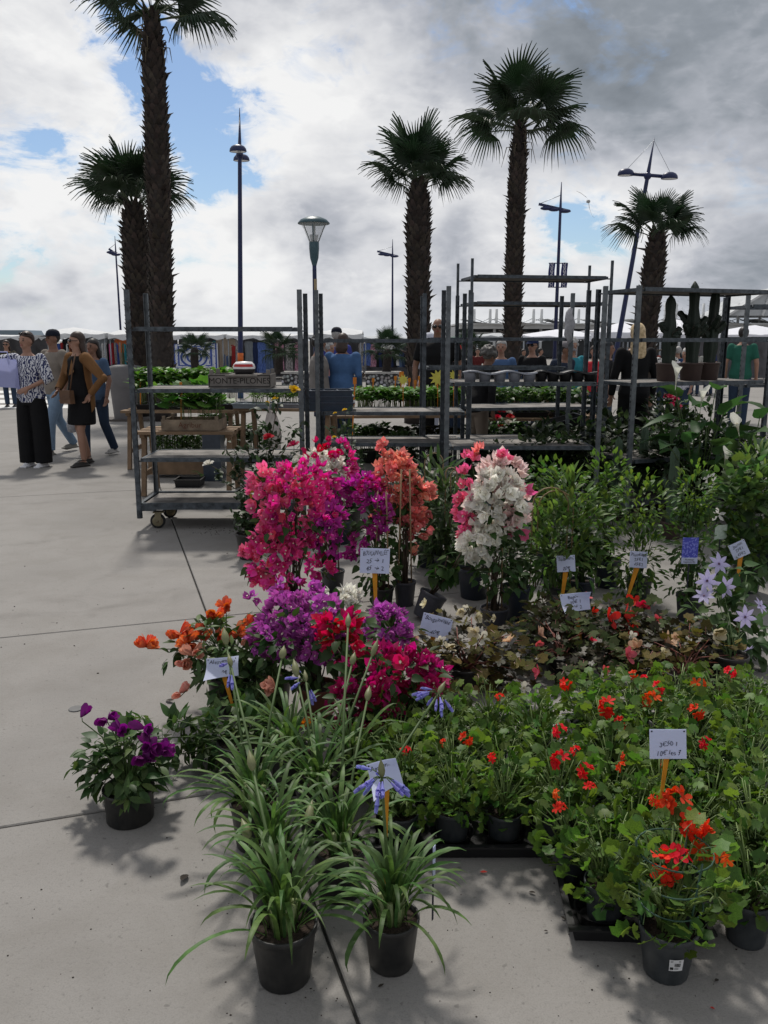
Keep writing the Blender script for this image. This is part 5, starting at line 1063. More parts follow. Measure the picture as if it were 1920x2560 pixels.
# printed plant cards
def print_card(label, cx, cy, w, h, Y, m, foot_py, name='plant_card', txt=None, rz=0.0):
    q = AT(cx, cy, Y); f = AT(cx, foot_py, Y); k = (Y * CT + (H - q.z) * ST) / F; t = thing(name, label, 'plant card', (q.x, Y, max(0, f.z)), rz); zc = q.z - t.location.z
    MB().box((0, 0, zc), (w * k, .0015, h * k)).build('card', m, t); MB().box((0, .002, zc / 2), (.008, .002, zc)).build('stem', PEN, t)
    if txt: MB().box((0, -.002, zc - h * k * .40), (w * k, .0015, h * k * .24)).build('caption_panel', PAPER, t); text_obj('caption', txt, h * k * .09, PEN, t, Matrix.Translation((0, -.0045, zc - h * k * .40)) @ Matrix.Rotation(PI / 2, 4, 'X'))
    return t
print_card('plant card with a picture of blue plumbago flowers', 1725, 1376, 40, 66, 4.42, spotted('blue_flower_print', (.06, .07, .40), (.20, .22, .62), 95), 1470, txt='Plumbago\nCapensis Blu')
print_card('dark picture card standing by the rose pot', 628, 1335, 26, 48, 5.9, spotted('rose_print', (.03, .05, .06), (.12, .20, .24), 180), 1365)
print_card('white care tag beside the front agapanthus pot', 1085, 2160, 14, 100, 1.95, PAPER, 2300, rz=R(62))
q_ = AT(1790, 945, 7.3)
print_card('green striped care tag in the broad leaved climber', 1802, 1330, 36, 36, 4.85, mat('tag_green_white', (.40, .48, .40), .6, .2, 60), 1420, rz=.3)
# ================================================================== plant kit
def leaf_mb(prof, fold=0.15, curl=0.15, pet=0.0, wave=0.0):
    """blade along +Y, unit length; prof = [(t, halfwidth)], folded on the midrib, curling down"""
    m = MB(); vs = []
    for i, (t, w) in enumerate(prof):
        z = -curl * t * t; wv = wave * (1 if i % 2 else -1)
        vs += [(-w, pet + t, z + fold * w + wv * w), (0, pet + t, z), (w, pet + t, z + fold * w - wv * w)]
    fs = []
    for i in range(len(prof) - 1):
        b = 3 * i; fs += [(b, b + 1, b + 4, b + 3), (b + 1, b + 2, b + 5, b + 4)]
    m.add(vs, fs)
    if pet: m.add([(-0.012, 0, 0), (0.012, 0, 0), (0.012, pet, 0), (-0.012, pet, 0)], [(0, 1, 2, 3)])
    return m
OVATE = [(0, .01), (.15, .20), (.38, .29), (.65, .22), (.86, .10), (1, .005)]
HEART = [(0, .10), (.06, .27), (.28, .38), (.55, .31), (.8, .15), (1, .005)]
LANCE = [(0, .015), (.2, .085), (.45, .115), (.75, .075), (1, .003)]
OBOV = [(0, .02), (.25, .12), (.55, .23), (.8, .22), (.95, .10), (1, .01)]
def lobed_mb(n=7, deep=0.22, cup=0.12, sharp=0.0, pet=0.7, rnd=1):
    """rounded palmate leaf with a notch, blade centre at +Y*pet"""
    r = random.Random(rnd); m = MB(); c = Vector((0, pet, 0)); vs = [c]; k = n * 2 + 1
    for i in range(k):
        a = R(-160 + 320 * i / (k - 1)); lobe = i % 2 == 1
        rr = 0.5 * ((1.0 + sharp * (1 if lobe else 0)) if lobe else (1 - deep)) * r.uniform(0.93, 1.05) * (0.9 + 0.12 * math.cos(a))
        vs.append(c + Vector((math.sin(a) * rr, math.cos(a) * rr, cup * rr * (1.2 if lobe else 0.4) + r.uniform(-.03, .03))))
    m.add(vs, [(0, i + 1, i) for i in range(1, k)])
    m.add([(-0.02, 0, -.1), (0.02, 0, -.1), (0.015, pet, 0), (-0.015, pet, 0)], [(0, 1, 2, 3)], 1)
    return m
def GB(c): return (c[0] * 1.5, c[1] * 1.42, c[2] * 1.15) if c else c
def gmat(name, c, tr=0.25, rough=0.5, rnd=0.35, col2=None, spec=0.22): return mat(name, GB(c), max(rough, .48), 0.22, 25, trans=min(.45, tr * 1.5), rnd=rnd, col2=GB(col2), spec=min(spec, .24))
def gmat_t(name, c, tr=0.25, rough=0.45, rnd=0.4, col2=None): return mat(name, GB(c), rough, 0.22, 25, trans=tr, rnd=rnd, tint=True, col2=GB(col2), spec=0.2)
STEM = mat('stem_green', (0.055, 0.095, 0.025), 0.6, 0.2, 20); STEMB = mat('stem_brown', (0.055, 0.038, 0.024), 0.8, 0.3, 20); CANE = mat('cane', (0.24, 0.165, 0.085), 0.6, 0.2, 20); SOIL = mat('potting_soil', (0.028, 0.018, 0.012), 0.95, 0.5, 90, bump=0.8, bscale=120)
POTK = mat('pot_black', (0.011, 0.012, 0.013), 0.48, 0.3, 22, col2=(0.024, 0.023, 0.021), detail=8); POTN = mat('pot_navy', (0.018, 0.024, 0.036), 0.45, 0.2, 14); POTG = mat('pot_grey', (0.035, 0.036, 0.046), 0.5, 0.2, 14); POTT = mat('pot_terracotta', (0.16, 0.060, 0.035), 0.75, 0.25, 10); POTB = mat('pot_brown', (0.055, 0.035, 0.030), 0.6, 0.2, 10); POTD = mat('pot_slate', (0.026, 0.033, 0.039), 0.48, 0.3, 22, col2=(0.042, 0.046, 0.048), detail=8); POTW = mat('pot_white', (0.45, 0.46, 0.47), 0.5)
def pot(t, r1, r0, h, m, M=None, soil=True, n=24):
    p = MB(); p.lathe([(0.001, 0.002), (r0 * 0.96, 0.0), (r0, 0.004), (r1 * 0.975, h * 0.86), (r1 * 0.985, h * 0.87), (r1 * 1.02, h * 0.88), (r1 * 1.03, h * 0.99), (r1 * 1.01, h), (r1 * 0.95, h * 0.99), (r1 * 0.92, h * 0.80)], n)
    po = p.build('pot', m, t, M)
    if soil:
        s = MB(); r = random.Random(2); vs = [(0, 0, h * 0.90)]; k = 16
        for q in (0.5, 0.94):
            for j in range(k): a = 2 * PI * j / k; vs.append((r1 * q * math.cos(a), r1 * q * math.sin(a), h * (0.885 + r.uniform(-.02, .03))))
        s.add(vs, [(0, 1 + j, 1 + (j + 1) % k) for j in range(k)] + [(1 + j, 1 + k + j, 1 + k + (j + 1) % k, 1 + (j + 1) % k) for j in range(k)]); s.build('soil', SOIL, t, M)
    return po
def petal_flower(n, prof, tilt, mi=0, cup=0.0, fold=0.25, curl=0.2, jit=0.0, seed=1):
    """n petals round the +Y axis; tilt = angle from the axis"""
    r = random.Random(seed); m = MB(); pl = leaf_mb(prof, fold, curl)
    for i in range(n):
        a = 2 * PI * i / n + r.uniform(-jit, jit); tl = tilt + r.uniform(-jit, jit)
        d = Vector((math.sin(tl) * math.cos(a), math.cos(tl), math.sin(tl) * math.sin(a)))
        M = TRS((0, 0, 0), d, 0, r.uniform(0.92, 1.06), up=(0, 1, 0)); m.merge(pl, M, mi)
    return m
BRACT = [(0, .05), (.12, .25), (.38, .40), (.68, .30), (.9, .10), (1, .01)]
def bract_cluster(seed, n=2):
    """papery bougainvillea cluster: triple bracts around tiny pale florets"""
    r = random.Random(seed); m = MB()
    for q in range(n):
        f = petal_flower(3, BRACT, R(48), 0, fold=-0.35, curl=-0.25, jit=0.25, seed=seed * 7 + q)
        c = MB(); c.tube([(0, 0.05, 0), (0, 0.42, 0)], [0.03, 0.045], 4, 1); c.lathe([(0.005, 0), (0.10, 0.03)], 6, 2, M=Matrix.Translation((0, 0.42, 0)) @ Matrix.Rotation(-PI / 2, 4, 'X'))
        f.merge(c)
        d = Vector((r.uniform(-.8, .8) * (q > 0), 1, r.uniform(-.8, .8) * (q > 0)))
        m.merge(f, TRS((r.uniform(-.25, .25) * (q > 0), 0, r.uniform(-.25, .25) * (q > 0)), d, r.uniform(0, 6), r.uniform(0.85, 1.05)))
    return m
FLOR = mat('floret_tube', (0.45, 0.30, 0.25), 0.6); FLOW = mat('floret_star', (0.70, 0.66, 0.50), 0.6)
def fmat(name, c, tr=0.4, rnd=0.28, col2=None): return mat(name, c, 0.6, 0.15, 30, trans=tr, rnd=rnd, col2=col2, spec=0.15)
def vec_ell(rng, lo=0.0, hi=1.0):
    d = rdir(rng); return d * (lo + (hi - lo) * rng.random() ** 0.5)
def blob(px, py, Y, rx, ry, ryd=None):
    """pixel centre and pixel half-sizes at distance Y -> world centre and radii"""
    c = AT(px, py, Y); k = (Y * CT + (H - c.z) * ST) / F
    return c, Vector((rx * k, (ryd or rx) * k, ry * k))
def scatter_in(rng, blobs, n, lo=0.5, hi=1.0, front=0.0):
    ws = [b[1].x * b[1].z for b in blobs]; tot = sum(ws); out = []
    for (c, r), w in zip(blobs, ws):
        k = max(1, int(round(n * w / tot)))
        for _ in range(k):
            while True:
                d = vec_ell(rng, lo, hi)
                if d.y < 0 or rng.random() > front: break
            out.append((c + Vector((d.x * r.x, d.y * r.y, d.z * r.z)), d.normalized() if d.length > 0 else Vector((0, 0, 1))))
    return out
def put(name, meshes, t, base, p, d, sc, rng, roll=0.5, up=(0, 0, 1)):
    return inst(name, rng.choice(meshes), t, TRS(Vector(p) - base, d, rng.uniform(-roll, roll), sc, up))
def stems_part(t, base, root, targets, rng, m, r0=0.006, r1=0.002, sag=0.0, name='stems'):
    s = MB(); root = Vector(root) - base
    for q in targets:
        q = Vector(q) - base; a = root + Vector((rng.uniform(-.02, .02), rng.uniform(-.02, .02), 0)); mid = a.lerp(q, 0.5) + Vector((rng.uniform(-.03, .03), rng.uniform(-.03, .03), 0.03 - sag))
        mid.x = a.x + (mid.x - a.x) * 0.7; mid.y = a.y + (mid.y - a.y) * 0.7
        s.tube([a, mid, q], [r0, (r0 + r1) / 2, r1], 5)
    return stuff(s.build(name, m, t))
def fill_leaves(t, base, pts, leaf, rng, size, m, name='foliage', droop=0.3, updir=0.3):
    """dense small leaves in one joined part"""
    s = MB()
    for p, d in pts:
        dd = (d + Vector((rng.uniform(-.7, .7), rng.uniform(-.7, .7), rng.uniform(-.7, .7) + updir - droop))).normalized()
        s.merge(leaf, TRS(Vector(p) - base, dd, rng.uniform(-.6, .6), size * rng.uniform(.7, 1.25)), tint=rng.random())
    return stuff(s.build(name, m, t))
# ================================================================== bougainvilleas
L_BOU = [leaf_mb(OVATE, 0.2, 0.15, 0.15).mesh('leaf', gmat('bougainvillea_leaf', (0.020, 0.044, 0.014), 0.18)), leaf_mb(HEART, 0.3, 0.3, 0.12).mesh('leaf', gmat('bougainvillea_leaf', ()))]
BOUF = gmat_t('bougainvillea_leaf_inner', (0.020, 0.045, 0.014), 0.15); LEAF_BOU = leaf_mb(OVATE, 0.2, 0.15, 0.1)
def flower_set(key, c, n=3, k=2, **kw):
    m = fmat('bract_' + key, c, **kw); return [bract_cluster(i + 3 + hash(key) % 5 * 0, k).mesh('flower', [m, FLOR, FLOW]) for i in range(n)]
FS = {'magenta': flower_set('magenta', (0.62, 0.085, 0.28)), 'pink': flower_set('pink', (0.70, 0.18, 0.31)), 'violet': flower_set('violet', (0.47, 0.07, 0.34)), 'purple': flower_set('purple', (0.42, 0.11, 0.38)), 'crimson': flower_set('crimson', (0.44, 0.03, 0.14)), 'red': flower_set('red', (0.52, 0.022, 0.08)),
      'white': flower_set('white', (0.76, 0.75, 0.69)), 'blush': flower_set('blush', (0.74, 0.60, 0.58)), 'coral': flower_set('coral', (0.66, 0.24, 0.21)), 'salmon': flower_set('salmon', (0.70, 0.30, 0.25))}
def bougainvillea(label, base_px, sets, nleaf, seed, potspec=None, leafblobs=None, stakes=2, nfill=150, fsize=0.044, front=0.55, strays=()):
    rng = random.Random(seed); b = G(*base_px); t = thing('bougainvillea', label, 'potted plant', b, 0, 'potted bougainvilleas')
    if potspec: pot(t, *potspec)
    hp = potspec[2] * 0.85 if potspec else 0.1
    allb = [q for s in sets for q in s[1]]
    for fs, bl, n in sets:
        for p, d in scatter_in(rng, bl, int(n * 1.35), 0.6, 1.05, front):
            dd = (d * 1.0 + rdir(rng) * 0.7 + Vector((0, -0.25, 0.25))).normalized()
            put('flower', FS[fs], t, b, p, dd, fsize * rng.uniform(.8, 1.25), rng, 3.1)
    lb = leafblobs or allb
    for p, d in scatter_in(rng, lb, int(nleaf * 1.5), 0.7, 1.15, front):
        dd = (d + rdir(rng) * 0.6 + Vector((0, 0, -0.25))).normalized()
        put('leaf', L_BOU, t, b, p, dd, rng.uniform(.04, .062), rng, 0.8)
    fill_leaves(t, b, scatter_in(rng, lb, nfill, 0.1, 0.85), LEAF_BOU, rng, 0.048, BOUF)
    stems_part(t, b, b + Vector((0, 0, hp)), [p for p, d in scatter_in(rng, lb, 22, 0.2, 0.9)], rng, STEMB, 0.0045, 0.0015)
    for px, py, Y, fs in strays:
        q = AT(px, py, Y); s = MB().tube([q - b, (q - b) * 0.8 + Vector((0, 0, .03)), Vector((0, 0, hp)).lerp(q - b, 0.45)], [0.001, 0.0015, 0.002], 4); s.build('shoot', STEM, t)
        for _ in range(3): put('flower', FS[fs], t, b, q + rdir(rng) * 0.02, rdir(rng, 0, 1), fsize, rng, 3)
    top = max(q[0].z + q[1].z for q in allb)
    for k in range(stakes):
        x = (k - (stakes - 1) / 2) * 0.08; MB().tube([(x, 0.01, hp - 0.03), (x * 0.6, 0, top - b.z - 0.08)], 0.0045, 6).build('cane', CANE, t)
    return t
B = blob
bougainvillea('tall bright pink bougainvillea column with a bamboo cane showing below its blooms', (735, 1545),
    [('magenta', [B(735, 1275, 4.55, 95, 100), B(705, 1400, 4.5, 75, 85), B(760, 1200, 4.6, 80, 45)], 135), ('pink', [B(668, 1230, 4.55, 45, 75), B(650, 1400, 4.5, 34, 75), B(700, 1190, 4.6, 70, 32), B(720, 1300, 4.5, 60, 80)], 95), ('violet', [B(820, 1290, 4.5, 30, 50)], 14)], 40, 101, (0.085, 0.065, 0.15, POTN), strays=((605, 1385, 4.5, 'pink'), (635, 1390, 4.5, 'pink')), nfill=130)
bougainvillea('violet bougainvillea half hidden beside the tall bright pink one', (832, 1478), [('violet', [B(815, 1320, 4.85, 38, 60), B(840, 1250, 4.9, 30, 50)], 60), ('magenta', [B(800, 1420, 4.85, 30, 30)], 12)], 30, 102, (0.075, 0.06, 0.14, POTD), nfill=70)
bougainvillea('white bougainvillea with a few magenta blooms in front of the blue tray trolley', (850, 1357), [('white', [B(800, 1165, 6.3, 62, 40), B(845, 1180, 6.3, 40, 30)], 75), ('red', [B(800, 1125, 6.3, 50, 22)], 12), ('magenta', [B(860, 1150, 6.25, 30, 45)], 20)], 30, 103, (0.10, 0.08, 0.18, POTN), nfill=60, leafblobs=[B(810, 1200, 6.3, 60, 60), B(830, 1280, 6.3, 40, 60)])
bougainvillea('arching magenta violet bougainvillea behind the hand lettered BOUGAINVILLEE card', (955, 1520), [('violet', [B(905, 1220, 4.9, 38, 36), B(940, 1280, 4.8, 30, 55), B(895, 1365, 4.75, 22, 28), B(860, 1385, 4.75, 12, 10)], 66), ('magenta', [B(930, 1220, 4.9, 30, 22)], 22)], 70, 104, (0.07, 0.055, 0.13, POTK), leafblobs=[B(930, 1330, 4.8, 45, 80), B(945, 1430, 4.75, 50, 60)], nfill=110)
bougainvillea('coral bougainvillea with loose top sprays behind the lettered card', (1012, 1512), [('coral', [B(985, 1215, 5.0, 55, 70), B(1030, 1260, 4.95, 40, 60), B(1045, 1320, 4.9, 28, 30)], 110), ('salmon', [B(995, 1160, 5.05, 25, 35), B(960, 1300, 4.95, 25, 30), B(1060, 1240, 4.95, 18, 40)], 34)], 50, 105, (0.065, 0.052, 0.15, POTG), strays=((952, 1110, 5.0, 'coral'), (965, 1135, 5.0, 'coral'), (1035, 1380, 4.9, 'salmon')), leafblobs=[B(1000, 1330, 4.95, 45, 70), B(1000, 1230, 5.0, 50, 60)])
bougainvillea('white bougainvillea cone edged with pink blooms in a grey pot', (1235, 1572), [('white', [B(1240, 1260, 4.4, 70, 85), B(1195, 1350, 4.35, 45, 50)], 130), ('blush', [B(1255, 1180, 4.45, 50, 40), B(1290, 1270, 4.4, 30, 60)], 50), ('pink', [B(1165, 1260, 4.4, 22, 60), B(1160, 1310, 4.4, 15, 30), B(1305, 1240, 4.4, 16, 20), B(1290, 1330, 4.4, 14, 16)], 30)], 80, 106, (0.078, 0.06, 0.125, POTG), strays=((1178, 1145, 4.4, 'pink'), (1195, 1130, 4.4, 'salmon'), (1265, 1140, 4.4, 'pink'), (1165, 1180, 4.4, 'pink'), (1215, 1455, 4.3, 'white')), leafblobs=[B(1240, 1400, 4.4, 60, 70), B(1240, 1300, 4.42, 60, 70), B(1255, 1450, 4.36, 45, 40)], nfill=160)
bougainvillea('low purple star bracted bougainvillea in the terracotta pot', (795, 1792), [('purple', [B(760, 1535, 3.35, 100, 55), B(700, 1590, 3.3, 70, 60), B(800, 1600, 3.25, 70, 60), B(730, 1480, 3.45, 60, 25)], 170)], 60, 107, (0.085, 0.06, 0.145, POTT), leafblobs=[B(755, 1590, 3.3, 120, 70), B(790, 1670, 3.27, 80, 30)], stakes=1, fsize=0.033, nfill=200, strays=((640, 1560, 3.4, 'purple'), (630, 1500, 3.4, 'purple')))
bougainvillea('purple bougainvillea behind the crimson one beside the orange stake', (960, 1690), [('purple', [B(960, 1555, 3.6, 60, 40), B(1000, 1600, 3.6, 30, 40)], 55)], 30, 108, (0.07, 0.055, 0.13, POTK), stakes=0, fsize=0.034, leafblobs=[B(970, 1600, 3.6, 70, 60)], nfill=80)
bougainvillea('low white bougainvillea squeezed between the purple ones', (855, 1640), [('white', [B(850, 1495, 3.8, 50, 28), B(860, 1540, 3.7, 30, 24)], 34)], 16, 109, (0.065, 0.05, 0.12, POTK), stakes=0, fsize=0.036, leafblobs=[B(850, 1540, 3.75, 50, 45)], nfill=60)
bougainvillea('crimson bougainvillea sprawling low behind the agapanthus leaves', (925, 1885), [('crimson', [B(960, 1680, 3.0, 110, 70), B(1050, 1690, 3.0, 60, 60), B(900, 1760, 2.95, 70, 70), B(960, 1800, 2.95, 60, 50)], 105), ('red', [B(870, 1600, 3.1, 70, 50), B(850, 1560, 3.15, 50, 40)], 26)], 110, 110, (0.085, 0.065, 0.14, POTK), stakes=0, fsize=0.042, nfill=170)
# ---- tipped pot with bare stems
def tipped():
    b = G(1058, 1548); t = thing('tipped_potted_plant', 'tilted grey pot with bare woody stems leaning to the right', 'potted plant', b); Mx = Matrix.Translation((0, 0, 0.012)) @ Matrix.Rotation(R(24), 4, 'Y') @ Matrix.Rotation(R(-6), 4, 'X')
    pot(t, 0.078, 0.062, 0.15, POTG, Mx); rng = random.Random(4)
    tops = [AT(1150, 1400, 4.5), AT(1165, 1360, 4.5), AT(1120, 1390, 4.55), AT(1180, 1330, 4.55), AT(1090, 1420, 4.5)]
    s = MB(); root = Mx @ Vector((0, 0, 0.13))
    for q in tops: s.tube([root + Vector((rng.uniform(-.03, .03), 0, 0)), (root + (q - b)) / 2 + Vector((0, 0, -.02)), q - b], [0.006, 0.005, 0.003], 6)
    s.build('stems', STEMB, t)
    for k in range(46):
        q = rng.choice(tops); f = rng.uniform(0.45, 1.0); p = (root + b).lerp(q, f); put('leaf', L_BOU, t, b, p, (rdir(rng) + Vector((0, 0, -.5))).normalized(), rng.uniform(.06, .09), rng)
tipped()
# ================================================================== agapanthus
M_AGA = gmat('agapanthus_leaf', (0.034, 0.072, 0.024), 0.20, 0.40, 0.35, col2=(0.052, 0.10, 0.034)); M_AGAF = fmat('agapanthus_flower', (0.20, 0.20, 0.52), 0.35, 0.15, col2=(0.30, 0.30, 0.62)); M_BUD = mat('agapanthus_bud', (0.16, 0.17, 0.075), 0.5, 0.2, 20)
def strap_mesh(seed, ln=0.42, w=0.0075, arch=1.0):
    r = random.Random(seed); n = 11; m = MB(); vs = []; x = 0; z = 0; ang = R(r.uniform(52, 80)); st = ln / n; side = r.uniform(-.25, .25)
    bend = r.uniform(0.85, 1.4) * arch * 1.15
    for i in range(n + 1):
        f = i / n; ww = w * (0.75 + 0.6 * f if f < 0.4 else 0.99 - 0.05 * (f - .4)) * (1 if f < 0.8 else max(0.05, (1 - f) / 0.2)) 
        tw = side * f; c = Vector((side * f * f * 0.12, x, z)); s = Vector((1, 0, 0)) * ww
        nrm = Vector((0, -math.sin(ang), math.cos(ang)))
        vs += [c - s + nrm * ww * 0.45, c, c + s + nrm * ww * 0.45]
        x += st * math.cos(ang); z += st * math.sin(ang); ang -= bend * (0.10 + 0.42 * f ** 1.2) * (11 / n) * 0.75
    m.add(vs, [q for i in range(n) for q in ((3 * i, 3 * i + 1, 3 * i + 4, 3 * i + 3), (3 * i + 1, 3 * i + 2, 3 * i + 5, 3 * i + 4))])
    return m.mesh('leaf', M_AGA)
STRAPS = [strap_mesh(i, 0.40 + 0.02 * (i % 4), 0.0054 + 0.0008 * (i % 3), 0.65 + 0.12 * (i % 5)) for i in range(12)]
def bud_mesh():
    m = MB(); m.lathe([(0.003, 0), (0.010, 0.012), (0.013, 0.028), (0.010, 0.046), (0.004, 0.062), (0.001, 0.072)], 10); return m.mesh('bud', M_BUD)
BUD = bud_mesh()
def floret_mesh():
    m = MB(); m.tube([(0, 0, 0), (0, 0.02, 0), (0, 0.034, 0)], [0.0022, 0.005, 0.0075], 7, cap=False)
    m.merge(petal_flower(6, [(0, .16), (.4, .22), (.8, .14), (1, .01)], R(26), 0, fold=0.2, curl=-0.3), TRS((0, 0.030, 0), (0, 1, 0), 0, 0.026)); return m.mesh('floret', M_AGAF)
FLORET = floret_mesh()
def agapanthus(label, base_px, nl, sc, seed, potspec, stalks=(), group='potted agapanthus with strap leaves'):
    rng = random.Random(seed); b = G(*base_px); t = thing('agapanthus', label, 'potted plant', b, rng.uniform(0, 6), group); rz = Matrix.Rotation(-t.rotation_euler.z, 4, 'Z')
    pot(t, *potspec); hp = potspec[2] * 0.88; zs = .82 if base_px[1] > 2200 else .62
    for i in range(nl):
        a = i * 2.39996 + rng.uniform(-.3, .3); rr = rng.uniform(0.0, 0.6) * potspec[0]
        M = Matrix.Translation((rr * math.sin(-a), rr * math.cos(a), hp)) @ Matrix.Rotation(a, 4, 'Z') @ Matrix.Rotation(.78 - .85 * i / nl + rng.uniform(-.15, .15), 4, 'X') @ Matrix.Diagonal((rng.uniform(.85, 1.2), sc * rng.uniform(.7, 1.1), sc * zs * rng.uniform(.75, 1.15), 1))
        inst('leaf', STRAPS[rng.randrange(12)], t, M)
    cl = MB()
    for i in range(7): a = i * 0.9; cl.tube([(0.02 * math.cos(a), 0.02 * math.sin(a), hp - 0.01), (0.03 * math.cos(a), 0.03 * math.sin(a), hp + 0.07)], [0.011, 0.008], 7)
    cl.build('crown_base', mat('agapanthus_base', (0.16, 0.20, 0.08), 0.5, 0.2, 20), t)
    nl += 0
    for (px, py, Y, kind) in stalks:
        q = rz @ (AT(px, py, Y) - b); s = MB(); a = Vector((q.x * 0.12, q.y * 0.12, hp)); s.tube([a, a.lerp(q, 0.5) + Vector((0.004, 0, 0.02)), q], [0.005, 0.0042, 0.0036], 7); so = s.build('flower_stalk', STEM, t)
        dr = (q - a).normalized()
        if kind == 'bud': inst('bud', BUD, so, TRS(q - dr * 0.004, dr) @ Matrix.Rotation(-PI / 2, 4, 'X') @ Matrix.Diagonal((rng.uniform(.8, 1.1), rng.uniform(.8, 1.1), rng.uniform(.7, 1.05), 1)))
        else:
            for i in range(kind):
                d = rdir(rng, -0.9, 0.5) if kind > 8 else rdir(rng, -0.7, 0.9); d = rz @ (d + Vector((-0.25 if px < 960 else 0.1, -0.25, 0))).normalized()
                L_ = rng.uniform(0.022, 0.042); p1 = q + d * L_; MB().tube([q, q + d * L_ * 0.5 + Vector((0, 0, .006)), p1], 0.0012, 4).build('pedicel', STEM, so)
                inst('floret', FLORET, so, TRS(p1, (d + Vector((0, 0, -0.5))).normalized(), rng.uniform(0, 3), rng.uniform(.68, .92)))
            inst('bud', BUD, so, TRS(q, dr) @ Matrix.Rotation(-PI / 2, 4, 'X') @ Matrix.Diagonal((.7, .7, .7, 1)))
    return t
PA = (0.082, 0.064, 0.155, POTK)
agapanthus('agapanthus in a wide black pot at the front edge with bare soil showing', (712, 2440), 56, 0.74, 201, PA, ((632, 1925, 2.1, 'bud'), (768, 2060, 2.05, 'bud'), (622, 2095, 2.0, 'bud')))
agapanthus('agapanthus in a black pot with blue blooms against a white card', (978, 2405), 54, 0.68, 202, (0.070, 0.056, 0.135, POTK), ((955, 1945, 1.9, 15),))
agapanthus('agapanthus just behind the wide black pot with a pale inner stalk', (690, 2260), 44, 0.76, 203, (0.075, 0.06, 0.15, POTK), ((578, 1668, 2.55, 3),))
agapanthus('agapanthus standing behind and between the two front black pots', (850, 2230), 42, 0.70, 204, (0.075, 0.06, 0.15, POTK), ((870, 1565, 2.75, 'bud'), (918, 1750, 2.6, 'bud'), (1095, 1735, 2.5, 9)))
agapanthus('agapanthus whose leaves sweep left over the bare concrete', (640, 2110), 48, 0.84, 205, (0.075, 0.06, 0.15, POTK), ((705, 1645, 2.75, 'bud'), (566, 1610, 2.75, 'bud')))
agapanthus('agapanthus in the middle of the clump below the crimson bougainvillea', (800, 2070), 46, 0.78, 206, (0.075, 0.06, 0.15, POTK), ((742, 1690, 2.8, 'bud'), (765, 1705, 2.8, 6), (880, 1660, 2.8, 'bud'), (930, 1640, 2.8, 'bud')))
agapanthus('agapanthus at the back of the clump beside the leafy alstroemeria', (730, 1970), 46, 0.78, 207, (0.075, 0.06, 0.15, POTK), ((690, 1800, 2.85, 'bud'),))
agapanthus('agapanthus at the back of the clump nearest the geranium tray', (880, 1985), 36, 0.66, 208, (0.075, 0.06, 0.15, POTK), ())
# ================================================================== alstroemerias
M_ALS = gmat('alstroemeria_leaf', (0.030, 0.060, 0.022), 0.18, 0.4, 0.4, col2=(0.05, 0.085, 0.03)); L_ALS = [leaf_mb([(0, .02), (.2, .13), (.45, .19), (.75, .11), (1, .004)], 0.2, c, 0.05).mesh('leaf', M_ALS) for c in (0.1, 0.3, 0.55)]
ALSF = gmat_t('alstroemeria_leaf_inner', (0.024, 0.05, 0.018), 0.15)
def trumpet(key, c, c2=None):
    m = petal_flower(6, [(0, .05), (.3, .16), (.65, .26), (.9, .18), (1, .05)], R(38), 0, fold=0.25, curl=-0.35, jit=0.12, seed=4); return m.mesh('flower', fmat('petal_' + key, c, 0.35, 0.2, c2))
TR = {'orange': trumpet('orange', (0.62, 0.17, 0.085)), 'peach': trumpet('peach', (0.60, 0.24, 0.20), (0.65, 0.40, 0.30)), 'purple': trumpet('plum', (0.16, 0.022, 0.15)), 'fire': trumpet('fire', (0.55, 0.12, 0.05), (0.6, 0.30, 0.03))}
def alstroemeria(label, base_px, blobs, nst, seed, potspec, flowers, nfill=160):
    rng = random.Random(seed); b = G(*base_px); t = thing('alstroemeria', label, 'potted plant', b, 0, 'potted alstroemerias'); pot(t, *potspec); hp = potspec[2] * 0.85
    tips = scatter_in(rng, blobs, nst, 0.75, 1.05, 0.35)
    for p, d in tips:
        ax = (Vector(p) - (b + Vector((0, 0, hp * 0.5)))).normalized()
        for k in range(7):
            a = k * 2.4; side = ax.cross(Vector((math.cos(a), math.sin(a), 0.3))).normalized(); dd = (side + ax * 0.45 + Vector((0, 0, -0.1))).normalized()
            put('leaf', L_ALS, t, b, Vector(p) - ax * (0.008 * k), dd, rng.uniform(.040, .065), rng, 0.4, up=tuple(ax))
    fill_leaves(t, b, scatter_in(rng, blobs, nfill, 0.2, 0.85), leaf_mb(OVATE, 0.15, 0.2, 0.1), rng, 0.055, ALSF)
    stems_part(t, b, b + Vector((0, 0, hp)), [p for p, d in tips], rng, STEM, 0.003, 0.002)
    for (px, py, Y, key, n, s) in flowers:
        q = AT(px, py, Y); a0 = Vector((0, 0, hp)); ql = q - b; MB().tube([a0, a0.lerp(ql, .55) + Vector((0, 0, .05)), ql - Vector((0, 0, .012)), ql], [.0028, .0024, .0018, .0015], 5).build('flower_stem', STEM, t)
        for i in range(n):
            d = (rdir(rng, 0.0, 0.8) + Vector((0, -0.5, 0))).normalized(); put('flower', [TR[key]], t, b, q + rdir(rng) * 0.006, d, s * rng.uniform(.85, 1.15), rng, 3)
    return t
alstroemeria('purple flowered alstroemeria in a squat black pot alone on the bare concrete', (326, 2045), [B(320, 1885, 2.62, 130, 85), B(322, 1925, 2.55, 115, 50)], 30, 301, (0.082, 0.076, 0.115, POTK),
    [(205, 1795, 2.55, 'purple', 1, .05), (268, 1797, 2.55, 'purple', 2, .045), (308, 1832, 2.5, 'purple', 2, .045), (362, 1825, 2.5, 'purple', 2, .045), (375, 1865, 2.45, 'purple', 4, .048), (395, 1880, 2.45, 'purple', 3, .045), (355, 1895, 2.45, 'purple', 2, .05)], 220)
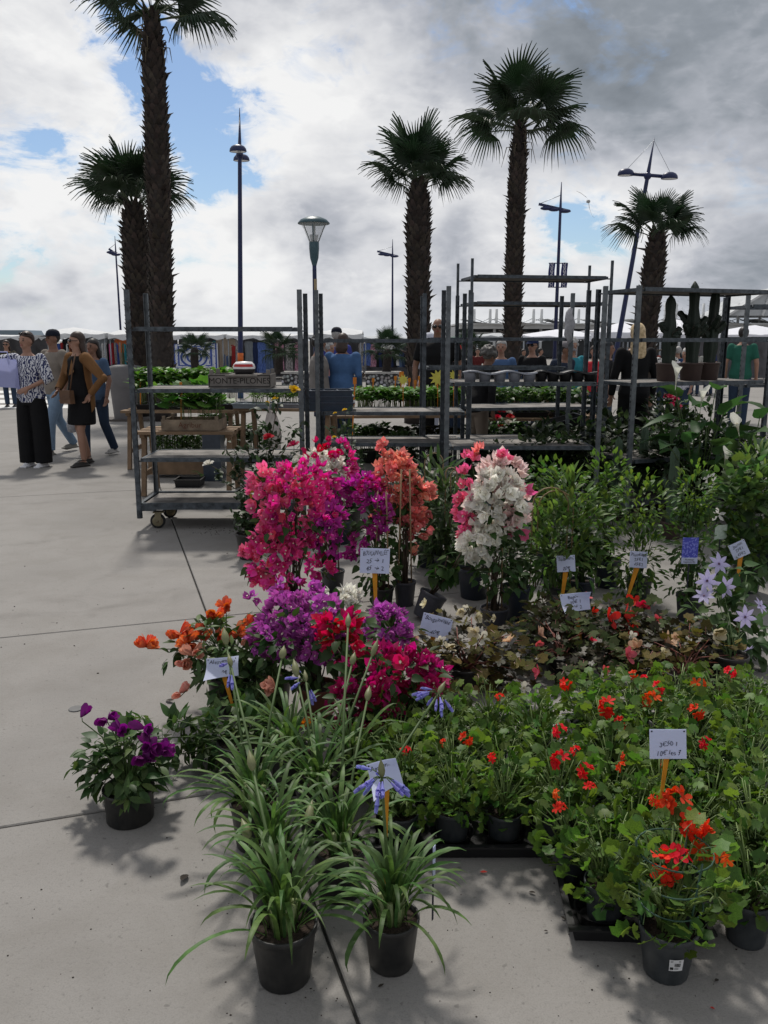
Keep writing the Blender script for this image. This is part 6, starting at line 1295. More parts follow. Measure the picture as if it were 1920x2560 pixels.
alstroemeria('orange flowered alstroemeria with one bloom reaching out left', (575, 1775), [B(545, 1600, 3.4, 130, 60), B(600, 1660, 3.35, 130, 70), B(440, 1640, 3.35, 40, 20)], 30, 302, (0.09, 0.075, 0.17, POTK),
    [(368, 1615, 3.3, 'orange', 5, .05), (450, 1585, 3.35, 'orange', 6, .05), (500, 1590, 3.35, 'orange', 6, .05), (540, 1540, 3.45, 'orange', 6, .05), (565, 1520, 3.5, 'orange', 4, .05), (550, 1595, 3.35, 'orange', 6, .05), (595, 1585, 3.35, 'orange', 6, .05), (470, 1610, 3.3, 'orange', 5, .05), (625, 1565, 3.4, 'orange', 3, .05), (480, 1635, 3.25, 'peach', 4, .055), (460, 1660, 3.25, 'peach', 3, .05), (600, 1615, 3.3, 'peach', 1, .05), (450, 1735, 3.2, 'peach', 3, .05)], 220)
alstroemeria('leafy alstroemeria without open flowers behind the agapanthus', (610, 1945), [B(590, 1830, 2.9, 120, 80), B(520, 1850, 2.85, 70, 60), B(440, 1840, 2.85, 55, 60)], 32, 303, (0.09, 0.075, 0.15, POTK), [(745, 1810, 2.95, 'fire', 3, .05), (700, 1840, 2.95, 'peach', 1, .04)], 200)
alstroemeria('leafy alstroemeria with peach blooms left of the terracotta pot', (680, 1770), [B(660, 1700, 3.25, 70, 70), B(590, 1720, 3.2, 90, 60)], 20, 304, (0.085, 0.07, 0.15, POTK), [(685, 1720, 3.05, 'peach', 4, .05)], 130)
# ================================================================== ivy geraniums in trays
M_GER = [gmat('geranium_leaf', (0.046, 0.092, 0.024), 0.28, 0.42, 0.45, col2=(0.075, 0.13, 0.032)), STEM]; L_GER = [lobed_mb(6, d, c, 0.0, 0.75, i).mesh('leaf', M_GER) for i, (d, c) in enumerate(((0.13, 0.2), (0.17, -0.15), (0.11, 0.4), (0.18, 0.1)))]
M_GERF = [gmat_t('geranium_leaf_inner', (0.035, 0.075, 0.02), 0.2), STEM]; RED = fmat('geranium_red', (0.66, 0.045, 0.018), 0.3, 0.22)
def ger_floret():
    return petal_flower(5, [(0, .04), (.3, .16), (.65, .26), (.92, .18), (1, .06)], R(62), 0, fold=0.15, curl=0.1, jit=0.2, seed=3)
def bloom_mesh(seed, n):
    r = random.Random(seed); m = MB(); f = ger_floret()
    for i in range(n):
        d = (rdir(r, -0.2, 1.0) + Vector((0, 0.6, 0))).normalized(); m.merge(f, TRS(d * 0.9 * Vector((1, 1, 1)).length / 1.732, d, r.uniform(0, 6), r.uniform(.8, 1.1)))
        m.tube([(0, 0, 0), d * 0.85], 0.03, 3, 1)
    return m.mesh('bloom', [RED, STEM])
BLOOM = [bloom_mesh(i, n) for i, n in enumerate((5, 7, 9, 4))]; M_HOOP = mat('hoop_green', (0.03, 0.075, 0.05), 0.4, 0.1, 10)
def geranium_proto(seed, nleaf=66, nfill=40, hoops=False, rr=0.108, hh=0.20):
    rng = random.Random(seed); t = bpy.data.objects.new('ivy_geranium', None); COL.objects.link(t); pot(t, 0.058, 0.045, 0.105, POTD, n=18)
    for i in range(nleaf):
        f = rng.random(); a = rng.uniform(0, 2 * PI); z = 0.075 + (hh - 0.075 + 0.06) * f ** 0.8; r = rr * (0.45 + 0.6 * math.sin(PI * min(1, 0.18 + 0.75 * f))) * rng.uniform(0.75, 1.15)
        p = Vector((r * math.cos(a), r * math.sin(a), z)); d = Vector((math.cos(a), math.sin(a), rng.uniform(0.1, 0.9))).normalized(); s = rng.uniform(.030, .050)
        nrm = Vector((math.cos(a) * 0.7, math.sin(a) * 0.7, 0.9)) + rdir(rng) * 0.45
        inst('leaf', rng.choice(L_GER), t, TRS(p - d * s * 0.6, d, rng.uniform(-.5, .5), s, up=tuple(nrm)))
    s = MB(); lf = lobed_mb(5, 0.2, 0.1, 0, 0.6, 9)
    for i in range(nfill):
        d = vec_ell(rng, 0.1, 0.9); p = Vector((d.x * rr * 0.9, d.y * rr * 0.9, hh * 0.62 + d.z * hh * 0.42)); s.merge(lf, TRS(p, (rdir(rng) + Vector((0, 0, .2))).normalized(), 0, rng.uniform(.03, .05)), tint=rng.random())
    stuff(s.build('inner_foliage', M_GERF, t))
    st = MB()
    for i in range(26):
        a = rng.uniform(0, 2 * PI); r = rr * rng.uniform(.4, 1.15); q = Vector((r * math.cos(a), r * math.sin(a), rng.uniform(.17, hh + 0.05))); st.tube([(rng.uniform(-.02, .02), rng.uniform(-.02, .02), 0.09), q * 0.55 + Vector((0, 0, .06)), q], [0.0028, 0.0022, 0.0014], 4)
        if i % 2 == 0:
            for k in range(5): e = rdir(rng, -.8, .3); st.tube([q, q + Vector((0, 0, .006)) + e * 0.008, q + e * 0.022], [0.001, 0.001, 0.0022], 3)
    stuff(st.build('stems', mat('geranium_stem', (0.13, 0.19, 0.055), .5, .2, 20), t))
    if hoops:
        h = MB()
        for z, r in ((0.155, 0.062), (0.205, 0.068), (0.265, 0.074)): h.tube([(r * math.cos(k * PI / 12), r * math.sin(k * PI / 12), z) for k in range(25)], 0.0019, 5, cap=False)
        for a in (0.6, 2.7, 4.8): h.tube([(0.05 * math.cos(a), 0.05 * math.sin(a), 0.08), (0.075 * math.cos(a), 0.075 * math.sin(a), 0.28)], 0.0022, 5)
        h.build('support_hoops', M_HOOP, t)
    return t
GP = [geranium_proto(s, 112 if s == 404 else 66, 60, hoops=(s == 404), hh=.25 if s == 404 else .20) for s in (401, 402, 403, 404)]
GER = []; used = [False] * 4; rg = random.Random(77)
def geranium(x, y, label, group, proto=None, rz=None, sc=1.0):
    k = proto if proto is not None else rg.randrange(3)
    if not used[k]: o = GP[k]; used[k] = True
    else: o = copy_tree(GP[k])
    o.location = (x, y, 0.012 if group.find('tray') >= 0 else 0); o.rotation_euler = (0, 0, rz if rz is not None else rg.uniform(0, 6.28)); o.scale = (sc, sc, sc * rg.uniform(.95, 1.12)); tag(o, label, 'potted plant', group); GER.append(o); return o
def pot_tray(label, loc, rz, w, d):
    t = thing('pot_tray', label, 'tray', loc, rz, 'black pot carrying trays'); m = MB(); h = 0.045; k = 0.94
    m.add([(sx * w / 2 * q, sy * d / 2 * q, z) for (q, z) in ((k, 0.002), (1, h)) for sx, sy in ((-1, -1), (1, -1), (1, 1), (-1, 1))], [(0, 1, 5, 4), (1, 2, 6, 5), (2, 3, 7, 6), (3, 0, 4, 7), (3, 2, 1, 0)], smooth=False); m.build('wall', BLACKP, t)
    r = MB()
    for y in (-d / 2, d / 2): r.box((0, y, h), (w + 0.02, 0.018, 0.006))
    for x in (-w / 2, w / 2): r.box((x, 0, h + 0.001), (0.018, d - 0.02, 0.006))
    r.build('rim', BLACKP, t)
    nx, ny = round(w / 0.16), round(d / 0.17)
    for i in range(nx):
        for j in range(ny):
            c = MB(); c.lathe([(0.058, 0.008), (0.066, h), (0.071, h + 0.001)], 14); c.build('cup', BLACKP, t, Matrix.Translation((-w / 2 + w * (i + .5) / nx, -d / 2 + d * (j + .5) / ny, 0)))
    return t
pot_tray('black pot tray under the geraniums behind the agapanthus, its near edge on clear concrete', (0.295, 2.47, 0), 0, 0.66, 0.36); pot_tray('black pot tray under the back rows of the left geranium block', (0.295, 2.85, 0), 0, 0.66, 0.36)
LG = 'ivy geraniums packed in the trays beside the agapanthus'; RG_ = 'ivy geraniums packed in the trays round the price card'
for j, y in enumerate((2.37, 2.55, 2.75, 2.93)):
    for i in range(4): geranium(0.05 + 0.162 * i + (0.02 if j % 2 else 0), y, 'ivy geranium in the %s row of the tray block, %s pot from the agapanthus' % (('front', 'second', 'third', 'back')[j], ('first', 'second', 'third', 'fourth')[i]), LG, sc=1.0)
geranium(0.706, 1.835, 'ivy geranium in a slate pot with barcode sticker and green support hoops', 'ivy geraniums standing on bare concrete', 3, 0.3, 1.22)
geranium(0.955, 1.95, 'ivy geranium in a dark pot just right of the stickered pot', 'ivy geraniums standing on bare concrete', None, None, 1.1)
geranium(1.13, 2.10, 'ivy geranium at the outer right edge of the block behind the dark pot', 'ivy geraniums standing on bare concrete', None, None, 1.1)
rows = [(2.02, (0.60, 0.78), 'first'), (2.19, (0.55, 0.72, 0.89, 1.06), 'second'), (2.37, (0.70, 0.86, 1.02, 1.18), 'third'), (2.55, (0.74, 0.90, 1.06, 1.22), 'fourth'), (2.74, (0.78, 0.94, 1.10, 1.27), 'fifth'), (2.93, (0.76, 0.92, 1.08, 1.24, 1.4), 'sixth'), (3.12, (0.84, 1.0, 1.16, 1.32, 1.47), 'back')]
for y, xs, nm in rows:
    for i, x in enumerate(xs): geranium(x + rg.uniform(-.012, .012), y + rg.uniform(-.012, .012), 'ivy geranium in the %s row behind the stickered pot, %s from the agapanthus side' % (nm, ('first', 'second', 'third', 'fourth', 'fifth')[i]), RG_, sc=1.0)
pot_tray('black pot tray jutting out left of the stickered geranium pot', (0.68, 2.10, 0), R(-3), 0.36, 0.36); pot_tray('black pot tray under the middle of the right geranium block', (0.95, 2.30, 0), 0, 0.5, 0.36)
pot_tray('black pot tray under the geraniums round the price card stake', (0.98, 2.65, 0), 0, 0.66, 0.36); pot_tray('black pot tray under the back of the right geranium block', (1.10, 3.03, 0), 0, 0.72, 0.36)
# blooms stand on single stalks above the leaves; each belongs to the nearest plant
bpy.context.view_layer.update()
def ger_bloom(px, py, Y, s, k=None):
    q = AT(px, py, Y); o = min(GER, key=lambda g: (g.location.x - q.x) ** 2 + (g.location.y - q.y) ** 2)
    Mi = (Matrix.Translation(o.location) @ o.rotation_euler.to_matrix().to_4x4() @ Matrix.Diagonal((*o.scale, 1))).inverted(); ql = Mi @ q; rng = random.Random(int(px))
    d = (Mi.to_3x3() @ Vector((0, -0.65, 0.75))).normalized()
    b = inst('bloom', BLOOM[k if k is not None else rng.randrange(4)], o, TRS(ql, d, rng.uniform(0, 3), s))
    MB().tube([Vector((ql.x * 0.5, ql.y * 0.5, max(0.08, ql.z - 0.13))), ql * 0.9 + Vector((0, 0, 0.0)), ql], [0.0022, 0.0018, 0.0015], 5).build('bloom_stalk', STEM, o)
for (px, py, Y, s, k) in ((1690, 2010, 1.95, .034, 2), (1735, 2060, 1.92, .034, 2), (1760, 2110, 1.9, .030, 1), (1665, 2165, 1.85, .032, 1), (1690, 2150, 1.85, .028, 3), (1805, 2140, 1.85, .02, 3), (1640, 2005, 2.0, .022, 3),
        (1015, 1880, 2.45, .022, 0), (1110, 1860, 2.5, .018, 0), (1165, 1848, 2.5, .026, 1), (1232, 1895, 2.42, .020, 3), (1250, 1745, 2.8, .020, 0), (1400, 1830, 2.5, .028, 1), (1400, 1905, 2.3, .034, 2), (1465, 1930, 2.25, .030, 1), (1440, 1880, 2.35, .02, 0), (1400, 2025, 2.05, .024, 3), (1395, 1985, 2.1, .018, 0),
        (1520, 1770, 2.75, .040, 2), (1550, 1810, 2.7, .028, 1), (1570, 1895, 2.45, .026, 1), (1555, 1920, 2.4, .02, 0), (1628, 1755, 2.85, .040, 2), (1645, 1720, 2.95, .028, 1), (1585, 1690, 3.05, .026, 1), (1610, 1700, 3.0, .022, 0), (1745, 1710, 3.0, .034, 2), (1740, 1780, 2.8, .034, 1), (1825, 1680, 3.1, .028, 1), (1415, 1710, 2.95, .028, 2), (1765, 1860, 2.55, .026, 1), (1475, 1970, 2.15, .022, 3), (1700, 1870, 2.5, .018, 0), (1660, 1910, 2.45, .018, 0)):
    s = s * .82 if Y < 2.0 else s * .64
    ger_bloom(px, py, Y, s, k)
# barcode sticker on the front pot
fp = [o for o in GER if o['label'].startswith('ivy geranium in a slate pot')][0]
def sticker():
    W = mat('sticker_white', (0.62, 0.62, 0.62), 0.5); K = mat('print_black', (0.02, 0.02, 0.02), 0.6)
    inv = Matrix.Rotation(-fp.rotation_euler.z, 4, 'Z'); m = MB(); n = 6; r0 = 0.0535; vs = []
    for i in range(n + 1):
        a = R(-100 + 30 * i / n - 4)
        for z in (0.040, 0.066): rr = 0.046 + (0.058 - 0.046) * z / 0.105 + 0.0012; vs.append((rr * math.cos(a), rr * math.sin(a), z))
    m.add(vs, [(2 * i, 2 * i + 2, 2 * i + 3, 2 * i + 1) for i in range(n)]); s = m.build('sticker', W, fp, inv)
    k = MB(); rs = random.Random(3)
    def cell(a0, a1, z0, z1):
        q = []
        for a, z in ((a0, z0), (a1, z0), (a1, z1), (a0, z1)): rr = 0.046 + 0.012 * z / 0.105 + 0.0018; q.append((rr * math.cos(R(a)), rr * math.sin(R(a)), z))
        k.add(q, [(0, 1, 2, 3)])
    a = -93
    while a < -80: w = rs.uniform(.25, .9); cell(a, a + w, 0.050, 0.058); a += w + rs.uniform(.3, .7)
    cell(-102, -95, 0.043, 0.049); 
    for z in (0.0605, 0.0628): cell(-101, -80, z, z + 0.0009)
    for z in (0.044, 0.0465): cell(-93, -84, z, z + 0.0008)
    k.build('barcode', K, s)
sticker()
# ================================================================== begonias
def begonia_mats(n, c, c2): return [mat('begonia_' + n, c, 0.65, 0.3, 18, trans=0.28, rnd=0.45, col2=c2, spec=.1), mat('begonia_stem', (0.16, 0.05, 0.035), 0.5)]
BEG = {k: [lobed_mb(6, 0.18, c, 0.06, 0.55, i + 5).mesh('leaf', begonia_mats(k, a, b)) for i, c in enumerate((0.05, -0.2, 0.2))] for k, a, b in (('bronze', (0.045, 0.058, 0.018), (0.12, 0.088, 0.026)), ('dark', (0.026, 0.046, 0.017), (0.055, 0.070, 0.024)), ('olive', (0.038, 0.056, 0.018), (0.085, 0.080, 0.028)))}
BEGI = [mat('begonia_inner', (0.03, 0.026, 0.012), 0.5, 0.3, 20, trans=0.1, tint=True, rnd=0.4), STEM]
def beg_flower(key, c, n=6, c2=None):
    m = petal_flower(n, [(0, .06), (.3, .22), (.65, .33), (.9, .22), (1, .08)], R(55), 0, fold=0.2, curl=0.05, jit=0.25, seed=6); m.merge(petal_flower(4, [(0, .06), (.4, .2), (.8, .2), (1, .05)], R(22), 0, jit=0.2, seed=2), Matrix.Diagonal((.6, .6, .6, 1))); m.ball((0, 0.12, 0), 0.08, 6, 4, 1); return m.mesh('flower', [fmat('begonia_petal_' + key, c, 0.3, 0.15, c2), mat('begonia_eye', (0.55, 0.42, 0.06), 0.6)])
BF = {'cream': beg_flower('cream', (0.66, 0.60, 0.42)), 'coral': beg_flower('coral', (0.62, 0.045, 0.055), 4), 'pink': beg_flower('pink', (0.62, 0.14, 0.17), 5), 'peach': beg_flower('peach', (0.62, 0.36, 0.24), 7, (0.68, 0.5, 0.36)), 'white': beg_flower('white', (0.66, 0.64, 0.55), 4)}
def begonia(label, base_px, blobs, n, key, seed, flowers, nfill=120):
    n = int(n * 1.5); nfill = int(nfill * 1.5); rng = random.Random(seed); b = G(*base_px); t = thing('begonia', label, 'potted plant', b, 0, 'potted begonias'); pot(t, 0.075, 0.06, 0.11, POTK)
    for p, d in scatter_in(rng, blobs, n, 0.7, 1.05, 0.5):
        dd = (Vector((d.x, d.y, d.z * 0.3 - 0.15)) + rdir(rng) * 0.5).normalized(); put('leaf', BEG[key], t, b, p, dd, rng.uniform(.045, .07), rng, 0.5, up=(d.x * 0.4, d.y * 0.4 - 0.2, 1))
    s = MB(); lf = lobed_mb(6, 0.24, 0.0, 0.12, 0.5, 3)
    for p, d in scatter_in(rng, blobs, nfill, 0.1, 0.85): s.merge(lf, TRS(Vector(p) - b, (rdir(rng) + Vector((0, 0, .1))).normalized(), 0, rng.uniform(.04, .06)), tint=rng.random())
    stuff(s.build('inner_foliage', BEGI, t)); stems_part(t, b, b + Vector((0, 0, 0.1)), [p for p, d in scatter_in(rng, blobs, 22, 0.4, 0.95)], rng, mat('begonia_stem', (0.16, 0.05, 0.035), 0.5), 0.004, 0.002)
    for (px, py, Y, k, sz) in flowers: put('flower', [BF[k]], t, b, AT(px, py, Y), (rdir(rng, -.2, .6) + Vector((0, -0.9, 0.2))).normalized(), sz, rng, 3)
begonia('cream flowered begonia spilling over beside the folded price card', (1165, 1722), [B(1170, 1590, 3.72, 140, 55), B(1130, 1650, 3.62, 110, 60), B(1260, 1660, 3.6, 80, 70)], 110, 'bronze', 501, [(1190, 1580, 3.6, 'cream', .045), (1205, 1595, 3.6, 'white', .045), (1150, 1530, 3.8, 'cream', .03), (1190, 1545, 3.75, 'cream', .035), (1170, 1520, 3.8, 'white', .028), (1275, 1605, 3.6, 'peach', .04), (1120, 1625, 3.5, 'cream', .04), (1065, 1510, 3.8, 'cream', .03), (1250, 1650, 3.5, 'white', .03), (1300, 1660, 3.5, 'cream', .03), (1350, 1680, 3.5, 'pink', .04), (1310, 1720, 3.4, 'white', .035), (1030, 1600, 3.6, 'peach', .035), (1100, 1600, 3.55, 'white', .03), (1240, 1545, 3.75, 'cream', .024)], 180)
begonia('dark leaved begonia round the foot of the begonia price stake', (1400, 1690), [B(1430, 1640, 3.75, 120, 55), B(1380, 1570, 3.95, 90, 50)], 110, 'dark', 502, [(1345, 1585, 3.8, 'peach', .045), (1390, 1595, 3.75, 'white', .028), (1345, 1610, 3.75, 'pink', .03), (1475, 1600, 3.75, 'coral', .035), (1565, 1640, 3.6, 'pink', .05), (1510, 1675, 3.5, 'pink', .03)], 170)
begonia('begonia with vivid coral red open flowers', (1570, 1640), [B(1575, 1560, 4.05, 95, 60), B(1540, 1610, 3.95, 60, 40)], 90, 'dark', 503, [(1520, 1545, 3.95, 'coral', .065), (1560, 1540, 3.95, 'coral', .065), (1585, 1505, 4.1, 'coral', .05), (1605, 1515, 4.1, 'coral', .045), (1480, 1530, 4.05, 'coral', .035), (1575, 1575, 3.9, 'coral', .045), (1650, 1550, 4.0, 'pink', .04), (1465, 1495, 4.15, 'pink', .035)], 150)
begonia('bronze leaved begonia with pale peach double flowers', (1700, 1735), [B(1700, 1630, 3.75, 135, 70), B(1760, 1600, 3.8, 70, 50), B(1640, 1620, 3.7, 80, 50)], 130, 'bronze', 504, [(1663, 1605, 3.6, 'peach', .055), (1665, 1630, 3.6, 'cream', .035), (1595, 1620, 3.65, 'peach', .05), (1790, 1585, 3.7, 'cream', .05), (1690, 1595, 3.65, 'peach', .03), (1725, 1605, 3.65, 'white', .03), (1580, 1590, 3.75, 'white', .03), (1835, 1645, 3.65, 'pink', .03)], 190)
begonia('olive leaved begonia tucked behind the begonia price card', (1440, 1600), [B(1400, 1535, 4.25, 90, 40)], 60, 'olive', 505, [(1425, 1510, 4.1, 'coral', .03)], 80)
# ================================================================== green climbers on canes
def climber(label, base_px, blobs, n, seed, potspec, c, prof, size, hoop=None, tips=None, nfill=200, group='green climbers in pots', flowers=()):
    rng = random.Random(seed); b = G(*base_px); t = thing('climbing_plant', label, 'potted plant', b, 0, group); pot(t, *potspec); hp = potspec[2] * 0.85; n = min(290, int(n * 1.4)); nfill = int(nfill * 1.4)
    key = '%d' % seed; me = [leaf_mb(prof, f, cu, 0.08).mesh('leaf', gmat('climber_leaf_' + key, tuple(x * 1.2 for x in c), 0.28, 0.4, 0.4)) for f, cu in ((0.2, 0.2), (0.3, 0.45))]
    for p, d in scatter_in(rng, blobs, n, 0.7, 1.08, 0.5):
        dd = (d * 0.9 + rdir(rng) * 0.6 + Vector((0, 0, 0.15))).normalized(); put('leaf', me, t, b, p, dd, size * rng.uniform(.75, 1.3), rng, 0.7)
    if tips:
        mt = [leaf_mb(prof, 0.25, 0.25, 0.06).mesh('young_leaf', gmat('climber_tip_' + key, tips, 0.35, 0.4, 0.3))]; top = max(q[0].z + q[1].z for q in blobs)
        for p, d in scatter_in(rng, [(q[0] + Vector((0, 0, q[1].z * 0.45)), q[1] * 0.75) for q in blobs[:2]], int(n * 0.55), 0.7, 1.2, 0.5):
            put('young_leaf', mt, t, b, p, (d * 0.5 + rdir(rng) * 0.4 + Vector((0, 0, 0.8))).normalized(), size * rng.uniform(.7, 1.1), rng, 0.7)
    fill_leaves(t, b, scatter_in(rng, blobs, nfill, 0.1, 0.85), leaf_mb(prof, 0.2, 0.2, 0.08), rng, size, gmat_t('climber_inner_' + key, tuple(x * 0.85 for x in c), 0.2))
    stems_part(t, b, b + Vector((0, 0, hp)), [p for p, d in scatter_in(rng, blobs, 26, 0.3, 0.9)], rng, STEM, 0.003, 0.0015)
    if hoop:
        for (px, py, Y, w) in hoop:
            q = AT(px, py, Y) - b; r = w * Y / F / 2; pts = [Vector((q.x - r, 0, hp)), Vector((q.x - r, 0, q.z - r))] + [Vector((q.x - r * math.cos(a), 0, q.z - r + r * math.sin(a))) for a in [PI * k / 8 for k in range(1, 8)]] + [Vector((q.x + r, 0, q.z - r)), Vector((q.x + r, 0, hp))]
            MB().tube(pts, 0.0042, 6).build('cane_hoop', CANE, t)
    for (px, py, Y, mesh, sz) in flowers: put('flower', [mesh], t, b, AT(px, py, Y), (rdir(rng, -.5, .3) + Vector((0, -.8, 0))).normalized(), sz, rng, 3)
    return t
climber('light green climber trained on a tall double cane hoop', (1405, 1528), [B(1400, 1370, 4.72, 85, 110), B(1420, 1250, 4.8, 60, 60), B(1360, 1420, 4.7, 60, 80), B(1460, 1330, 4.75, 50, 80)], 190, 601, (0.085, 0.07, 0.16, POTD), (0.045, 0.085, 0.028), [(0, .02), (.2, .13), (.5, .18), (.8, .09), (1, .004)], 0.075, hoop=((1375, 1216, 4.72, 90), (1385, 1220, 4.76, 88)), tips=(0.075, 0.12, 0.038))
climber('bushy green column behind the light green hoop climber', (1365, 1440), [B(1370, 1215, 5.5, 60, 55), B(1360, 1300, 5.4, 60, 60)], 120, 602, (0.09, 0.075, 0.17, POTN), (0.030, 0.068, 0.020), OVATE, 0.050, tips=(0.065, 0.115, 0.03))
climber('yellowish green column carrying the plumbago price card', (1595, 1505), [B(1600, 1275, 4.85, 70, 75), B(1585, 1390, 4.8, 65, 90), B(1580, 1470, 4.75, 55, 40)], 210, 603, (0.075, 0.06, 0.15, POTD), (0.040, 0.078, 0.022), OBOV, 0.042, tips=(0.075, 0.125, 0.032))
climber('tall green column standing behind the plumbago price card column', (1515, 1465), [B(1515, 1215, 5.3, 60, 70), B(1490, 1310, 5.2, 55, 70), B(1500, 1400, 5.2, 50, 50)], 170, 604, (0.085, 0.07, 0.18, POTN), (0.038, 0.078, 0.022), OVATE, 0.046, tips=(0.065, 0.115, 0.032))
climber('narrow plumbago column with a blue flower picture card on it', (1722, 1548), [B(1735, 1245, 4.6, 55, 65), B(1730, 1360, 4.58, 50, 90), B(1725, 1460, 4.55, 55, 45)], 210, 605, (0.078, 0.062, 0.15, POTG), (0.030, 0.062, 0.020), OBOV, 0.042, tips=(0.07, 0.12, 0.032))
M_JAS = petal_flower(5, [(0, .05), (.35, .15), (.7, .22), (1, .04)], R(65), 0, jit=0.1).mesh('flower', fmat('jasmine_white', (0.66, 0.64, 0.62), 0.3))
climber('broad leaved climber with small white trumpet flowers and hand lettered card', (1865, 1478), [B(1850, 1250, 5.0, 75, 80), B(1860, 1380, 4.95, 70, 80), B(1900, 1200, 5.1, 60, 60)], 150, 606, (0.09, 0.07, 0.17, POTD), (0.035, 0.068, 0.028), HEART, 0.07, tips=(0.065, 0.11, 0.035), flowers=((1770, 1195, 4.9, M_JAS, .05), (1780, 1205, 4.9, M_JAS, .045), (1795, 1285, 4.85, M_JAS, .05), (1905, 1220, 4.95, M_JAS, .05), (1910, 1275, 4.9, M_JAS, .06), (1850, 1150, 5.1, M_JAS, .04)))
climber('leafy bush at the edge of the climbers with a red bloom', (1915, 1420), [B(1900, 1165, 5.6, 70, 40), B(1930, 1300, 5.5, 60, 110)], 110, 607, (0.09, 0.07, 0.17, POTN), (0.038, 0.07, 0.024), LANCE, 0.095, tips=(0.09, 0.14, 0.05))
for (lab, bp, bl, sd, hp) in (('dark oleander like bush with a cane hoop behind the coral bougainvillea', (1075, 1415), [B(1085, 1220, 5.7, 55, 70), B(1075, 1310, 5.65, 55, 80)], 608, ((1085, 1132, 5.7, 46),)), ('dark narrow leaved bush with two small cane hoops', (1120, 1450), [B(1120, 1290, 5.35, 50, 90), B(1110, 1370, 5.3, 45, 50)], 609, ((1128, 1168, 5.35, 28), (1138, 1172, 5.4, 26)))):
    climber(lab, bp, bl, 150, sd, (0.095, 0.078, 0.18, POTN), (0.032, 0.055, 0.026), LANCE, 0.105, hoop=hp, nfill=160)
for (px, py, r, h, lab) in ((1185, 1492, .10, .19, 'large navy pot behind the white bougainvillea cone'), (1285, 1545, .085, .19, 'tall navy pot touching the grey pot of the white bougainvillea'), (1450, 1512, .075, .16, 'slate pot between the climber columns')):
    climber(lab + ' holding a small leafy shrub', (px, py), [B(px, py - 150, G(px, py).y, 40, 50)], 60, 620 + px % 50, (r, r * .82, h, POTN), (0.026, 0.048, 0.02), OVATE, 0.055, nfill=70)
# ================================================================== clematis
def clematis():
    rng = random.Random(31); b = G(1820, 1712); t = thing('clematis', 'clematis with large pale violet star flowers at the edge of the paving', 'potted plant', b); pot(t, 0.08, 0.065, 0.15, POTK)
    bl = [B(1800, 1530, 3.95, 90, 60), B(1790, 1610, 3.85, 70, 60), B(1870, 1600, 3.85, 50, 50), B(1830, 1450, 4.1, 60, 40)]
    me = [leaf_mb(HEART, 0.2, c, 0.2).mesh('leaf', gmat('clematis_leaf', (0.028, 0.06, 0.022), 0.2)) for c in (0.2, 0.45)]
    for p, d in scatter_in(rng, bl, 100, 0.6, 1.1, 0.5): put('leaf', me, t, b, p, (d + rdir(rng) * 0.5 + Vector((0, 0, -.3))).normalized(), rng.uniform(.055, .09), rng)
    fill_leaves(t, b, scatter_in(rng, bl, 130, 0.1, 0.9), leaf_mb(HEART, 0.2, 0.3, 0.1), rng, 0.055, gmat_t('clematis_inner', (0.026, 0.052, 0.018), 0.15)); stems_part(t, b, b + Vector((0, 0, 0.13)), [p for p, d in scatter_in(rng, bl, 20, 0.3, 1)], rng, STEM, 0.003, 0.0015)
    f = petal_flower(7, [(0, .05), (.25, .15), (.55, .20), (.82, .11), (1, .004)], R(80), 0, fold=0.18, curl=0.12, jit=0.06, seed=9); c = MB(); c.ball((0, 0.06, 0), (0.085, 0.05, 0.085), 8, 5, 1)
    for k in range(14): a = k * 0.45; c.tube([(0, 0.05, 0), (0.13 * math.cos(a), 0.10, 0.13 * math.sin(a))], 0.012, 3, 2)
    f.merge(c); fm = f.mesh('flower', [fmat('clematis_petal', (0.40, 0.36, 0.60), 0.3, 0.12, (0.55, 0.50, 0.70)), mat('clematis_eye', (0.05, 0.02, 0.04), 0.6), mat('clematis_stamen', (0.30, 0.18, 0.32), 0.6)])
    for (px, py, Y, s, d) in ((1797, 1410, 4.05, .060, (0, -.8, .4)), (1767, 1452, 3.95, .062, (0, -1, .2)), (1812, 1468, 3.92, .060, (.1, -1, .15)), (1760, 1490, 3.9, .055, (-.3, -.5, .8)), (1862, 1542, 3.7, .058, (.1, -1, .1)), (1868, 1625, 3.7, .04, (.3, -.6, -.4)), (1900, 1515, 3.8, .045, (.5, -.5, .6))):
        put('flower', [fm], t, b, AT(px, py, Y), d, s, rng, 3)
clematis()
# ================================================================== roses
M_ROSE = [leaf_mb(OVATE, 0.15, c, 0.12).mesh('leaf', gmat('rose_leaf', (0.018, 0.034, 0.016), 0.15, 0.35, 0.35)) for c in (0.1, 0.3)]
def rose_flower(key, c):
    m = MB(); r = random.Random(5)
    for ring, (n, tilt, s) in enumerate(((4, R(14), .62), (5, R(34), .85), (6, R(58), 1.0))): m.merge(petal_flower(n, [(0, .08), (.3, .28), (.7, .42), (.92, .34), (1, .18)], tilt, 0, fold=0.5, curl=-0.15 if ring < 2 else 0.25, jit=0.2, seed=ring + 2), Matrix.Diagonal((s, s, s, 1)))
    return m.mesh('flower', fmat('rose_' + key, c, 0.3, 0.1))
RF = {'yellow': rose_flower('yellow', (0.62, 0.42, 0.03)), 'red': rose_flower('red', (0.50, 0.03, 0.045)), 'pink': rose_flower('pink', (0.45, 0.05, 0.11)), 'white': rose_flower('white', (0.66, 0.64, 0.58))}
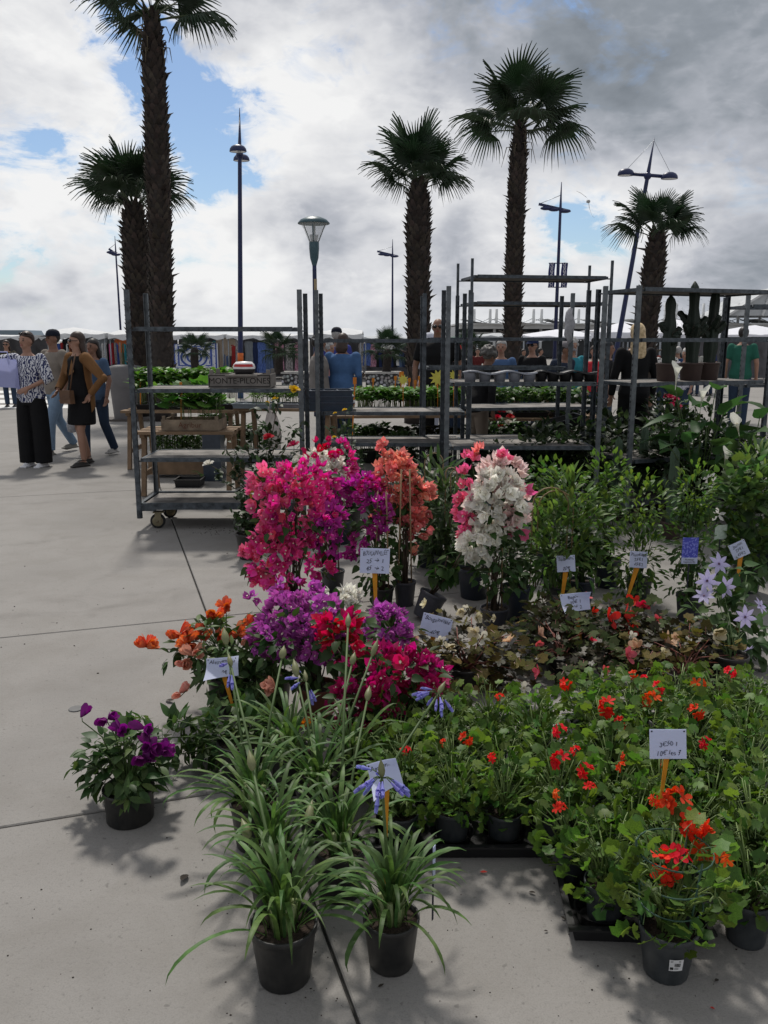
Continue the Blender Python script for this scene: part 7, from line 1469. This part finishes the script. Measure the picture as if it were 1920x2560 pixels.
def rose(label, base_px, canes, nleaf, seed, flowers, spread=0.12):
    rng = random.Random(seed); b = G(*base_px); t = thing('rose_bush', label, 'potted plant', b, 0, 'potted rose bushes'); pot(t, 0.095, 0.075, 0.19, POTK); s = MB(); paths = []
    for (px, py, Y) in canes:
        q = AT(px, py, Y) - b; a = Vector((rng.uniform(-.03, .03), rng.uniform(-.03, .03), 0.17)); pts = [a, a.lerp(q, .35) + Vector((q.x * -0.1, 0, .06)), a.lerp(q, .7) + Vector((q.x * -.05, 0, .04)), q]; s.tube(pts, [.006, .0045, .0035, .002], 5); paths.append(pts)
    s.build('canes', STEMB, t)
    for k in range(nleaf // 5):
        pts = rng.choice(paths); i = rng.randrange(1, 3) if rng.random() < .8 else 0; p = pts[i].lerp(pts[i + 1], rng.random()); ax = (rdir(rng, -.3, .6)).normalized()
        p2 = p + rdir(rng) * rng.uniform(0, spread) 
        for j in range(5):
            dd = (ax + (rdir(rng) * 0.8)).normalized(); inst('leaf', rng.choice(M_ROSE), t, TRS(p2 + ax * (0.018 * j), dd, rng.uniform(-.4, .4), rng.uniform(.045, .068)))
    pts = []
    for _ in range(nleaf):
        w = rng.choice(paths); i = rng.randrange(0, 3); p = w[i].lerp(w[i + 1], rng.random()) + rdir(rng) * rng.uniform(0, spread * .9); pts.append((p + b, rdir(rng)))
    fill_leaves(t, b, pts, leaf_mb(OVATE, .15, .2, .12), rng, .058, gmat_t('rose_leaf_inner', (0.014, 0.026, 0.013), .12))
    for (px, py, Y, k, sz) in flowers:
        q = AT(px, py, Y) - b; e = min(paths, key=lambda w: (w[-1] - q).length)[-1]; MB().tube([e, e.lerp(q, .5) + Vector((0, 0, .01)), q], .002, 4).build('flower_stem', STEM, t); inst('flower', RF[k], t, TRS(q, Vector((rng.uniform(-.4, .4), -.3, .8)), 0, sz))
rose('tall dark rose bush with one yellow and one red bloom', (655, 1345), [(700, 985, 6.5), (672, 1105, 6.45), (610, 1090, 6.5), (735, 1125, 6.4), (560, 1120, 6.4), (530, 1165, 6.3), (640, 1010, 6.55), (700, 1080, 6.45), (590, 1200, 6.3), (760, 1050, 6.5)], 330, 701, ((735, 978, 6.5, 'yellow', .055), (672, 1096, 6.4, 'red', .048), (735, 1115, 6.35, 'pink', .05), (522, 1162, 6.25, 'white', .045), (688, 1000, 6.5, 'yellow', .03), (668, 1008, 6.5, 'yellow', .022)))
rose('sparse rose bush with small yellow buds behind the white bougainvillea', (875, 1325), [(862, 1025, 6.7), (835, 1035, 6.7), (880, 1060, 6.7), (840, 1090, 6.65), (905, 1120, 6.6)], 110, 702, ((862, 1026, 6.7, 'yellow', .022), (838, 1034, 6.7, 'yellow', .018), (836, 1094, 6.6, 'yellow', .02)), 0.06)
rose('low rose bush beside the bougainvillea with a small white card', (625, 1395), [(610, 1230, 6.0), (640, 1250, 5.95), (670, 1260, 5.95), (600, 1290, 5.9), (650, 1180, 6.05)], 140, 703, ())
# ================================================================== calla lilies and cactuses
M_CAL = gmat('calla_leaf', (0.030, 0.066, 0.026), 0.25, 0.35, 0.35); CALL = [leaf_mb([(-.12, .12), (0, .22), (.25, .26), (.55, .19), (.82, .08), (1, .004)], 0.25, c, 0.0, wave=0.10).mesh('leaf', M_CAL) for c in (0.25, 0.5, 0.8)]
def calla_flower():
    m = MB(); n = 14; vs = []; prof = [(0.012, 0), (0.02, .25), (.045, .5), (.095, .72), (.17, .86)]
    for k, (r, z) in enumerate(prof):
        for j in range(n + 1):
            a = 2 * PI * j / n - PI * 0.97 + 0.06; e = 1 + (0.55 * max(0, math.cos(a)) ** 3 if k >= 3 else 0); vs.append((r * e * math.sin(a), z + (0.22 * max(0, math.cos(a)) ** 3 * (k - 2) / 2 if k >= 3 else 0), r * e * math.cos(a)))
    m.add(vs, [(k * (n + 1) + j, k * (n + 1) + j + 1, (k + 1) * (n + 1) + j + 1, (k + 1) * (n + 1) + j) for k in range(len(prof) - 1) for j in range(n)]); m.tube([(0, .2, 0), (0, .7, .01)], [.02, .012], 6, 1)
    return m.mesh('flower', [fmat('calla_white', (0.66, 0.66, 0.60), 0.3, 0.05), mat('calla_spadix', (0.6, 0.42, 0.05), 0.6)])
CF = calla_flower()
def calla(label, base_px, leaves, flowers, seed, extra=10):
    rng = random.Random(seed); b = G(*base_px); t = thing('calla_lily', label, 'potted plant', b, 0, 'potted calla lilies'); pot(t, 0.12, 0.095, 0.2, POTK); hp = 0.18
    def stalk(q, nm, r=0.006):
        a = Vector((rng.uniform(-.05, .05), rng.uniform(-.05, .05), hp)); MB().tube([a, a.lerp(q, .5) + Vector((0, 0, .05)), q], [r, r * .8, r * .6], 6).build(nm, STEM, t)
    for (px, py, Y, s) in leaves:
        q = AT(px, py, Y) - b; stalk(q, 'leaf_stalk'); d = (Vector((q.x, q.y * .6, .12)).normalized() * 0.7 + rdir(rng) * 0.45 + Vector((0, -.15, .35))).normalized(); inst('leaf', rng.choice(CALL), t, TRS(q, d, rng.uniform(-.7, .7), s))
    for k in range(extra):
        a = rng.uniform(0, 6.28); q = Vector((.26 * math.cos(a), .22 * math.sin(a), rng.uniform(.35, .85))); stalk(q, 'leaf_stalk'); inst('leaf', rng.choice(CALL), t, TRS(q, Vector((math.cos(a), math.sin(a), .3)), rng.uniform(-.6, .6), rng.uniform(.24, .34)))
    for (px, py, Y, s, d) in flowers:
        q = AT(px, py, Y) - b; stalk(q, 'flower_stalk', .005); inst('flower', CF, t, TRS(q, d, rng.uniform(-1, 1), s))
calla('big calla lily with a tall white bloom before the cactus trolley', (1735, 1310), [(1690, 985, 6.5, .28), (1740, 1010, 6.4, .32), (1790, 970, 6.5, .26), (1760, 1060, 6.3, .30), (1700, 1050, 6.4, .26), (1810, 1030, 6.4, .28), (1670, 1110, 6.3, .25), (1830, 1090, 6.3, .26), (1850, 1010, 6.5, .24), (1720, 1100, 6.2, .24)], [(1688, 975, 6.35, .20, (0, -.1, 1)), (1750, 1030, 6.3, .19, (0.05, -.1, 1))], 801, 26)
calla('calla lily with a wide drooping white bloom near the paving edge', (1855, 1330), [(1830, 1120, 6.1, .26), (1880, 1090, 6.1, .28), (1900, 1040, 6.2, .26), (1860, 1150, 6.0, .26), (1800, 1130, 6.1, .24), (1915, 1130, 6.1, .24)], [(1848, 1090, 6.0, .20, (-.35, -.5, .6)), (1808, 1175, 5.9, .17, (0, -.35, .8)), (1900, 1250, 5.8, .16, (.2, -.6, .3))], 802, 18)
M_CAC = mat('cactus_green', (0.012, 0.022, 0.014), 0.6, 0.25, 12, bump=0.2); M_SPI = mat('cactus_spine', (0.08, 0.07, 0.05), 0.7)
def cactus(label, loc, hgt, rad, seed, potspec=None, arms=5, pale=False, group='columnar cactuses'):
    rng = random.Random(seed); t = thing('columnar_cactus', label, 'cactus', loc, 0, group); z0 = 0
    if potspec: pot(t, *potspec); z0 = potspec[2] * .82
    mt = mat('cactus_pale', (0.05, 0.085, 0.05), 0.6, 0.25, 12) if pale else M_CAC
    def column(a, d, h, r, nm):
        m = MB(); n = 20; k = 16; vs = []; d = Vector(d).normalized(); x = d.orthogonal().normalized(); y = d.cross(x)
        for i in range(k + 1):
            f = i / k; e = (1 - max(0, (f - .88) / .12) ** 2 * .85) * (0.75 + 0.3 * math.sin(PI * min(1, f * 1.2 + .15))) * (1 + .06 * math.sin(f * 23 + seed))
            for j in range(n): aa = 2 * PI * j / n; rr = r * e * (1 + .26 * math.cos(aa * 5)); vs.append(Vector(a) + d * h * f + (x * math.cos(aa) + y * math.sin(aa)) * rr)
        m.add(vs, [(i * n + j, i * n + (j + 1) % n, (i + 1) * n + (j + 1) % n, (i + 1) * n + j) for i in range(k) for j in range(n)] + [tuple(range(k * n, k * n + n))]); o = m.build(nm, mt, t)
        sp = MB()
        for i in range(0, k, 1):
            for j in range(5): aa = 2 * PI * j / 5; p = Vector(a) + d * h * (i + .5) / k + (x * math.cos(aa) + y * math.sin(aa)) * r * 1.15; e = (p - (Vector(a) + d * h * (i + .5) / k)).normalized(); sp.tube([p, p + (e + d * .3) * .012], [.0014, .0004], 3)
        stuff(sp.build('spines', M_SPI, o))
    column((0, 0, z0), (rng.uniform(-.03, .03), 0, 1), hgt, rad, 'column')
    for k in range(arms):
        a = k * 2.4 + rng.uniform(-.3, .3); zz = z0 + hgt * rng.uniform(.30, .52); column((rad * .6 * math.cos(a), rad * .6 * math.sin(a), zz), (math.cos(a) * .75, math.sin(a) * .75, .8), hgt * rng.uniform(.14, .24), rad * .62, 'arm')
    return t
def on_c6(x, y): return Vector((nl6[0] + x * math.cos(R(20)) - y * math.sin(R(20)), nl6[1] + x * math.sin(R(20)) + y * math.cos(R(20)), zat(1560, 962, 6.97) + 0.011))
for (x, lab, hg, sd) in ((0.52, 'shorter cactus with knobbly tip in a brown pot on the trolley shelf', .60, 1), (0.80, 'tallest cactus in a brown pot on the trolley shelf', .72, 2), (1.02, 'tall smooth cactus behind the printed plant cards', .66, 3)):
    q = on_c6(x, 0.20 + .04 * sd); cactus(lab, q, hg, 0.048, 810 + sd, (0.10, 0.085, 0.155, POTB), arms=7)
for (px, py, lab, hg, sd) in ((1535, 1300, 'short green cactus on the ground in front of the brown pots', .62, 4), (1595, 1290, 'taller green cactus on the ground by the trolley leg', .70, 5), (1676, 1345, 'pale cactus standing beside the calla leaves', .62, 6)):
    cactus(lab, G(px, py), hg, 0.042, 810 + sd, (0.085, 0.07, 0.14, POTB), arms=7, pale=True)
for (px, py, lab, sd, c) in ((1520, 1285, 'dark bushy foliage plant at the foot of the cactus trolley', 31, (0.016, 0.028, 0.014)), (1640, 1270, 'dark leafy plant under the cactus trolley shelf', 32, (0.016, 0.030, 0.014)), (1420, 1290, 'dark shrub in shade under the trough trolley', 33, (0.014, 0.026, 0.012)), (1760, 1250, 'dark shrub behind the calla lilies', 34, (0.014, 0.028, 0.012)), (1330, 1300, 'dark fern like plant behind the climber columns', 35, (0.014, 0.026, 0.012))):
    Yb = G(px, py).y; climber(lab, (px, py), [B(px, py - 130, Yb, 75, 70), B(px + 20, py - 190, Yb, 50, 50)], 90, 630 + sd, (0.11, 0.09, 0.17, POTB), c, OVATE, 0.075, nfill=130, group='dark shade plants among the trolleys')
big = thing('tub', 'large round black ribbed tub lying behind the cactus trolley post', 'tub', AT(1590, 1040, 7.9) - Vector((0, 0, 0.0)))
m = MB(); m.lathe([(0.001, .0), (.15, 0), (.155, .03), (.165, .03), (.165, .06), (.16, .06), (.17, .11), (.178, .11), (.178, .14), (.172, .14), (.185, .24), (.195, .25)], 28); m.build('body', BLACKP, big, Matrix.Rotation(R(78), 4, 'X') @ Matrix.Rotation(R(-25), 4, 'Y')); m = MB(); m.lathe([(.196, .245), (.205, .25), (.196, .262), (.186, .25)], 28); m.build('rim', BLACKP, big, Matrix.Rotation(R(78), 4, 'X') @ Matrix.Rotation(R(-25), 4, 'Y')); big.location.z = 0.20
# ================================================================== seedlings on the tables
def seedling_mass(label, c, sz, n, seed, col, prof, size, tall, tags=0, lobed=False):
    rng = random.Random(seed); t = thing('seedlings', label, 'seedlings', c); s = MB(); mt = gmat_t('seedling_%d' % seed, col, 0.35); lf = lobed_mb(5, .2, .1, 0, .6, 4) if lobed else leaf_mb(prof, .2, .25, .1)
    for i in range(n):
        x, y = rng.uniform(-.5, .5) * sz[0], rng.uniform(-.5, .5) * sz[1]; h = tall * rng.uniform(.45, 1.0); d = rdir(rng, -.2, .7); s.merge(lf, TRS((x, y, h), d, rng.uniform(-.5, .5), size * rng.uniform(.6, 1.25)), tint=rng.random())
    stuff(s.build('leaves', [mt, STEM], t)); st = MB()
    for i in range(n // 8): x, y = rng.uniform(-.48, .48) * sz[0], rng.uniform(-.48, .48) * sz[1]; st.tube([(x, y, 0), (x + rng.uniform(-.02, .02), y, tall * .8)], .003, 4)
    stuff(st.build('stems', mat('geranium_stem', (0.13, 0.19, 0.055), .5, .2, 20), t)); return t
seedling_mass('leafy green pepper seedlings filling the back table behind the stencilled crate', (AT(465, 960, 10.4).x, 10.5, 0.765), (1.30, 0.5, 0), 1500, 901, (0.050, 0.115, 0.028), OVATE, 0.115, 0.42)
seedling_mass('broad round squash leaves growing from the Agribur crate', (AT(482, 1050, 8.5).x, 8.58, zt1 + 0.05), (0.56, 0.34, 0), 190, 902, (0.045, 0.105, 0.028), OVATE, 0.16, 0.38, lobed=True)
seedling_mass('ferny green plants in the wooden planter under the squash table', (AT(455, 1180, 9.6).x, 9.65, 0.09), (0.64, 0.24, 0), 900, 903, (0.028, 0.06, 0.018), LANCE, 0.10, 0.46)
seedling_mass('dense basil seedlings covering the long table', (AT(1022, 1020, 10.5).x, 10.55, 0.705), (1.32, 0.55, 0), 2200, 904, (0.050, 0.115, 0.030), OVATE, 0.080, 0.25)
seedling_mass('pale young seedlings on the table behind the yellow rose', (AT(690, 975, 9.6).x, 9.78, 0.845), (0.62, 0.3, 0), 500, 905, (0.075, 0.14, 0.035), LANCE, 0.10, 0.14)
seedling_mass('dark green seedlings on the table behind the trough trolley', (AT(1330, 1015, 10.4).x, 10.55, 0.675), (1.25, 0.5, 0), 1400, 906, (0.035, 0.075, 0.022), OVATE, 0.085, 0.28)
for (px, py, Y, lab, col, sd) in ((925, 1100, 11.2, 'rounded green herb bush under the basil table', (0.045, 0.10, 0.028), 1), (1010, 1110, 11.4, 'dark potted plants under the basil table', (0.02, 0.04, 0.015), 2), (1100, 1110, 11.2, 'brownish plants beside the trestle leg', (0.04, 0.04, 0.02), 3), (1290, 1095, 11.0, 'green plant in a pale hanging pot behind the trough trolley', (0.04, 0.09, 0.025), 4), (1395, 1100, 11.2, 'leafy plants behind the tilted black tray', (0.035, 0.07, 0.025), 5), (630, 1100, 10.8, 'dark plants under the table behind the roses', (0.02, 0.045, 0.016), 6), (540, 1060, 10.6, 'variegated plant between the trestle tables', (0.03, 0.06, 0.02), 7)):
    p = G(px, py + 55); q = AT(px, py, p.y)
    t = seedling_mass(lab, (p.x, p.y, 0.08), (0.46, 0.35, 0), 420, 910 + sd, col, OVATE, 0.095, 0.40); pot(t, 0.15, 0.12, 0.16, POTW if sd == 4 else POTK, Matrix.Translation((0, 0, -0.08)))
for (px, py, Y, key, n, lab) in ((1255, 1045, 9.9, 'red', 8, 'cluster of red and white bedding flowers seen through the trolleys'), (1690, 1000, 9.6, 'pink', 8, 'pink bedding flowers seen under the cactus shelf')):
    q = AT(px, py, Y); t = thing('bedding_flowers', lab, 'potted plant', (q.x, q.y, 0)); rng = random.Random(px)
    pot(t, .13, .10, .15, POTK); fill_leaves(t, Vector(t.location), [(Vector(t.location) + Vector((rng.uniform(-.15, .15), rng.uniform(-.12, .12), rng.uniform(.15, q.z))), rdir(rng)) for _ in range(160)], leaf_mb(OVATE, .2, .2, .1), rng, .06, gmat_t('bedding_leaf', (0.03, 0.07, 0.02)))
    for i in range(n): put('flower', [RF[rng.choice((key, 'white', key))]], t, Vector(t.location), q + rdir(rng) * .1, (0, -.5, .8), .05, rng, 3)
# orange tags and yellow star cards
OT = mat('tag_orange', (0.62, 0.20, 0.02), 0.6, 0.15, 20); YS_ = mat('star_yellow', (0.66, 0.60, 0.10), 0.6)
def stake_tag(px, py, Y, zb, w=0.035, h=0.05, lab='', lean=0.05):
    q = AT(px, py, Y); t = thing('plant_tag', lab, 'plant tag', (q.x, q.y, zb), random.Random(px).uniform(-.4, .4), 'orange plant tags'); z = q.z - zb
    MB().add([(-.006, 0, 0), (.006, 0, 0), (.008 + lean * z, 0, z), (-.008 + lean * z, 0, z), (-.006, .003, 0), (.006, .003, 0), (.008 + lean * z, .003, z), (-.008 + lean * z, .003, z)], [(0, 1, 2, 3), (7, 6, 5, 4), (0, 4, 5, 1), (2, 6, 7, 3), (1, 5, 6, 2), (0, 3, 7, 4)], smooth=False).build('stake', OT, t); MB().box((lean * z, 0.0015, z + h / 2 - 0.001), (w, .004, h)).build('card', OT, t)
for i, (px, py) in enumerate(((1000, 945), (1020, 955), (985, 950), (1045, 950), (930, 955), (1035, 960), (1110, 955), (1090, 948))): stake_tag(px, py, 10.6, 0.70, .06 if i == 0 else .035, .08 if i == 0 else .05, 'orange plant tag standing among the basil seedlings')
stake_tag(880, 960, 9.0, 0.55, .04, .07, 'orange tag on a long stake beside the stacked blue trays', .06); stake_tag(430, 968, 10.3, 0.80, .06, .04, 'orange tag lying among the pepper seedlings'); stake_tag(450, 985, 8.5, zt1 + .08, .03, .12, 'orange stake in the Agribur crate'); stake_tag(348, 955, 10.3, .78, .04, .05, 'orange tag at the left end of the pepper seedlings')
for k, (px, py, s, lab) in enumerate(((1095, 945, .11, 'large yellow star shaped price card by the bald man'), (1008, 950, .07, 'small yellow star card among the orange tags'), (1135, 938, .07, 'yellow star card right of the large one'))):
    Yk = 10.2; q = AT(px, py, Yk); t = thing('star_card', lab, 'price card', (q.x, q.y, 0.70)); m = MB(); vs = []
    for i in range(20): a = 2 * PI * i / 20; r = s * (1 if i % 2 else .55); vs.append((r * math.sin(a), 0, q.z - .7 + r * math.cos(a)))
    m.add(vs + [(x, .004, z) for x, y, z in vs], [tuple(range(20)), tuple(range(39, 19, -1))] + [(i, 20 + i, 20 + (i + 1) % 20, (i + 1) % 20) for i in range(20)], smooth=False); m.build('card', YS_, t); MB().tube([(0, .006, 0), (0, .006, q.z - .7)], .004, 5).build('stake', OT, t)

# dark green stock, extra shrubs toned near black to stand in for deep shade
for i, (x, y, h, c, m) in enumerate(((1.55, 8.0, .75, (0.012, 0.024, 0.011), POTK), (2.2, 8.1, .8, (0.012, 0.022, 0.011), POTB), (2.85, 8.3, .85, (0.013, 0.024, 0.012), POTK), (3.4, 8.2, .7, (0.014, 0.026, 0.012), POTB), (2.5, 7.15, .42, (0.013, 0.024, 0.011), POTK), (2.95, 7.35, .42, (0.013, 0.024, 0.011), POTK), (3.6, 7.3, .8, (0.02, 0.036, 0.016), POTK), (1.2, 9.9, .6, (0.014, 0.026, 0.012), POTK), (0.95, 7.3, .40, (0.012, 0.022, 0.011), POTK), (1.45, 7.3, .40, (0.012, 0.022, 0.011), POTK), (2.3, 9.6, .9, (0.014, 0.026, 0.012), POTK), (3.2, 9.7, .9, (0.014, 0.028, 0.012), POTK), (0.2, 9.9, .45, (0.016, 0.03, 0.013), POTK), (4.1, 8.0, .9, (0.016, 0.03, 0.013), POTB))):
    lab = 'dark shrub added to deepen the shade, in a %s pot, %s' % ('brown' if m == POTB else 'black', ('behind the trough trolley', 'right behind the cactus trolley', 'behind the cactus pots', 'beyond the cactus trolley corner', 'under the cactus trolley, left', 'under the cactus trolley beside another', 'tall at the cactus trolley end', 'behind the high trolley', 'under the trough trolley shelf', 'under the trough trolley end', 'tall behind all the trolleys', 'tallest behind the cactus trolley', 'behind the basil table', 'at the outer end of the trolleys')[i].replace(', left', ' end'))
    rng = random.Random(70 + i); z0 = 0.23 if h < .43 else 0; b = Vector((x, y, z0)); t = thing('darkening_shrub', lab, 'potted plant', b, 0, 'shrubs added to darken the gaps among the trolleys'); pot(t, .14, .115, .19, m)
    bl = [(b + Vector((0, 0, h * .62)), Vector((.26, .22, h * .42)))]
    fill_leaves(t, b, scatter_in(rng, bl, 420, 0.35, 1.05), leaf_mb(OVATE, .2, .25, .1), rng, .085, gmat_t('shade_toned_leaf_%d' % (i % 4), c, .12)); stems_part(t, b, b + Vector((0, 0, .16)), [p for p, d in scatter_in(rng, bl, 14, .3, .9)], rng, STEMB)
# small things on the ground
LITTER = mat('dry_leaf', (.030, .024, .018), .9, .4, 30); RED_P = mat('fallen_petal', (.45, .02, .01), .7)
rl = random.Random(12)
def litter(px, py, s, lab, m=LITTER, prof=None):
    p = G(px, py); o = leaf_mb(prof or OVATE_, .5, -.25).build('fallen_leaf', m, None, Matrix.Translation((p.x, p.y, .003)) @ Matrix.Rotation(rl.uniform(0, 6.28), 4, 'Z') @ Matrix.Diagonal((s, s, s, 1))); tag(o, lab, 'fallen leaf', 'dry bits fallen on the concrete')
OVATE_ = [(0, .02), (.2, .2), (.5, .26), (.8, .14), (1, .01)]

for (px, py, s, lab) in ((468, 2188, .045, 'curled dark leaf on the concrete beside the agapanthus leaves'), (415, 1752, .05, 'dry curled leaf beyond the purple potted plant'), (1322, 2232, .02, 'small dry leaf on the concrete before the geranium trays'), (1415, 2302, .016, 'small dark crumb before the diagonal tray'), (1020, 2180, .02, 'dark crumb beside the white care tag'), (1795, 2450, .018, 'dry crumb right of the stickered pot'), (1370, 2330, .012, 'tiny dark crumb on the concrete before the stickered pot'), (945, 2470, .016, 'dry crumb between the two front agapanthus pots')):
    litter(px, py, s, lab)
litter(1200, 2182, .022, 'fallen red petal on the concrete in front of the left geranium tray', RED_P)
litter(1775, 2520, .012, 'fallen red petal near the stickered geranium pot', RED_P)
cr_ = MB(); rc = random.Random(9)
for i in range(520):
    px, py = rc.choice(((rc.uniform(0, 900), rc.uniform(1300, 2540)), (rc.uniform(560, 1900), rc.uniform(2150, 2550)), (rc.uniform(450, 760), rc.uniform(1195, 1260)), (rc.gauss(540, 40), rc.gauss(1327, 6)), (rc.gauss(660, 160), rc.gauss(2100, 150)), (rc.uniform(1700, 1900), rc.uniform(1600, 1750))))
    p = G(px, py); s = rc.uniform(.0008, .0026) * (1 if py > 1700 else 1.8); cr_.ball((p.x, p.y, s * .4), (s * rc.uniform(.7, 1.6), s, s * .6), 5, 4, 0, rc.random())
o = cr_.build('soil_crumbs', mat('soil_crumb', (.025, .018, .013), .95, .3, 40)); o['kind'] = 'stuff'; tag(o, 'crumbs of dark potting soil scattered over the concrete', 'soil')
